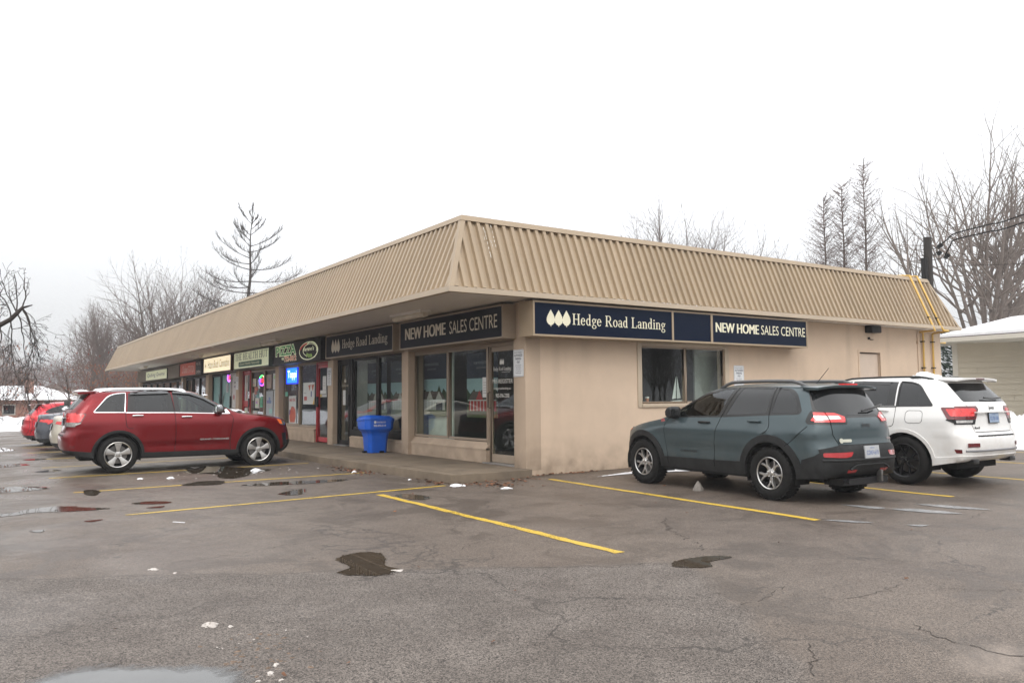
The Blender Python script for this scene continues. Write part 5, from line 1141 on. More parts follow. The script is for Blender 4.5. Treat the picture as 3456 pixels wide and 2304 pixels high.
def text_side(root, s, txt, x0, x1, z0, h, mat, sg=-1, off=.008, name='badge', bold=.02):
    """text on the car's right (-y) or left (+y) side"""
    p = s.surf_side((x0+x1)/2, z0+h/2); mb = MB()
    if sg < 0: M = Matrix(((1, 0, 0, x0), (0, 0, -1, -(p[1]+off)), (0, 1, 0, z0), (0, 0, 0, 1)))
    else: M = Matrix(((-1, 0, 0, x1), (0, 0, 1, p[1]+off), (0, 1, 0, z0), (0, 0, 0, 1)))
    put_text(mb, txt, M, 0, 0, x1-x0, h, bold=bold); return mb.build(name, mat, root)
def rearM(s, y, z, off=.006):
    p = s.surf_rear(y, z); a = s.surf_rear(y, z-.05); b = s.surf_rear(y, z+.05); up = Vector(b-a).normalized(); c = s.surf_rear(y-.05, z); d = s.surf_rear(y+.05, z); rt = Vector(c-d).normalized(); rt = rt if True else rt
    nrm = rt.cross(up).normalized(); up = nrm.cross(rt); M = Matrix.Identity(4); pp = Vector(p)+nrm*off
    for i, v in enumerate((rt, up, nrm)):
        for j in range(3): M[j][i] = v[j]
    for j in range(3): M[j][3] = pp[j]
    return M        # local x runs left->right as seen from behind
def rear_text(root, s, txt, y, z, w, h, mat, name='badge', off=.008, bold=.02):
    mb = MB(); put_text(mb, txt, rearM(s, y, z, off), -w/2, -h/2, w, h, bold=bold, z=0); return mb.build(name, mat, root)
def lic_plate(root, s, y, z, txt, frame=M_blackt, face=M_plW, off=.02):
    M = rearM(s, y, z, off); mb = MB(); mb.box((-.16, -.085, -.01), (.16, .085, .006), M); p = mb.build('licence_plate', frame, root); mb = MB(); mb.box((-.15, -.075, .006), (.15, .075, .009), M); mb.build('plate_face', face, p)
    mb = MB(); put_text(mb, txt, M, -.13, -.04, .26, .06, bold=.0, z=.011); put_text(mb, 'ONTARIO', M, -.05, .045, .1, .018, z=.011); mb.build('plate_text', M_plB, p); return p
def mirror(root, s, x, z, mat, side, shell=.0, glass=M_chr):
    p = s.surf_side(x, z)[1]; mb = MB(); y = side*(p+.13)
    prof = [(-.07, -.085), (-.075, .06), (-.03, .1), (.05, .085), (.1, .03), (.09, -.06), (.03, -.095)]
    vs = []; ws = ((-.12, .8), (-.09, 1), (.05, 1), (.1, .75))
    for yy, sc in ws: vs += [(x+a*sc, y+side*yy, z+b*sc) for a, b in prof]
    n = 7; fs = [(k*n+i, k*n+(i+1) % n, (k+1)*n+(i+1) % n, (k+1)*n+i) for k in range(3) for i in range(n)]+[tuple(range(n)), tuple(3*n+i for i in range(n))]
    mb.add(vs, fs); m = mb.build('wing_mirror', mat, root, smooth=True, angle=50, bevel=.012); mb = MB(); mb.box((x-.02, side*(p-.04), z-.1), (x+.06, side*(p+.08), z-.05)); mb.build('mirror_arm', M_plas, m)
    mb = MB(); mb.box((x-.082, y-.085, z-.06), (x-.074, y+.085, z+.06)); mb.build('mirror_glass', glass, m)
def handle(root_door, s, x, z, side, mat):
    p = s.surf_side(x, z)[1]; mb = MB(); y = side*p
    mb.tube([(x-.11, y-side*.01, z), (x-.1, y+side*.03, z+.003), (x, y+side*.038, z+.006), (x+.1, y+side*.03, z+.003), (x+.11, y-side*.01, z)], [.012, .016, .017, .016, .012], 8); mb.build('handle', mat, root_door, smooth=True)
def rail(root, s, x0, x1, mat, h=.05, yy=None, r=.016, thick=.0):
    for sg in (1, -1):
        pts = []; n = 14
        for k in range(n+1):
            x = x0+(x1-x0)*k/n; t = s.tx(x); ry = np.interp(t, s.tt, s.ry)*.93; q = s.mapB(np.array([[t, sg*.93*s.LV]]))[0]; e = min(1, min(k, n-k)/1.6)
            pts.append((x, q[1], q[2]+h*e-.005))
        mb = MB(); mb.tube(pts, r, 8); o = mb.build('roof_rail', mat, root, smooth=True)
def rear_strip(root, s, y, z, r, mat, name, dx=0, ends=0):
    mb = MB(); pts = []
    for k in range(13):
        yy = -y+2*y*k/12; p = s.surf_rear(yy, max(z, s.C[0, 1]+.01)); pts.append((p[0]-dx, p[1], z-ends*max(0, abs(yy)-y*.75)))
    mb.tube(pts, r, 8); return mb.build(name, mat, root, smooth=True)
def blade(root, pts, r, mat, name='wiper'): mb = MB(); mb.tube(pts, r, 6); return mb.build(name, mat, root, smooth=True)

# ---------------- full-size five-door SUV (red and white) ----------------
def gc_spec():
    wr, ar = .39, .455; wb = 2.915
    sil = [(-.80,.40,.0,0,6),(-.93,.43,.07,0,5),(-1.02,.52,.13,0,4.5),(-1.045,.66,.15,0,4.5),(-1.03,.80,.16,0,4.5),(-.985,.86,.16,0,4.5),(-.965,.96,.16,0,4.5),(-.955,1.12,.15,0,4.5),(-.935,1.27,.15,0,4.5),(-.90,1.335,.14,0,4.5),(-.78,1.49,.14,0,4),(-.64,1.655,.12,-.0,4),(-.60,1.70,.13,-.025,4),
           (-.45,1.735,.08,-.045,3.4),(-.1,1.755,.02,-.055,3.2),(.5,1.765,0,-.06,3.2),(1.1,1.755,0,-.062,3.2),(1.45,1.73,-.03,-.06,3.2),(1.66,1.68,-.09,-.03,3.2),(1.95,1.53,-.13,.0,3),(2.3,1.35,-.15,.0,3),(2.5,1.262,-.12,-.02,3),(2.62,1.235,-.06,-.045,3.4),(2.9,1.20,.0,-.055,3.4),(3.25,1.15,-.0,-.065,3.4),(3.48,1.10,-.03,-.065,4),(3.61,1.05,-.08,-.055,4),(3.68,.93,-.14,-.02,4),(3.73,.78,-.16,0,4),(3.765,.62,-.17,0,4),(3.76,.5,-.18,0,4),(3.70,.38,-.22,0,4),(3.58,.30,-.2,.02,4)]
    bz = .335
    bottom = [(3.58-.2, .32)]+arch(wb, wr, ar, -8, 188)+[(wb-ar-.04, bz-.01), (ar+.06, bz)]+arch(0, wr, ar, -8, 188)+[(-.80, .40)]
    prof = [(.2,.90),(.33,.915),(.45,.928),(.6,.945),(.75,.957),(.9,.966),(1.0,.968),(1.07,.964),(1.14,.943),(1.25,.908),(1.35,.865),(1.5,.79),(1.65,.70),(1.8,.60)]
    taper = [(-1.3,.16),(-1.05,.10),(-.9,.062),(-.6,.03),(-.2,.01),(.3,0),(2.5,0),(2.9,.008),(3.2,.035),(3.45,.075),(3.65,.14),(3.9,.26)]
    glt = 1.655
    fA = [('cladding', arch(wb, wr, ar+.055, -14, 194)+[(wb-ar-.055, .2), (wb+ar+.05, .2)]), ('cladding', arch(0, wr, ar+.055, -14, 194)+[(-ar-.055, .2), (ar+.055, .2)]),
          ('cladding', [(ar-.05, .2), (wb-ar+.05, .2), (wb-ar+.05, .405), (ar-.05, .42)]), ('cladding', [(-1.2, .1), (-ar+.02, .1), (-ar-.02, .455), (-1.2, .53)]),
          ('cladding', [(wb+ar-.05, .1), (4, .1), (4, .40), (wb+ar, .38)]),
          ('rear_door', [(.12,1.255),(.16,1.67),(1.02,1.72),(1.10,1.2),(1.12,.80),(1.10,.408),(.62,.413),(.56,.62),(.46,.80),(.28,.93),(.16,.97)]),
          ('front_door', [(1.11,1.2),(1.03,1.72),(1.45,1.695),(1.70,1.60),(2.26,1.3),(2.33,1.12),(2.30,.85),(2.27,.6),(2.29,.40),(1.11,.408),(1.13,.8)])]
    qtr = fillet([(-.47,1.285),(-.20,1.60),(-.05,1.655),(.135,1.67),(.10,1.275)], [.05,.12,.1,.01,.01])
    fA += [('chrome', fillet([(-.495,1.268),(-.215,1.615),(-.055,1.67),(.145,1.684),(.13,1.26)], [.05,.12,.1,.01,.01])), ('glass_rear', qtr)]
    fA += [('chrome', [(.12,1.252),(.12,1.272),(1.1,1.257),(2.2,1.219),(2.27,1.21),(2.2,1.205),(1.1,1.242)]), ('black', [(.155,1.277),(.19,1.675),(1.03,1.705),(1.10,1.262)]), ('glass_rear', fillet([(.30,1.285),(.315,1.625),(.92,1.655),(.965,1.27)], .02)),
           ('visor', [(.22,1.63),(.23,1.685),(.98,1.708),(.99,1.655)]), ('black', [(1.105,1.262),(1.06,1.705),(1.45,1.675),(1.75,1.54),(2.25,1.225),(1.5,1.248)]), ('glass_front', fillet([(1.21,1.265),(1.165,1.655),(1.42,1.64),(1.68,1.535),(2.07,1.305),(2.03,1.245)], .03)),
           ('visor', [(1.08,1.66),(1.075,1.708),(1.45,1.682),(1.76,1.55),(2.12,1.325),(2.08,1.31),(1.7,1.53),(1.43,1.635)]), ('chrome', [(2.2,1.205),(2.17,1.222),(2.15,1.30),(2.2,1.315),(2.27,1.21)])]
    fA += [('seam', line_poly(catmull([(.16,1.67),(.13,1.26),(.155,.97),(.28,.93)], 4))), ('seam', line_poly(catmull([(1.03,1.72),(1.10,1.25),(1.125,.82),(1.11,.41)], 5))), ('seam', line_poly(catmull([(2.25,1.2),(2.33,1.12),(2.30,.85),(2.27,.6),(2.29,.40)], 5))),
           ('seam', line_poly([(.19,1.72),(1.03,1.735),(1.46,1.705),(1.78,1.57),(2.2,1.33)], .007))]
    fA += [('tail', fillet([(-.62,1.245),(-1.3,1.265),(-1.3,1.065),(-.72,1.07)], [.05,.01,.01,.05])), ('tail_w', [(-.70,1.055),(-.72,1.075),(-1.3,1.075),(-1.3,.985),(-.82,1.0)]), ('head', fillet([(3.32,1.10),(3.9,1.02),(3.9,.88),(3.42,.93)], .04)), ('amber', [(3.32,1.085),(3.43,1.07),(3.46,.95),(3.40,.96)]), ('grille', [(3.45,.74),(3.9,.8),(3.9,.42),(3.5,.45)]), ('reflector', [(-1.2,.60),(-.80,.60),(-.82,.54),(-1.2,.54)])]
    s = dict(sil=sil, prof=prof, taper=taper, wb=wb, wr=wr, ar=ar, hw=.965, delta=.035, rho=.13, flare=.014, crease=[(.5, 2.2, .545, .055, -.018), (.5, 2.2, .66, .04, .006), (-1.5, -.5, .84, .03, .012)], bottom=bottom, featA=fA, featB=[], roofx=-.62, zf=.27, seatx=1.05, clear=('visor',), matl={})
    return s
def make_suv(name, label, col, loc, rz, white=False):
    sp = gc_spec(); s = Car(sp); pt = paint('car_paint', col, .5 if not white else 0, .06 if not white else .5, .3, (.25, .17, .14) if not white else (.42, .33, .24))
    lowm = pt if white else M_plas
    s.matl = dict(paint=pt, glass=M_tint, glassf=M_tintL, chrome=(M_chr if not white else pt), seam=M_seam, plas=M_plas, low=lowm, tail=M_tailr, taild=M_taild, tailw=M_tailw, head=M_headl, amber=M_amber, black=M_blackt, visor=PM('visor', (.02, .02, .022), .15, var=.1, coat=1))
    rp = s.rear; gw = .74
    fB = [('cladding', [(0, -.9), (s.tz(.50), -.9), (s.tz(.50), .9), (0, .9)]), ('cladding', [(s.T-.36, -.9), (s.T+.1, -.9), (s.T+.1, .9), (s.T-.36, .9)]),
          ('rear_window', rp(fillet([(-.66,1.335),(.66,1.335),(.60,1.64),(-.60,1.64)], .04))),
          ('tail', rp([(.98,1.265),(.46,1.265),(.42,1.22),(.5,1.065),(.98,1.065)])), ('tail', rp([(-.98,1.265),(-.46,1.265),(-.42,1.22),(-.5,1.065),(-.98,1.065)])),
          ('tail_w', rp([(.98,1.075),(.5,1.075),(.54,.985),(.98,.985)])), ('tail_w', rp([(-.98,1.075),(-.5,1.075),(-.54,.985),(-.98,.985)])),
          ('seam', rp(line_poly([(.66,1.33),(.60,1.2),(.60,.98),(.56,.86)]))), ('seam', rp(line_poly([(-.66,1.33),(-.60,1.2),(-.60,.98),(-.56,.86)]))), ('seam', rp(line_poly([(-.56,.86),(.56,.86)]))),
          ('windscreen', s.topp(fillet([(1.70,-.66),(1.70,.66),(2.47,.76),(2.47,-.76)], .05))), ('black', s.topp([(2.48,-.76),(2.48,.76),(2.60,.78),(2.60,-.78)])),
          ('grille', [(s.tx(3.5)+.12, -.6), (s.tx(3.5)+.33, -.6), (s.tx(3.5)+.33, .6), (s.tx(3.5)+.12, .6)])]
    s.matl['tsm'] = M_blackt
    if white: fB += [('tail_b', rp([(.98,1.27),(.44,1.27),(.40,1.22),(.5,1.06),(.98,1.06)])), ('tail_b', rp([(-.98,1.27),(-.44,1.27),(-.40,1.22),(-.5,1.06),(-.98,1.06)])), ('tail', rp([(.92,1.235),(.50,1.235),(.47,1.2),(.54,1.11),(.92,1.11)])), ('tail', rp([(-.92,1.235),(-.50,1.235),(-.47,1.2),(-.54,1.11),(-.92,1.11)])), ('tail_c', rp([(.86,1.05),(.58,1.05),(.6,1.01),(.86,1.01)])), ('tail_c', rp([(-.86,1.05),(-.58,1.05),(-.6,1.01),(-.86,1.01)]))]
    if not white:
        s.featA = [q for q in s.featA if q[0] != 'tail'] + [('tail_b', fillet([(-.60,1.255),(-1.3,1.275),(-1.3,1.062),(-.70,1.062)], .04)), ('tail', fillet([(-.63,1.24),(-1.3,1.26),(-1.3,1.08),(-.72,1.08)], .04))]
    if white: s.featA += [('tail_b', fillet([(-.60,1.25),(-1.3,1.27),(-1.3,1.06),(-.72,1.065)], .03)), ('tail', fillet([(-.68,1.225),(-1.3,1.24),(-1.3,1.11),(-.76,1.11)], .02))]
    tw = s.tt; fB += [('seam', s.topp(line_poly([(2.62,-.8),(3.2,-.78),(3.52,-.68)], .008))), ('seam', s.topp(line_poly([(2.62,.8),(3.2,.78),(3.52,.68)], .008)))]
    if white: s.featA = [(n, p) for n, p in s.featA if n not in ('visor',)]
    s.featB = fB; root = empty(name, loc, rz, label, 'car', 'parked vehicles')
    mats = dict(body=('body', 'paint', 0, False), front_door=('door', 'paint', 0, True), rear_door=('door ', 'paint', 0, True), cladding=('wheel_arch_trim', 'low', .012, False), glass_rear=('side_window', 'glass', -.006, True), glass_front=('side_window ', 'glassf', -.006, True), chrome=('window_trim', 'chrome' if not white else 'black', .006, True),
                visor=('rain_visor', 'visor', .025, True), black=('pillar_trim', 'black', -.002, False), seam=('seam', 'seam', -.008, False), tail=('taillight', 'tail', .008, True), tail_w=('reversing_light', 'tailw' if not white else 'tsm', .008, True), tail_c=('reversing_lens', 'tailw', .012, True), tail_b=('taillight_border', 'taild', .004, True), head=('headlight', 'head', .003, True), amber=('side_marker', 'amber', .006, True), rear_window=('rear_window', 'glass', -.004, False), windscreen=('windscreen', 'glassf', -.004, False), grille=('grille', 'black', -.01, False), reflector=('reflector', 'taild', .004, True))
    ob = s.build(root, mats)
    car_common(root, s, sp)
    for (nm, sd_), o in ob.items():
        o.name = nm.strip()
        if nm == 'door': handle(o, s, 1.34, 1.155, 1 if sd_ == 'L' else -1, M_chr if not white else pt)
        if nm == 'door ': handle(o, s, .36, 1.195, 1 if sd_ == 'L' else -1, M_chr if not white else pt)
    st = 'ysp' if white else 'five'
    for ax in (0, sp['wb']):
        for sg in (1, -1): wheel(root, ax, sg*.835, .39, .265 if not white else .272, .265, st, sg, M_alu if not white else M_aluD)
    for sg in (1, -1): mirror(root, s, 2.02, 1.32, M_chrD if not white else pt, sg)
    rail(root, s, -.35, 1.35, M_plas if white else M_chr, .045)
    # spoiler
    mb = MB(); vs = []; n = 12
    for k in range(n+1):
        u = -1+2*k/n; y = u*.63; b = 1-abs(u)**4*.25; vs += [(-.42, y, 1.728-.02*abs(u)**3), (-.60-.2*b, y, 1.722-.025*abs(u)**3), (-.595-.2*b, y, 1.69-.03*abs(u)**3), (-.50, y, 1.68)]
    fs = []
    for k in range(n):
        for j in range(4): fs.append((4*k+j, 4*k+(j+1) % 4, 4*k+4+(j+1) % 4, 4*k+4+j))
    fs += [(0, 1, 2, 3), tuple(4*n+j for j in range(4))]; mb.add(vs, fs); sp_ = mb.build('spoiler', pt, root, smooth=True, angle=50, bevel=.006)
    mb = MB(); mb.box((-.802, -.13, 1.695), (-.79, .13, 1.715)); mb.build('brake_light', M_taild, sp_)
    q = s.surf_rear(-.05, 1.37); blade(root, [(q[0]-.02, .12, 1.40), (q[0]-.03, -.1, 1.385), (q[0]-.02, -.42, 1.40)], .013, M_blackt)
    lic_plate(root, s, 0, 1.08 if not white else 1.08, 'CLYB 158' if white else 'BTKR 402', face=(PM('plate_pale_blue', (.3, .38, .5), .4) if white else M_plW))
    mb = MB(); mb.box((-1.0, -.56, 1.165), (-.96, .56, 1.18)); mb.build('tailgate_strip', M_chr if not white else pt, root)
    rear_text(root, s, 'Jeep', 0, 1.235, .17, .07, M_blackt if white else M_chr)
    if white:
        rear_text(root, s, '4x4', .50, .93, .14, .04, M_blackt); rear_strip(root, s, .80, .575, .017, PM('grey_strip', (.2, .2, .21), .4), 'bumper_strip')
        mb = MB(); mb.tube([(s.surf_side(x_, z_)[0], s.surf_side(x_, z_)[1]+.002, z_) for x_, z_ in rrect(-.33, 1.0, -.05, 1.2, .06)+[rrect(-.33, 1.0, -.05, 1.2, .06)[0]]], .003, 4, cap=False); mb.build('fuel_flap', M_seam, root)
        for yy in (.58, -.58): mb = MB(); mb.box((-.97, yy-.09, .37), (-.8, yy+.09, .44)); mb.build('exhaust', M_blackt, root, bevel=.01)
        rear_strip(root, s, .56, .80, .016, M_plas, 'bumper_pad', -.01)
        for yy in (.68, -.68): mb = MB(); mb.box((-.11, -.03, 0), (.11, .03, .01), rearM(s, yy, .665, .0)); mb.build('reflector', M_taild, root)
    else:
        for sg in (-1, 1): text_side(root, s, 'GRAND CHEROKEE', 1.62, 2.24, .64, .035, M_chr, sg)
        rear_strip(root, s, .56, .80, .016, M_plas, 'bumper_pad', -.01)
    return root, s
red, sred = make_suv('parked_suv', 'dark red vehicle with chrome window trim and snow on its roof, parked nose in', (.18, .002, .006), (-6.17, 7.03, gz(-6.17, 7)), R_(-1))
M_cs = M_snow
def roof_snow(root, s, x0, x1, w0, w1, seed, label, holes, th=.03):
    rg = np.random.RandomState(seed); n, m = 90, 44; H = {}; vs = []; fs = []; ph = rg.uniform(0, 6, 12)
    def nz2(x, y): return sum(math.sin(x*a+ph[i])*math.sin(y*b+ph[i+4])*c for i, (a, b, c) in enumerate(((7, 6, .4), (15, 13, .25), (29, 31, .2), (61, 57, .12))))
    ids = {}
    for i in range(n+1):
        for j in range(m+1):
            x = x0+(x1-x0)*i/n; u = w0+(w1-w0)*j/m; t = s.tx(x); q = s.mapB(np.array([[t, u*s.LV]]))[0]
            e = min(i, n-i)/6; g = min(j, m-j)/3; h = min(1, e, g)*.8+nz2(x*1.2, u*1.2)*.5+holes(x, u); H[i, j] = h
            ids[i, j] = len(vs); vs.append((q[0], q[1], q[2]-.004+th*max(0, min(1.3, h*2.2))*(1+.25*nz2(x*3, u*3))))
    for i in range(n):
        for j in range(m):
            if max(H[i, j], H[i+1, j], H[i, j+1], H[i+1, j+1]) > .0: fs.append((ids[i, j], ids[i+1, j], ids[i+1, j+1], ids[i, j+1]))
    mb = MB(); mb.add(vs, fs); o = mb.build('roof_snow', M_snow, smooth=True, angle=80); o.location = root.location; o.rotation_euler = root.rotation_euler
    o['kind'] = 'stuff'; return tag(o, label, 'snow')
roof_snow(red, sred, -.40, 1.40, -.93, .93, 3, 'thin snow lying over the red vehicle roof', lambda x, u: .12+.35*(abs(x-.5) < .7)-.9*math.exp(-((abs(u)-.93)/.04)**2-((x-.1)/.25)**2), .03)
def stick_snow(root, items, label):
    mb = MB(); 
    for i, (x, y, z, r, fl) in enumerate(items): blob(mb, (x, y, z), r, fl, i*3+1, 12)
    o = mb.build('snow_crust', M_snow, smooth=True, angle=80); o.location = root.location; o.rotation_euler = root.rotation_euler; o['kind'] = 'stuff'; return tag(o, label, 'snow')
stick_snow(red, [(-.68, y_, 1.715, .06, .6) for y_ in (-.55, -.47, -.38, -.3, -.2, -.1, 0, .1, .2, .3, .4, .5)]+[(-.6, y_, 1.715, .06, .5) for y_ in (-.5, -.3, -.1, .1, .3)]+[(2.48, -.66, 1.27, .07, .4), (2.55, -.6, 1.25, .07, .4), (2.56, -.5, 1.25, .08, .4), (2.54, -.3, 1.26, .09, .3), (2.53, -.05, 1.27, .09, .3), (2.53, .3, 1.27, .09, .3), (2.63, -.62, 1.225, .05, .4), (1.78, -.6, 1.63, .06, .3)]+[(-.95, -.1, 1.35, .05, .5), (-.92, .05, 1.38, .05, .5), (-.9, -.3, 1.36, .04, .6), (-.97, -.2, 1.33, .03, .5)], 'snow left on the spoiler, cowl and rear wiper of the red vehicle')
whi, swhi = make_suv('parked_suv', 'white vehicle with black wheels and road dirt, parked at the right of the frame', (.80, .795, .78), (4.91, -5.14, gz(4.9, -5.1)), R_(90), True)
stick_snow(whi, [(-.1+.0, .42, 1.745, .12, .7), (-.02, .35, 1.75, .12, .6), (-.2, .38, 1.74, .1, .5), (.06, .45, 1.745, .07, .5)], 'snow heap on the rear roof of the white vehicle')

# ---------------- compact SUV, grey-green ----------------
def ch_spec():
    wr, ar, wb = .378, .445, 2.72
    sil = [(-.78,.36,.0,0,6),(-.88,.40,.08,0,4.5),(-.96,.50,.16,0,4),(-.99,.62,.2,0,3.8),(-.985,.74,.22,0,3.8),(-.955,.80,.22,0,3.8),(-.935,.9,.22,0,3.8),(-.93,1.02,.22,0,3.8),(-.905,1.13,.22,0,3.8),(-.86,1.2,.2,0,3.6),(-.75,1.37,.18,0,3.6),(-.64,1.54,.15,0,3.6),(-.60,1.60,.15,-.02,3.6),
           (-.52,1.635,.10,-.045,3.3),(-.2,1.66,.04,-.055,3.2),(.3,1.675,0,-.058,3.2),(.9,1.67,0,-.058,3.2),(1.25,1.64,-.04,-.05,3.2),(1.5,1.57,-.1,-.02,3),(1.8,1.42,-.14,0,3),(2.15,1.24,-.16,0,3),(2.33,1.16,-.1,-.02,3.2),(2.5,1.13,-.05,-.05,3.3),(2.8,1.08,0,-.06,3.3),(3.1,1.02,-.04,-.065,3.2),(3.35,.95,-.12,-.05,3),(3.5,.86,-.22,-.02,2.8),(3.58,.74,-.28,0,2.8),(3.61,.6,-.3,0,2.8),(3.6,.48,-.3,0,2.8),(3.52,.36,-.3,0,3),(3.40,.31,-.2,.01,4)]
    bottom = [(3.2, .32)]+arch(wb, wr, ar, -6, 186, sq=1.0)+[(wb-ar-.04, .335), (ar+.06, .32)]+arch(0, wr, ar, -6, 186)+[(-.78, .36)]
    prof = [(.2,.86),(.33,.885),(.45,.905),(.6,.922),(.75,.93),(.88,.93),(.96,.93),(1.01,.920),(1.1,.893),(1.18,.868),(1.3,.815),(1.45,.745),(1.6,.665),(1.8,.55)]
    taper = [(-1.2,.2),(-1.0,.13),(-.85,.085),(-.6,.045),(-.2,.012),(.3,0),(2.3,0),(2.7,.012),(3.0,.055),(3.2,.12),(3.45,.22),(3.7,.33)]
    A1, A2 = ar+.105, ar+.105
    fA = [('cladding', [(wb+ar*.99, .1)]+[(wb+(A1*1.0)*math.cos(R_(a)), wr+(A1*.98)*math.sin(R_(a))) for a in range(0, 181, 12)]+[(wb-A1-.03, .1)]), ('cladding', [(A2+.03, .1)]+[(A2*math.cos(R_(a)), wr+A2*math.sin(R_(a))) for a in range(0, 181, 12)]+[(-A2-.02, .1)]),
          ('cladding', [(A2-.06, .1), (wb-A1+.06, .1), (wb-A1+.06, .50), (A2-.06, .52)]), ('cladding', [(-1.2, .05), (-ar+.02, .05), (-ar-.1, .60), (-.72, .66), (-.8, .72), (-1.2, .73)]), ('cladding', [(wb+ar, .05), (4, .05), (4, .55), (wb+ar+.06, .48)]),
          ('rear_door', [(.02,1.225),(-.02,1.60),(.74,1.63),(.93,1.16),(1.02,.9),(1.05,.62),(1.05,.505),(.60,.515),(.53,.68),(.38,.85),(.10,.95),(.0,1.0)]),
          ('front_door', [(.94,1.16),(.76,1.63),(1.1,1.60),(1.4,1.52),(2.1,1.16),(2.18,.95),(2.13,.65),(2.1,.505),(1.07,.505),(1.07,.62),(1.04,.9)]),
          ('black', fillet([(2.17,1.135),(1.98,1.245),(1.72,1.39),(1.42,1.525),(1.1,1.60),(.72,1.633),(.1,1.61),(-.22,1.585),(-.37,1.5),(-.50,1.26),(-.46,1.215),(0,1.20),(.9,1.16)], [.02,.05,.05,.05,.05,.05,.05,.12,.12,.1,.08,.01,.01])),
          ('glass_rear', fillet([(.0,1.235),(-.02,1.58),(-.2,1.56),(-.33,1.47),(-.44,1.27),(-.42,1.245)], [.02,.02,.08,.08,.05,.03])), ('glass_rear', fillet([(.09,1.235),(.08,1.585),(.68,1.60),(.85,1.195)], .02)),
          ('glass_front', fillet([(1.0,1.185),(.84,1.60),(1.1,1.575),(1.4,1.495),(1.7,1.36),(1.97,1.215),(1.95,1.16)], .03)),
          ('seam', line_poly(catmull([(.05,1.62),(.03,1.22),(.0,1.02),(.1,.93)], 4))), ('seam', line_poly(catmull([(.75,1.63),(.94,1.16),(1.03,.9),(1.06,.6),(1.06,.4)], 5))), ('seam', line_poly(catmull([(2.1,1.16),(2.18,.95),(2.13,.65),(2.1,.4)], 5))), ('seam', line_poly(catmull([(-.62,1.06),(-.56,1.0),(-.40,.86),(-.3,.78)], 4))),
          ('tailb', fillet([(-.58,1.12),(-.60,1.27),(-1.3,1.3),(-1.3,1.08),(-.62,1.085)], .03)), ('tail', fillet([(-.64,1.13),(-.70,1.245),(-1.3,1.255),(-1.3,1.115)], .03)),
          ('amber', fillet([(3.0,1.02),(3.35,.93),(3.5,.86),(3.2,.89)], .02)), ('head', [(3.22,.78),(3.8,.78),(3.8,.66),(3.25,.68)])]
    return dict(sil=sil, prof=prof, taper=taper, wb=wb, wr=wr, ar=ar, hw=.925, delta=.045, rho=.16, flare=.016, crease=[(.5, 2.1, .66, .07, -.014), (-1.5, 2.6, .97, .035, .008), (-1.5, -.5, .93, .03, .008)], bottom=bottom, featA=fA, featB=[], roofx=-.58, zf=.27, seatx=.95, clear=(), matl={})
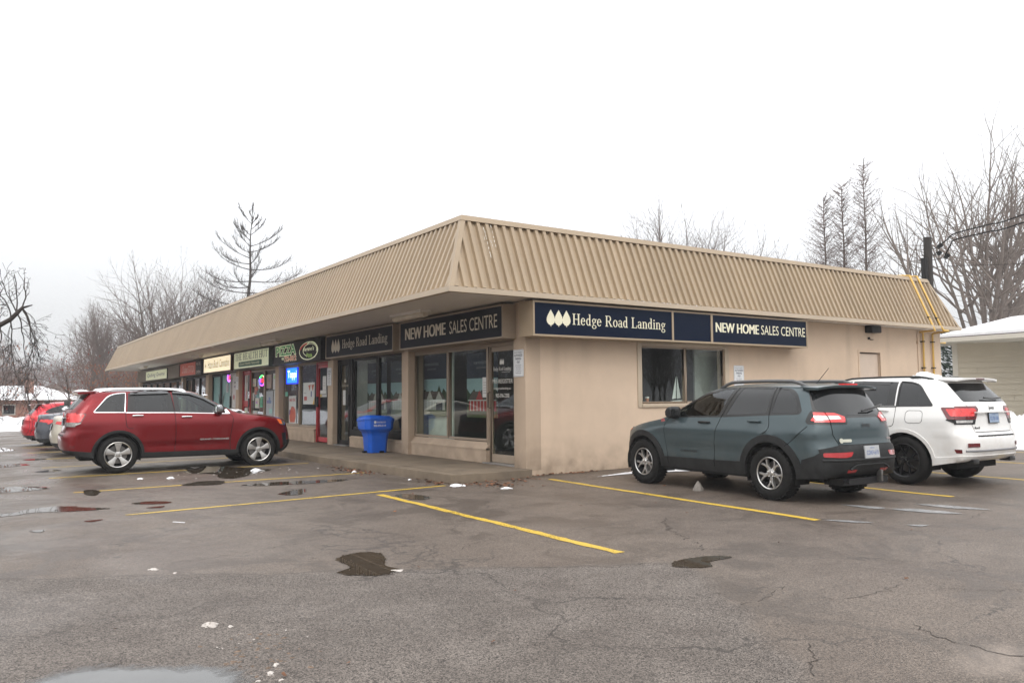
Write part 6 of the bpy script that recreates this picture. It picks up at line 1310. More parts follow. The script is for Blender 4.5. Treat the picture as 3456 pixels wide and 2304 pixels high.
def make_compact(loc, rz):
    sp = ch_spec(); s = Car(sp); pt = paint('grey_green_paint', (.058, .081, .089), .35, .5, .35, (.16, .17, .16))
    s.matl = dict(paint=pt, glass=M_tint, glassf=M_tintL, seam=M_seam, low=M_plas, tail=M_tailr, tailw=M_tailw, head=M_headl, amber=M_amber, black=M_blackt, taild=M_taild)
    rp = s.rear
    fB = [('cladding', [(0, -.9), (s.tz(.72), -.9)]+rp([(-.95,.72),(-.56,.80),(.56,.80),(.95,.72)])[1:-1]+[(s.tz(.72), .9), (0, .9)]),
          ('cladding', [(s.T-.30, -.9), (s.T+.1, -.9), (s.T+.1, .9), (s.T-.30, .9)]),
          ('black', rp(fillet([(-.80,1.30),(-.45,1.17),(.45,1.17),(.80,1.30),(.70,1.60),(-.70,1.60)], .04))), ('rear_window', rp(fillet([(-.70,1.28),(-.42,1.205),(.42,1.205),(.70,1.28),(.60,1.575),(-.60,1.575)], [.05,.06,.06,.05,.04,.04]))),
          ('tailb', rp([(.98,1.29),(.5,1.26),(.33,1.19),(.38,1.08),(.98,1.08)])), ('tailb', rp([(-.98,1.29),(-.5,1.26),(-.33,1.19),(-.38,1.08),(-.98,1.08)])),
          ('tail', rp([(.98,1.255),(.5,1.235),(.37,1.18),(.41,1.11),(.98,1.115)])), ('tail', rp([(-.98,1.255),(-.5,1.235),(-.37,1.18),(-.41,1.11),(-.98,1.115)])),
          ('tail_w', rp(fillet([(.78,1.20),(.46,1.195),(.45,1.15),(.76,1.14)], .015))), ('tail_w', rp(fillet([(-.78,1.20),(-.46,1.195),(-.45,1.15),(-.76,1.14)], .015))),
          ('seam', rp(line_poly([(.62,1.26),(.625,1.08),(.63,.95),(.57,.83),(.56,.80)]))), ('seam', rp(line_poly([(-.62,1.26),(-.625,1.08),(-.63,.95),(-.57,.83),(-.56,.80)]))), ('seam', rp(line_poly([(-.56,.803),(.56,.803)]))),
          ('windscreen', s.topp(fillet([(1.55,-.62),(1.55,.62),(2.3,.72),(2.3,-.72)], .05))), ('reflector', rp(fillet([(.78,.70),(.38,.71),(.42,.65),(.52,.635),(.78,.645)], .02))), ('reflector', rp(fillet([(-.78,.70),(-.38,.71),(-.42,.65),(-.52,.635),(-.78,.645)], .02))),
          ('reflector', rp([(.44,.47),(.26,.47),(.27,.435),(.43,.435)])), ('reflector', rp([(-.44,.47),(-.26,.47),(-.27,.435),(-.43,.435)]))]
    s.featB = fB
    root = empty('parked_suv', loc, rz, 'grey-green compact vehicle with black cladding and short antenna, parked facing the side wall', 'car', 'parked vehicles')
    mats = dict(body=('body', 'paint', 0, False), front_door=('door', 'paint', 0, True), rear_door=('door ', 'paint', 0, True), cladding=('wheel_arch_trim', 'low', .016, False), glass_rear=('side_window', 'glass', -.004, True), glass_front=('side_window ', 'glassf', -.004, True), black=('window_surround', 'black', .0, False), seam=('seam', 'seam', -.008, False),
                tailb=('taillight_surround', 'black', .002, True), tail=('taillight', 'tail', .012, True), tail_w=('reversing_light', 'tailw', .014, True), head=('headlight', 'head', .003, True), amber=('side_marker', 'amber', .006, True), rear_window=('rear_window', 'glass', .002, False), windscreen=('windscreen', 'glassf', -.004, False), reflector=('reflector', 'taild2', .02, True))
    s.matl['taild2'] = PM('reflector_red', (.4, .012, .015), .2, var=.2, coat=1)
    ob = s.build(root, mats); car_common(root, s, sp)
    for (nm, sd_), o in ob.items():
        o.name = nm.strip()
        if nm == 'door': handle(o, s, 1.27, 1.075, 1 if sd_ == 'L' else -1, M_plas)
        if nm == 'door ': handle(o, s, .27, 1.11, 1 if sd_ == 'L' else -1, pt)
    for ax in (0, 2.72):
        for sg in (1, -1): wheel(root, ax, sg*.80, .378, .228, .25, 'split', sg, M_alu, tread=True)
    for sg in (1, -1): mirror(root, s, 1.93, 1.22, pt if False else M_plas, sg, glass=M_tint)
    rail(root, s, -.42, 1.2, PM('grey_rail', (.09, .09, .09), .4), .075, r=.027)
    mb = MB(); vs = []; n = 12
    for k in range(n+1):
        u = -1+2*k/n; y = u*.66; b = 1-abs(u)**4*.35; vs += [(-.36, y, 1.642-.03*abs(u)**3), (-.56-.16*b, y, 1.628-.04*abs(u)**3), (-.555-.155*b, y, 1.59-.04*abs(u)**3), (-.48, y, 1.575-.02*abs(u)**3)]
    fs = [(4*k+j, 4*k+(j+1) % 4, 4*k+4+(j+1) % 4, 4*k+4+j) for k in range(n) for j in range(4)]+[(0, 1, 2, 3), tuple(4*n+j for j in range(4))]
    mb.add(vs, fs); sp_ = mb.build('spoiler', pt, root, smooth=True, angle=50, bevel=.006); mb = MB(); mb.box((-.70, -.17, 1.625), (-.64, .17, 1.648)); mb.build('brake_light', M_tailr, sp_)
    mb = MB(); mb.tube([(-.12, 0, 1.655), (-.16, 0, 1.68), (-.36, 0, 1.88)], [.016, .006, .003], 6); mb.build('antenna', M_blackt, root)
    for yy in (.22,): q = s.surf_rear(-.1, 1.25); blade(root, [(q[0]-.03, -.02, 1.26), (q[0]-.05, -.3, 1.31), (q[0]-.0, -.52, 1.345)], .013, M_blackt)
    lic_plate(root, s, 0, .70, 'CDKF-610', frame=M_plW, off=.02)
    rear_text(root, s, 'Jeep', 0, 1.065, .19, .075, M_blackt, off=.012); mb = MB(); Mx = rearM(s, .45, .86, .012); mb.prism(rrect(-.10, -.02, .10, .02, .018), 0, .006, Mx); mb.lathe([(.001, .004), (.034, .004), (.034, 0)], 16, Mx @ Matrix.Translation((-.08, 0, .004))); mb.build('emblem', PM('chalky_emblem', (.5, .5, .42), .5), root)
    rear_text(root, s, 'TRAIL', -.55, .87, .2, .03, M_taild); text_side(root, s, 'CHEROKEE', 1.42, 1.8, .60, .03, M_blackt, 1); 
    p = s.surf_side(2.22, 1.08); mb = MB(); mb.lathe([(.001, .004), (.045, .004), (.045, 0)], 18, Matrix(((1, 0, 0, 2.24), (0, 0, 1, p[1]+.002), (0, 1, 0, 1.075), (0, 0, 0, 1)))); mb.build('round_badge', PM('badge_red', (.35, .1, .1), .3, var=.5, vs=60), root)
    # raised rear bumper lip, tow loop, exhaust
    rear_strip(root, s, .80, .60, .02, M_plas, 'bumper_lip', .015); rear_strip(root, s, .42, .53, .012, M_plas, 'bumper_lip', .015, .6)
    mb = MB(); mb.box((-.98, -.28, .28), (-.9, -.24, .44)); mb.build('tow_hook', M_disc, root, bevel=.008); mb = MB(); mb.tube([(-.98, .45, .31), (-.7, .45, .30)], .035, 10); mb.box((-.9, -.5, .25), (-.6, .5, .34)); mb.build('exhaust', M_aluD, root)
    return root, s
cher, scher = make_compact((1.62+.06, -5.04, gz(1.6, -5)), R_(90-2.2))

# ---------------- cars further down the row (only their tails show) ----------------
def make_simple(name, label, loc, rz, col, kind):
    if kind == 'sedan':
        wr, ar, wb = .32, .37, 2.7
        sil = [(-.85,.24,0,0,6),(-.93,.32,.1,0,4),(-.98,.5,.2,0,3.4),(-.97,.62,.22,0,3.4),(-.93,.8,.24,0,3.4),(-.9,.95,.24,0,3.4),(-.88,1.06,.22,-.02,3.4),(-.8,1.09,.15,-.04,3.4),(-.5,1.12,.05,-.06,3.2),(-.25,1.16,.0,-.04,3.2),(.2,1.33,0,-.03,3),(.6,1.42,0,-.05,3),(1.1,1.45,0,-.06,3),(1.5,1.40,-.04,-.04,3),(2.0,1.18,-.1,0,3),(2.35,1.02,-.08,-.03,3),(2.9,.94,0,-.06,3),(3.3,.84,-.1,-.06,3),(3.5,.7,-.22,0,2.8),(3.62,.5,-.28,0,2.8),(3.5,.26,-.25,0,3)]
        tl = ('tail', fillet([(-.45,.93),(-1.4,.95),(-1.4,.82),(-.65,.80)], .02)); tlb = [(.98,.95),(.5,.94),(.42,.88),(.98,.82)]
        win = fillet([(-.1,1.12),(.25,1.28),(.7,1.37),(1.1,1.38),(1.5,1.32),(2.05,1.05),(1.0,1.03)], .05); rw = [(-.6,1.17),(.6,1.17),(.52,1.38),(-.52,1.38)]; hw = .90; zt = 1.45; belt = 1.04; rx = -.84
    elif kind == 'hatch':
        wr, ar, wb = .32, .37, 2.65
        sil = [(-.66,.24,0,0,6),(-.76,.33,.1,0,4),(-.84,.45,.2,0,3.4),(-.85,.6,.22,0,3.4),(-.8,.72,.22,0,3.4),(-.77,.9,.22,0,3.4),(-.70,1.02,.2,0,3.4),(-.52,1.22,.18,0,3.4),(-.40,1.36,.14,-.02,3.4),(-.3,1.40,.08,-.04,3.2),(.1,1.455,0,-.05,3),(.7,1.475,0,-.06,3),(1.2,1.44,-.02,-.05,3),(1.5,1.37,-.06,-.03,3),(2.1,1.08,-.1,0,3),(2.35,.98,-.05,-.04,3),(2.9,.9,0,-.06,3),(3.2,.8,-.1,-.05,3),(3.4,.65,-.22,0,2.8),(3.5,.45,-.28,0,2.8),(3.4,.26,-.25,0,3)]
        tl = ('tail', fillet([(-.42,1.02),(-.62,1.07),(-1.2,1.05),(-1.2,.8),(-.58,.86)], .03)); tlb = [(.9,1.04),(.45,1.0),(.5,.86),(.9,.84)]
        win = fillet([(-.22,1.12),(-.05,1.25),(.3,1.36),(.9,1.39),(1.3,1.33),(2.0,1.02),(1.0,1.0),(.1,1.03)], .05); rw = [(-.6,1.06),(.6,1.06),(.5,1.33),(-.5,1.33)]; hw = .91; zt = 1.47; belt = 1.03; rx = -.38
    else:
        return None
    b = [(sil[-1][0]+sil[-1][2], sil[-1][1])]+arch(wb, wr, ar, -5, 185)+[(wb-ar-.04, .22), (ar+.04, .22)]+arch(0, wr, ar, -5, 185)+[(sil[0][0], sil[0][1])]
    spd = dict(sil=sil, prof=[(.1,hw-.06),(.3,hw-.03),(.6,hw),(.8,hw),(belt-.1,hw-.02),(belt,hw-.05),(1.2,hw-.13),(zt-.05,hw-.27),(zt+.2,hw-.4)], taper=[(-1.2,.2),(-.95,.12),(-.6,.05),(-.2,.01),(.2,0),(2.3,0),(2.8,.02),(3.2,.1),(3.6,.3)], wb=wb, wr=wr, ar=ar, hw=hw, delta=.045, rho=.16, flare=.014,
        bottom=b, featA=[('seam', line_poly([(.15,1.1),(.25,.6),(.5,.45)])), ('black', win), ('glass_rear', fillet([(x*.985+.01, z-.012 if z > 1.15 else z+.02) for x, z in win[::3]], .03)), tl, ('cladding', [(-1.2,.1),(-.4,.1),(-.5,.36),(-1.2,.38)])], featB=[], roofx=rx, zf=.18, seatx=.9, clear=(), matl={})
    s = Car(spd); pt = paint('car_paint', col, .35, .15, .3); s.matl = dict(paint=pt, glass=M_tint, seam=M_seam, low=M_plas, tail=M_tailr, black=M_blackt, tailw=M_tailw)
    rwz = s.topp if kind == 'sedan' else s.rear
    s.featB = [('rear_window', s.topp([(-.22,-.6),(-.22,.6),(.45,.5),(.45,-.5)]) if kind == 'sedan' else s.rear(rw)), ('tail', s.rear(tlb)), ('tail', s.rear([(-y, z) for y, z in tlb])), ('cladding', [(0, -.9), (s.tz(.36), -.9), (s.tz(.36), .9), (0, .9)]), ('windscreen', s.topp([(1.55,-.6),(1.55,.6),(2.3,.7),(2.3,-.7)]))]
    root = empty(name, loc, rz, label, 'car', 'parked vehicles')
    ob = s.build(root, dict(body=('body', 'paint', 0, False), black=('window_surround', 'black', 0, False), glass_rear=('side_window', 'glass', .002, True), seam=('seam', 'seam', -.006, False), tail=('taillight', 'tail', .008, True), cladding=('lower_trim', 'low', .01, False), rear_window=('rear_window', 'glass', .0, False), windscreen=('windscreen', 'glass', 0, False)), .08)
    car_common(root, s, spd)
    for ax in (0, wb):
        for sg in (1, -1): wheel(root, ax, sg*(hw-.12), wr, .21, .2, 'five', sg, M_alu)
    if kind == 'hatch':
        mb = MB(); mb.add([(-.28, -.55, 1.40), (-.28, .55, 1.40), (-.62, .52, 1.375), (-.62, -.52, 1.375), (-.60, .5, 1.35), (-.60, -.5, 1.35), (-.4, .5, 1.33), (-.4, -.5, 1.33)], [(0, 1, 2, 3), (3, 2, 4, 5), (5, 4, 6, 7)]); mb.build('spoiler', pt, root); blade(root, [(-.72, .1, 1.09), (-.78, -.1, 1.08), (-.7, -.35, 1.1)], .014, M_blackt)
    lic_plate(root, s, 0, .78 if kind == 'sedan' else .8, 'BRXW 317' if kind == 'sedan' else 'CFAL 922')
    return root
make_simple('parked_sedan', 'dark grey sedan tail showing left of the red roof-snow vehicle', (-6.18, 16.3, gz(-6, 16)), 0, (.075, .083, .10), 'sedan')
make_simple('parked_hatchback', 'bright red hatchback, farthest vehicle in the left row', (-6.55, 19.35, gz(-6.5, 19)), 0, (.48, .012, .025), 'hatch')
make_simple('parked_sedan', 'cream coloured sedan whose rear bumper peeks out behind the dark red vehicle', (-5.98, 13.2, gz(-5.9, 13)), 0, (.62, .57, .47), 'sedan')
# ================================================================ TREES, POLE, NEIGHBOURS
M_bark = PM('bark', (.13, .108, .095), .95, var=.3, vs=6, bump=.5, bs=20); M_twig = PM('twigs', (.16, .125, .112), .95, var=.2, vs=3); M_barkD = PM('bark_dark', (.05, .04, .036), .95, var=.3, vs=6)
M_brown = PM('reddish_twigs', (.18, .13, .115), .95, var=.25, vs=2)
M_mist = PM('misty_twigs', (.2, .17, .165), .95, var=.15, vs=1)  # lighter twig colour carries part of the distance haze
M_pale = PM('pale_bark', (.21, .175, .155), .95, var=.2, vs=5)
def tubes_np(P0, P1, r0, r1, ns):
    P0, P1 = np.array(P0), np.array(P1); r0, r1 = np.array(r0), np.array(r1); d = P1-P0; L_ = np.linalg.norm(d, axis=1)[:, None]+1e-9; d = d/L_
    ref = np.where(np.abs(d[:, 2:3]) < .9, np.array([[0, 0, 1.]]), np.array([[1., 0, 0]])); a = np.cross(d, ref); a /= np.linalg.norm(a, axis=1)[:, None]; b = np.cross(d, a)
    n = len(P0); V = np.zeros((n, 2*ns, 3))
    for k in range(ns):
        w = 2*math.pi*k/ns; o = a*math.cos(w)+b*math.sin(w); V[:, k] = P0+o*r0[:, None]-d*r0[:, None]*.3; V[:, ns+k] = P1+o*r1[:, None]
    base = (np.arange(n)*2*ns)[:, None]; F = np.concatenate([base+np.array([[k, (k+1) % ns, ns+(k+1) % ns, ns+k]]) for k in range(ns)], 1).reshape(-1, 4)
    return V.reshape(-1, 3), F
def mesh_np(name, V, F, mat, parent=None):
    me = bpy.data.meshes.new(name); me.vertices.add(len(V)); me.vertices.foreach_set('co', V.ravel()); m = F.shape[1]
    me.loops.add(F.size); me.loops.foreach_set('vertex_index', F.ravel()); me.polygons.add(len(F)); me.polygons.foreach_set('loop_start', np.arange(0, F.size, m)); me.polygons.foreach_set('loop_total', np.full(len(F), m)); me.update(calc_edges=True)
    me.materials.append(mat); o = bpy.data.objects.new(name, me); COL.objects.link(o); o.parent = parent; return o
def grow(seed, H, r0, kind='round', lean=(0, 0), depth=5, dens=1., minr=.007, trunkfrac=.3, up=.25, spread=.7):
    rg = random.Random(seed); segs = []
    def rv(): return Vector((rg.gauss(0, 1), rg.gauss(0, 1), rg.gauss(0, 1)))
    def branch(p, d, ln, r, lv):
        n = max(2, int(ln/(.5 if lv < 2 else .32))); n = min(n, 9); st = ln/n; rr = r; kids = []
        for i in range(n):
            wob = .07 if lv == 0 else .16; bias = Vector((0, 0, up if lv else .08)) if kind != 'weep' or lv < 2 else Vector((0, 0, -.32))
            d = (d+rv()*wob+bias*.22).normalized(); q = p+d*st; r2 = max(minr*.7, r*(1-.62*(i+1)/n)) if lv else r*(1-.45*(i+1)/n)
            segs.append((p, q, rr, r2, lv)); 
            fr = (i+1)/n
            if lv < depth and (fr > (trunkfrac if lv == 0 else .22)):
                k = (1.7 if lv == 0 else 1.25)*dens; k = int(k)+(rg.random() < k-int(k))
                for _ in range(k): kids.append((q, d, fr, r2))
            p = q; rr = r2
        if lv < depth:
            kids.append((p, d, 1, rr)); kids.append((p, d, 1, rr))
            for q, dd, fr, r2 in kids:
                s = spread*(rg.uniform(.75, 1.25)); ax = dd.cross(rv()).normalized(); nd = (dd+ax*s).normalized()
                l2 = ln*(rg.uniform(.42, .66) if lv else rg.uniform(.5, .8)*(1.15-.5*fr)*.95); r3 = min(r2*.8, r2*rg.uniform(.5, .75)+.002)
                if l2 > .18: branch(q, nd, l2, max(minr, r3), lv+1)
    if kind == 'conifer':            # straight leader, drooping then upturned whorls
        n = 34; p = Vector((0, 0, 0)); a0 = 0
        for i in range(n):
            q = Vector((lean[0]*(i+1)/n+.06*math.sin(i*.6), lean[1]*(i+1)/n+.05*math.cos(i), H*(i+1)/n)); segs.append((p, q, r0*(1-i/n)+.02, r0*(1-(i+1)/n)+.02, 0)); p = q
            f = (i+1)/n
            if f < trunkfrac: continue
            for _ in range(2):
                a0 += 2.4+rg.uniform(-.5, .5); a = a0; Lb = H*np.interp(f, [.3, .5, .7, .8, .88, .95, 1], [.2, .22, .235, .21, .14, .085, .05])*rg.uniform(.5, 1.25); m = 10; pp = p.copy(); pr = .045*(1.1-f)+.012
                for j in range(m):
                    e = (j+1)/m; el = np.interp(f, [.3, .7, .85, 1], [-.12, -.02, .3, 1.1])+.7*e**2.4; a += rg.uniform(-.05, .05); dd = Vector((math.cos(a), math.sin(a), el)).normalized(); q2 = pp+dd*Lb/m
                    segs.append((pp, q2, pr*(1-j/m)+minr, pr*(1-(j+1)/m)+minr, 1)); pp = q2
                    if j > 1:
                        for _ in range(3):
                            sd = (dd+Vector((rg.gauss(0, .3), rg.gauss(0, .3), rg.uniform(.1, .6)))).normalized(); lt = rg.uniform(.4, 1.1)*min(1, .2+Lb/3.2); q3 = pp+sd*lt*.6; q4 = q3+(sd+Vector((0, 0, .5))).normalized()*lt*.5
                            segs.append((pp, q3, minr, minr*.8, 2)); segs.append((q3, q4, minr*.8, minr*.5, 2))
                            s3 = (sd+rv()*.4+Vector((0, 0, .4))).normalized(); segs.append((q3, q3+s3*lt*.4, minr*.7, minr*.5, 3))
    elif kind == 'larch':
        n = 64; p = Vector((0, 0, 0))
        for i in range(n):
            q = Vector((lean[0]*(i+1)/n+.03*math.sin(i*.3), lean[1]*(i+1)/n, H*(i+1)/n)); segs.append((p, q, r0*(1-i/n)+.015, r0*(1-(i+1)/n)+.015, 0)); p = q; f = (i+1)/n
            if f < trunkfrac: continue
            for _ in range(6):
                a = rg.uniform(0, 6.28); Lb = H*.175*(1.06-f)**.5*rg.uniform(.35, 1.2); ez = rg.uniform(.25, .8); pp = p.copy(); 
                for j in range(5):
                    dd = Vector((math.cos(a), math.sin(a), ez+.4*j/5)).normalized(); q2 = pp+dd*Lb/5; segs.append((pp, q2, (.010*(1-j/6)+minr*.4), (.010*(1-(j+1)/6)+minr*.4), 1)); pp = q2
                    for _ in range(2): s3 = (dd+rv()*.6).normalized(); segs.append((pp, pp+s3*rg.uniform(.2, .7)*(.25+.9*(1-f)), minr, minr*.6, 2))
    elif kind == 'vase':
        k = 9; base = Vector((0, 0, H*.13)); segs.append((Vector((0, 0, -.2)), base, r0*1.15, r0, 0))
        for i in range(k):
            a = 6.28*i/k+rg.uniform(-.3, .3); s = rg.uniform(.14, .55); d = Vector((math.cos(a)*s, math.sin(a)*s, 1)).normalized(); branch(base+Vector((math.cos(a), math.sin(a), 0))*r0*.5, d, H*rg.uniform(.55, .68), r0*rg.uniform(.3, .5), 1)
    else:
        d = Vector((lean[0], lean[1], 1)).normalized(); branch(Vector((0, 0, -.1)), d, H*.62, r0, 0)
    return segs
def grow2(seed, H, r0, nl=7, open_=.45, fork=.12, minr=.008, dens=1., lv_max=3, upk=.05, fine=.42, trunk2=None):
    """open-grown bare tree: a few long limbs arching out and up, each with alternating side shoots"""
    rg = random.Random(seed); segs = []
    def rv(): return Vector((rg.gauss(0, 1), rg.gauss(0, 1), rg.gauss(0, 1)))
    def br(p, d, ln, r, lv):
        n = min(14, max(3, int(ln/(.55 if lv < 2 else fine)))); st = ln/n; rr = r; side = rg.choice((-1, 1)); pl = d.cross(rv()).normalized()
        for i in range(n):
            fr = (i+1)/n; d = (d+rv()*(.055 if lv < 2 else .10)+Vector((0, 0, upk*(1.4 if lv < 2 else .8)))).normalized(); q = p+d*st; r2 = max(minr*.55, r*(1-.86*fr))
            segs.append((p, q, rr, r2, lv)); p, rr = q, r2
            if lv < lv_max and fr > (.3 if lv == 1 and nl > 11 else .14) and fr < .97:
                k = dens*(1.35 if lv == 1 else 1.15); k = int(k)+(rg.random() < k-int(k))
                for _ in range(k):
                    side = -side; ax = (pl+rv()*.5).normalized(); an = rg.uniform(.45, .85); nd = (d*math.cos(an)+d.cross(ax).normalized()*side*math.sin(an)).normalized()
                    l2 = ln*((1-fr)*.66+.17)*rg.uniform(.65, 1.15); 
                    if l2 > .3: br(p, nd, l2, max(minr*1.05, min(rr*.7, .012*l2+.004)), lv+1)
        if lv < lv_max:
            for sg in (-1, 1): br(p, (d+pl*sg*.35).normalized(), ln*.16, max(minr, rr), lv+1)
    top = Vector((0, 0, H*fork)); segs.append((Vector((0, 0, -.3)), top*.5, r0*1.25, r0, 0)); segs.append((top*.5, top, r0, r0*.9, 0))
    for i in range(nl):
        a = 6.283*i/nl+rg.uniform(-.35, .35); s = open_*rg.uniform(.35, 1.25); d = Vector((math.cos(a)*s, math.sin(a)*s, 1)).normalized()
        br(top+Vector((0, 0, rg.uniform(-.3, 1)*H*fork*.4)), d, H*(1-fork)*rg.uniform(.8, 1.0)*(1.05-.2*s), r0*rg.uniform(.35, .6), 1)
    zs = float(np.percentile([s_[1].z for s_ in segs], 99.3)); k = H/zs
    return [(a_*k, b_*k, c_, d_, l_) for a_, b_, c_, d_, l_ in segs]
def tree(name, label, loc, segs, bark=None, twig=None, split=.035, rz=0, cat='tree', group='bare trees behind the plaza', sc=1):
    root = empty(name, loc, rz, label, cat, group); big = [s for s in segs if s[2] >= split]; small = [s for s in segs if s[2] < split]
    for nm, ss, m, ns in (('trunk', big, bark or M_bark, 6), ('crown', small, twig or M_twig, 3)):
        if ss: V, F = tubes_np([tuple(s[0]*sc) for s in ss], [tuple(s[1]*sc) for s in ss], [s[2]*sc for s in ss], [s[3]*sc for s in ss], ns); mesh_np(nm, V, F, m, root)
    return root
def g0(x, y): return (x, y, gz(x, y)-.1)
tree('bare_tree', 'tall dead-looking conifer with whorled upturned limbs, leftmost tall tree above the roof', g0(9.4, 53.5), grow(3, 16.3, .27, 'conifer', lean=(.35, 0), trunkfrac=.40, minr=.014), M_barkD, M_barkD)
tree('bare_tree', 'broad many-limbed bare tree left of the tall conifer, above the roof', g0(4.0, 56.5), grow2(11, 13.4, .26, 10, .75, .08, minr=.010, dens=.85, lv_max=3))
tree('bare_tree', 'rounded dense bare tree at the left beyond the roof end', g0(1.5, 70), grow2(21, 10.4, .26, 12, .55, .12, minr=.011, dens=1.0, lv_max=3))
tree('bare_tree', 'slim bare tree in front of the rounded tree at the far left', g0(-1.0, 60), grow2(22, 8.0, .14, 5, .4, .25, minr=.011))
tree('bare_tree', 'bare tree between the rounded tree and the broad tree beyond the roof end', g0(3.3, 64), grow2(25, 7.4, .18, 7, .6, .15, minr=.012, dens=1.1))
tree('bare_tree', 'bare tree whose top shows just right of the tall conifer', g0(12.6, 49), grow2(31, 11.6, .22, 7, .5, .2, minr=.011, dens=.9))
tree('bare_tree', 'bare tree with open crown peeking over the roof toward the corner', g0(16.0, 50), grow2(35, 12.6, .22, 6, .55, .2, minr=.010, dens=.75))
tree('bare_tree', 'bare tree behind the tall conifer, low to its left', g0(8.0, 60), grow2(33, 12.4, .24, 7, .6, .15, minr=.012, dens=.9))
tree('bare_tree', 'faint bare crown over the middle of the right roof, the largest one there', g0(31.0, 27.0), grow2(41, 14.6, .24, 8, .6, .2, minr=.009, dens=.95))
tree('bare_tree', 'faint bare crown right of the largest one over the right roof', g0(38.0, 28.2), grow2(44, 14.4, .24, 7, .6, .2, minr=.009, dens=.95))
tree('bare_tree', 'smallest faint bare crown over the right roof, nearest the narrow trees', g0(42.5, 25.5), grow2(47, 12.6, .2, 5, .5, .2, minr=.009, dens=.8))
lar = [tree('narrow_tree', lb, g0(x, y), grow(sd_, h, .13, 'larch', trunkfrac=.2, minr=.008), M_bark, M_brown, group='narrow trees behind the roof end') for lb, x, y, sd_, h in
       (('leftmost and shortest of the three narrow straight trees', 28.5, 13.2, 51, 11.6), ('middle one of the three narrow straight trees', 29.4, 12.7, 52, 12.4), ('tallest and rightmost of the three narrow straight trees', 30.0, 11.8, 53, 13.4))]
tree('bare_tree', 'bare tree half hidden between the narrow trees and the utility pole', g0(32, 12.2), grow2(54, 7.5, .1, 5, .45, .15, minr=.006, dens=.7), M_bark, M_brown)
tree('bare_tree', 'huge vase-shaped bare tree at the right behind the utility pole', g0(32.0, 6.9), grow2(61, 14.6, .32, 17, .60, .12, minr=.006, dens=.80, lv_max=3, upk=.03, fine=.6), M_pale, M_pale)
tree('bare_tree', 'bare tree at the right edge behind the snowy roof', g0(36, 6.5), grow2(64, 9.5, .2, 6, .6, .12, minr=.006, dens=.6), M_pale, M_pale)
# weeping tree entering from the left
def limb_tree():
    rg = random.Random(77); segs = []; P = [Vector(p) for p in ((-10.6, 11.2, .0), (-10.5, 11.3, 1.6), (-9.9, 11.3, 2.75), (-9.0, 11.25, 3.15), (-8.26, 11.03, 3.34), (-8.05, 10.9, 3.48), (-7.92, 10.78, 3.63), (-7.82, 10.7, 3.76), (-7.61, 10.56, 3.83))]
    R = [.2, .17, .12, .085, .06, .055, .05, .035, .012]
    for i in range(len(P)-1): segs.append((P[i], P[i+1], R[i], R[i+1], 0))
    def sub(p, d, ln, r, lv, droop):
        n = max(3, int(ln/.12)); 
        for i in range(n):
            d = (d+Vector((rg.gauss(0, .2), rg.gauss(0, .2), rg.gauss(0, .17)-droop)) *(1 if lv else .8)).normalized(); q = p+d*ln/n; r2 = max(.0045, r*.93); segs.append((p, q, r, r2, lv+1)); p, r = q, r2
            if lv < 4 and rg.random() < (.7 if lv < 2 else .45): sub(p, (d+Vector((rg.gauss(0, .7), rg.gauss(0, .7), rg.gauss(0, .5)))).normalized(), ln*rg.uniform(.3, .55), max(.0045, r*.55), lv+1, droop*.7)
    for p, dx, ln, dr in [(P[4], (0, 0, -1), 1.6, .16), (P[5], (.1, 0, -1), 2.0, .16), (P[6], (.2, -.1, -1), 1.7, .18), (P[7], (.3, 0, -.8), 2.0, .2), (P[7], (.45, -.1, -.3), 1.4, .3), (P[3], (.2, 0, -1), 2.2, .15), (P[3], (-.2, 0, -1), 2, .1),
                           (P[4], (-.2, 0, 1), 1.0, -.05), (P[5], (0, .1, 1), 1.1, -.05), (P[6], (.12, 0, 1), 1.0, -.05), (P[6], (-.4, .1, 1), 1.1, -.05), (P[7], (.2, 0, 1), .8, -.03), (P[3], (0, 0, 1), 1.3, -.05), (P[2], (.1, 0, 1), 1.4, -.05), (P[2], (.3, .2, -1), 1.8, .1)]:
        sub(p, Vector(dx).normalized(), ln, .02, 0, dr)
    return segs
tree('weeping_tree', 'dark gnarled limb with drooping twigs reaching in from the left edge', (0, 0, 0), limb_tree(), M_barkD, M_barkD, split=.03, group=None)
# shrubs with dry red leaves near the far end of the row
def leafy(name, label, loc, seed, H, n, col):
    r = tree(name, label, loc, grow(seed, H, .07, 'round', depth=4, minr=.008, trunkfrac=.1, spread=.95, up=.05), M_barkD, M_brown, cat='shrub', group='leggy shrubs at the lot end')
    rg = random.Random(seed); mb = MB()
    for _ in range(n):
        a = rg.uniform(0, 6.28); q = rg.uniform(.2, 1)**.6*H*.55; z = rg.uniform(.25, .95)*H; x, y = q*math.cos(a), q*math.sin(a); s = rg.uniform(.04, .09)
        mb.add([(x, y, z), (x+s*.5, y+s*.3, z-s*.8), (x, y, z-s*2.2), (x-s*.5, y-s*.3, z-s*.9)], [(0, 1, 2, 3)])
    mb.build('leaves', col, r); return r
M_rleaf = PM('dry_red_leaf', (.22, .045, .035), .7, var=.4, vs=3); M_rust = PM('dry_brown_leaf', (.3, .13, .07), .8, var=.4, vs=3)
leafy('leggy_shrub', 'leggy shrub with sparse dark red leaves beside the roof end', g0(-3.6, 44.5), 81, 5.2, 130, M_rleaf)
leafy('leggy_shrub', 'rust coloured shrub low beneath the roof end', g0(-1.6, 47), 82, 4.2, 700, M_rust)
leafy('leggy_shrub', 'reddish shrub beyond the far corner under the canopy', g0(1.2, 47.5), 83, 4.8, 500, M_rust)
leafy('leggy_shrub', 'bare arching shrub in front of the snowy-roofed house', g0(-6.2, 38.5), 84, 3.6, 12, M_rleaf)
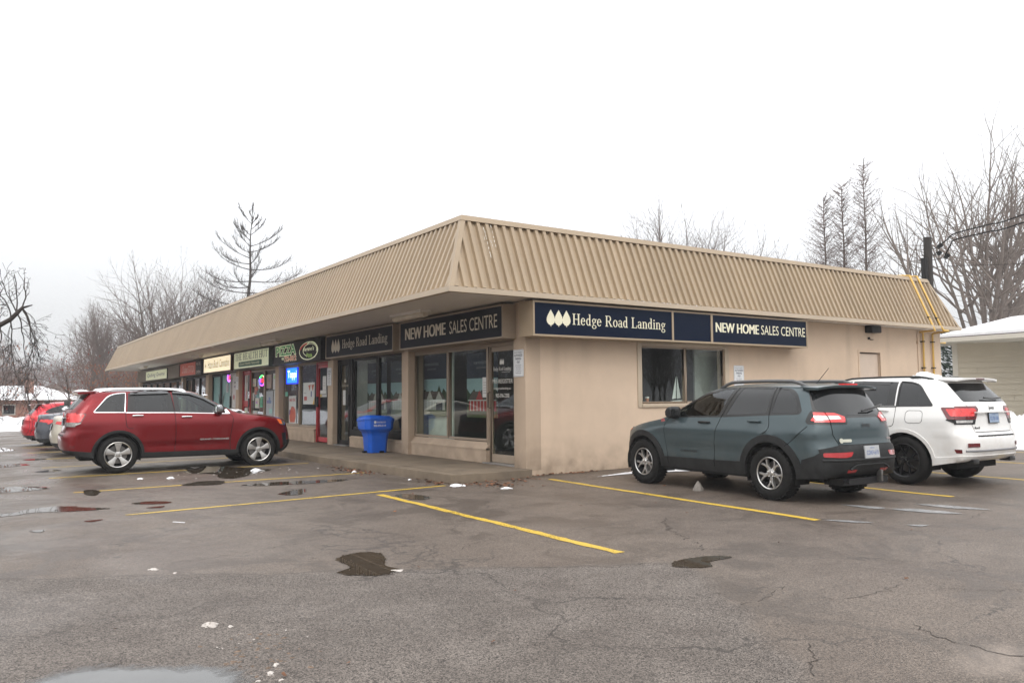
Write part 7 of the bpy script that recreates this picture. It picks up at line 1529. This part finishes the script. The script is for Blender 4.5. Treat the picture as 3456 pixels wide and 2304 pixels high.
leafy('leggy_shrub', 'reddish brown thicket at the left edge of the frame', g0(-8.2, 45), 85, 5.5, 200, M_rust)
# far woodland: one mass of stems
def wood(name, label, pts, seeds, H, minr, mat, n=None):
    lib = [grow2(s, 8, .12, 7, .45, .15, minr=minr, dens=1.0, lv_max=2, fine=.5) for s in seeds]; rg = random.Random(5); Vs, Fs, b = [], [], 0
    libs = [tubes_np([tuple(s[0]) for s in l], [tuple(s[1]) for s in l], [s[2] for s in l], [s[3] for s in l], 3) for l in lib]
    for i, (x, y) in enumerate(pts):
        V, F = libs[i % len(libs)]; a = rg.uniform(0, 6.28); s = H*rg.uniform(.75, 1.2)/8; c, sn = math.cos(a), math.sin(a); W = np.stack([(V[:, 0]*c-V[:, 1]*sn)*s+x, (V[:, 0]*sn+V[:, 1]*c)*s+y, V[:, 2]*s+gz(x, y)], 1); Vs.append(W); Fs.append(F+b); b += len(V)
    o = mesh_np(name, np.concatenate(Vs), np.concatenate(Fs), mat); o['kind'] = 'stuff'; return tag(o, label, 'woodland')
rg = random.Random(9)
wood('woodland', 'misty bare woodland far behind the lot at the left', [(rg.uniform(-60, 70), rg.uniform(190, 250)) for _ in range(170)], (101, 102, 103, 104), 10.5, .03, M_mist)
wood('woodland', 'brown thicket of bare young trees beyond the far end of the plaza', [(rg.uniform(-9, 12), rg.uniform(66, 84)) for _ in range(34)], (105, 106, 107), 5.2, .012, M_brown)
wood('woodland', 'bare woodland across the street to the left of the lot', [(rg.uniform(-75, -30), rg.uniform(20, 160)) for _ in range(150)], (108, 109, 110), 10, .03, M_barkD)
wood('woodland', 'bare woodland across the road to the right of the lot', [(rg.uniform(25, 80), rg.uniform(-70, -38)) for _ in range(50)], (111, 112), 9, .03, M_barkD)
# ground slopes / undergrowth band
mb = MB(); rgn = np.random.RandomState(3)
def hedge(name, label, x0, x1, y0, y1, h, mat):
    vs, fs = [], []; n = 70; m = 8
    for i in range(n+1):
        for j in range(m+1):
            x = x0+(x1-x0)*i/n; y = y0+(y1-y0)*j/m; e = math.sin(math.pi*j/m)**.5; vs.append((x, y, gz(x, y)-.1+h*e*(.75+.35*math.sin(i*.7+j)+rgn.uniform(-.25, .25))))
    for i in range(n):
        for j in range(m): fs.append((i*(m+1)+j, (i+1)*(m+1)+j, (i+1)*(m+1)+j+1, i*(m+1)+j+1))
    mb = MB(); mb.add(vs, fs); o = mb.build(name, mat); o['kind'] = 'stuff'; return tag(o, label, 'undergrowth')
M_under = PM('undergrowth', (.09, .06, .045), 1, var=.45, vs=1.6, bump=1, bs=8)
hedge('undergrowth', 'low brown undergrowth along the far woodland', -70, 90, 186, 200, 4, M_under); hedge('undergrowth', 'brown brush behind the far end of the plaza', -4, 16, 58, 64, 1.2, M_under)
hedge('undergrowth', 'dark brush across the street at the left', -78, -34, 0, 165, 3.6, M_under)
# ---- brick house at the left
M_brick = PM('brick', (.33, .18, .14), .9, var=.2, vs=5, bump=.4, bs=30); M_shing = PM('shingle', (.2, .19, .19), .9)  # brick colour paled to imitate haze over the house
t = empty('brick_house', (-5.9, 57.5, gz(-6, 57)-.3), R_(0), 'low brick house with snow-covered hip roof beyond the snow bank at the left', 'house')
mb = MB(); mb.box((-7, -3, 0), (3.6, 4, 1.85)); mb.build('wall', M_brick, t)
mb = MB(); mb.add([(-7.6, -3.6, 1.8), (4.2, -3.6, 1.8), (4.2, 4.6, 1.8), (-7.6, 4.6, 1.8), (-1.6, .5, 2.85), (1.2, .5, 2.9)], [(0, 1, 5, 4), (1, 2, 5), (2, 3, 4, 5), (3, 0, 4), (0, 3, 2, 1)]); ro = mb.build('roof', M_snow, t)
mb = MB(); mb.box((.2, -1.6, 1.9), (.75, -1.0, 3.25)); mb.build('chimney', M_brick, ro)
for k, x in enumerate((-4.6, -1.2, 1.4)):
    mb = MB(); mb.box((x, -3.04, .75), (x+.8, -2.98, 1.5)); w = mb.build('window', PM('house_trim', (.5, .48, .44), .6) if k == 0 else bpy.data.materials['house_trim'], t); mb = MB(); mb.box((x+.07, -3.06, .82), (x+.73, -3.03, 1.43)); mb.build('pane', M_tint, w)
# ---- cream-sided neighbour at the right
def cray(u, v, dep):      # construction aid: a point seen from the camera at a depth (metres)
    u, v = u/1.4694, v/1.4694; k = 1844.7128; return CAM+(Fv+R2*((u-1176)/k)-U2*((v-784)/k))*dep
M_side = PM('cream_siding', (.56, .51, .41), .7, var=.04, vs=1); M_fas = PM('cream_fascia', (.58, .55, .48), .6, var=.04)
t = empty('sided_house', (0, 0, 0), 0, 'cream horizontal-sided building with thick snow on its roof at the right edge', 'building')
A = Vector((19.6, 1.97, 0)); Bv = Vector((23.9, -5.9, 0)); d = (Bv-A).normalized(); nrm = Vector((d.y, -d.x, 0)); nrm = nrm if nrm.dot(CAM-A) > 0 else -nrm
M = Matrix.Identity(4)
for i, v in enumerate((d, Vector((0, 0, 1)), nrm)):
    for j in range(3): M[j][i] = v[j]
M.translation = A
Ls = (Bv-A).length; ws = MB(); ph = .19; k = 0; z = -.1; rg = random.Random(3)
while z < 3.4:
    vs = [(0, z, .042), (Ls, z, .042), (Ls, z+ph, .004), (0, z+ph, .004), (0, z, 0), (Ls, z, 0)]; ws.add([tuple(M @ Vector(p)) for p in vs], [(0, 1, 2, 3), (4, 5, 1, 0)]); z += ph
ws.build('siding', M_side, t)
mb = MB(); z = -.1
while z < 3.4:
    for _ in range(2): x = rg.uniform(.3, Ls); mb.box((x, z+.012, .0), (x+.008, z+ph-.01, .044), M)
    z += ph
mb.build('board_joint', PM('joint_shadow', (.4, .36, .29), .9), t)
mb = MB(); mb.box((-.16, -.1, -.03), (.0, 3.3, .06), M); mb.build('corner_post', M_fas, t)
mb = MB(); mb.box((0.02, -.1, -.4), (Ls, 3.4, -.02), M); mb.build('wall', M_side, t)
# roof: eave runs obliquely, slope rises away
E1 = cray(3168, 1139, 27.6); E2 = cray(3470, 1118, 24.6); E2 = E1+(E2-E1)*4; E1b = E1-(E2-E1)*.0
bk = Vector((.82, .5, 0)).normalized()*9; hip = Vector((.9, .1, 0))
r1, r2, r3, r4 = E1, E2, E2+Vector((6, 3.2, 1.15)), E1+Vector((7.5, 1.0, 1.1))
mb = MB(); th = Vector((0, 0, .09))
mb.add([tuple(p) for p in (r1, r2, r3, r4, r1+th, r2+th, r3+th, r4+th)], [(0, 1, 5, 4), (4, 5, 6, 7), (0, 3, 2, 1), (3, 0, 4, 7), (1, 2, 6, 5), (2, 3, 7, 6)]); mb.build('snowy_roof', M_snow, t)
mb = MB(); dn = Vector((0, 0, -.03)); dn2 = Vector((0, 0, -.17)); inn = Vector((.35, .2, 0))
mb.add([tuple(p) for p in (r1, r2, r2+dn, r1+dn)], [(0, 1, 2, 3)]); mb.build('drip_edge', PM('brown_drip', (.09, .07, .08), .5), t)
mb = MB(); q = [r1+dn, r2+dn, r2+dn2, r1+dn2]; q += [r2+dn2+inn*3.5, r1+dn2+inn*7]; mb.add([tuple(p) for p in q], [(0, 1, 2, 3), (3, 2, 4, 5)]); mb.build('fascia', M_fas, t)
# ---- small snowy spruce in the gap
sp = empty('spruce', g0(22.6, 4.6), 0, 'dark spruce with snow specks in the gap left of the cream building', 'tree'); rg = random.Random(12)
mb = MB(); mb.tube([(0, 0, 0), (0, 0, 5)], [.12, .03], 8); mb.build('trunk', M_barkD, sp)
mb = MB(); ms = MB()
for _ in range(4200):
    z = rg.uniform(.2, 5.2); R = (5.6-z)*.36; a = rg.uniform(0, 6.28); q = R*rg.uniform(.25, 1)**.6; x, y = q*math.cos(a), q*math.sin(a); zz = z-q*.35; s = rg.uniform(.1, .24)
    mb.add([(x, y, zz), (x+s*math.cos(a)+.03*math.sin(a), y+s*math.sin(a)-.03*math.cos(a), zz-s*.5), (x+s*math.cos(a)*1.1, y+s*math.sin(a)*1.1, zz-s*.35), (x+s*.8*math.cos(a)-.05*math.sin(a), y+s*.8*math.sin(a)+.05*math.cos(a), zz-s*.2)], [(0, 1, 2, 3)])
    if rg.random() < .03: blob(ms, (x, y, zz), rg.uniform(.03, .08), .5, rg.randint(0, 99), 6)
mb.build('crown', PM('spruce_needles', (.02, .035, .022), .9, var=.4, vs=5), sp); ms.build('snow_load', M_snow, sp)
# ---- utility pole with transformer leads
k = 32/24
def pp(x, y, z): return CAM+(Vector((x, y, z))-CAM)*k
t = empty('utility_pole', tuple(pp(14.8, .23, 6.1))[:2]+(0,), 0, 'dark utility pole with black line hardware behind the right roof end', 'utility pole')
M_pole = PM('pole_wood', (.025, .02, .017), .9, var=.3, vs=8); o = Vector(t.location); topz = pp(14.8, .23, 6.13).z
mb = MB(); mb.tube([(0, 0, 0), (0, 0, topz)], [.18, .15], 12); mb.build('pole', M_pole, t)
mb = MB(); mb.tube([(-.2, .05, 0), (-.2, .05, pp(14.7, .35, 5.5).z)], .13, 8); mb.build('riser', M_blk, t)
mb = MB(); mb.tube([(.12, -.06, 0), (.12, -.06, topz+.05)], .03, 6); mb.build('conduit', PM('galv', (.35, .36, .38), .5, .5), t)
ins = []
for x, y, z, n in ((15.07, .07, 5.83, 4), (15.07, .08, 5.63, 3), (15.26, -.03, 5.52, 4)):
    c = pp(x, y, z)-o; mb = MB(); ax = Vector((.5, -.4, .5)).normalized(); q = ax.to_track_quat('Z', 'Y').to_matrix().to_4x4(); pr = []
    for i in range(n): pr += [(.03, i*.055), (.085, i*.055+.01), (.085, i*.055+.025), (.03, i*.055+.04)]
    mb.lathe([(.001, 0)]+pr+[(.001, n*.055)], 10, Matrix.Translation(c) @ q); mb.build('insulator', M_seam, t)
    mb = MB(); mb.tube([tuple(Vector((0, 0, c.z-.12))), tuple(c)], .014, 5); mb.build('bracket', M_blk, t)
mb = MB(); z1 = pp(14.8, .2, 6.0).z; z2 = pp(14.7, .3, 5.6).z
mb.tube([(-.02, 0, z1), (-.2, .1, z1), (-.28, .14, z1-.15), (-.22, .12, z2), (0, 0, z2-.1)], .012, 5); mb.tube([(0, 0, z2-.1), (.2, -.1, z2), tuple(pp(15.07, .08, 5.7)-o)], .014, 5); mb.build('jumper_wire', M_blk, t, smooth=True)
M_wire = PM('wire_black', (.006, .006, .006), .95, var=0, spec=.05)
def wire(pts, r, label):
    P = catmull(pts, 8); mb = MB(); mb.tube([tuple(p) for p in P], r, 5); return tag(mb.build('overhead_wire', M_wire, smooth=True), label, 'wire', 'wires from the utility pole')
a1, a2, a3 = pp(15.07, .07, 5.85), pp(15.5, -.25, 6.25), pp(17.18, -1.42, 6.8)
wire([a1, (a1+a2)/2, a2, (a2+a3)/2+Vector((0, 0, -.02)), a3, a3+(a3-a2)*3+Vector((0, 0, .8))], .026, 'upper black overhead wire leaving the pole to the right')
a1, a2, a3 = pp(15.26, -.03, 5.6), pp(15.5, -.24, 6.06), pp(17.18, -1.41, 6.56)
wire([a1, (a1+a2)/2+Vector((0, 0, .05)), a2, (a2+a3)/2+Vector((0, 0, -.02)), a3, a3+(a3-a2)*3+Vector((0, 0, .8))], .026, 'lower black overhead wire leaving the pole to the right')
a1, a2, a3 = pp(14.92, .22, 5.22), pp(15.51, -.18, 5.28), pp(17.22, -1.33, 5.32)
wire([a1, a2, a3, a3+(a3-a2)*3], .009, 'thin cable running level to the right below the black wires')
# ================================================================ HAZE
HAZE = .001
if HAZE:
    mb = MB(); mb.box((-100, -80, -5), (110, 270, 32)); m = bpy.data.materials.new('haze_air'); m.use_nodes = True; n = m.node_tree; n.nodes.clear()
    o_ = n.nodes.new('ShaderNodeOutputMaterial'); v = n.nodes.new('ShaderNodeVolumePrincipled'); v.inputs['Density'].default_value = HAZE; v.inputs['Color'].default_value = (.95, .96, .98, 1); v.inputs['Anisotropy'].default_value = .1; n.links.new(v.outputs[0], o_.inputs['Volume'])
    o = mb.build('haze', m); o['kind'] = 'stuff'
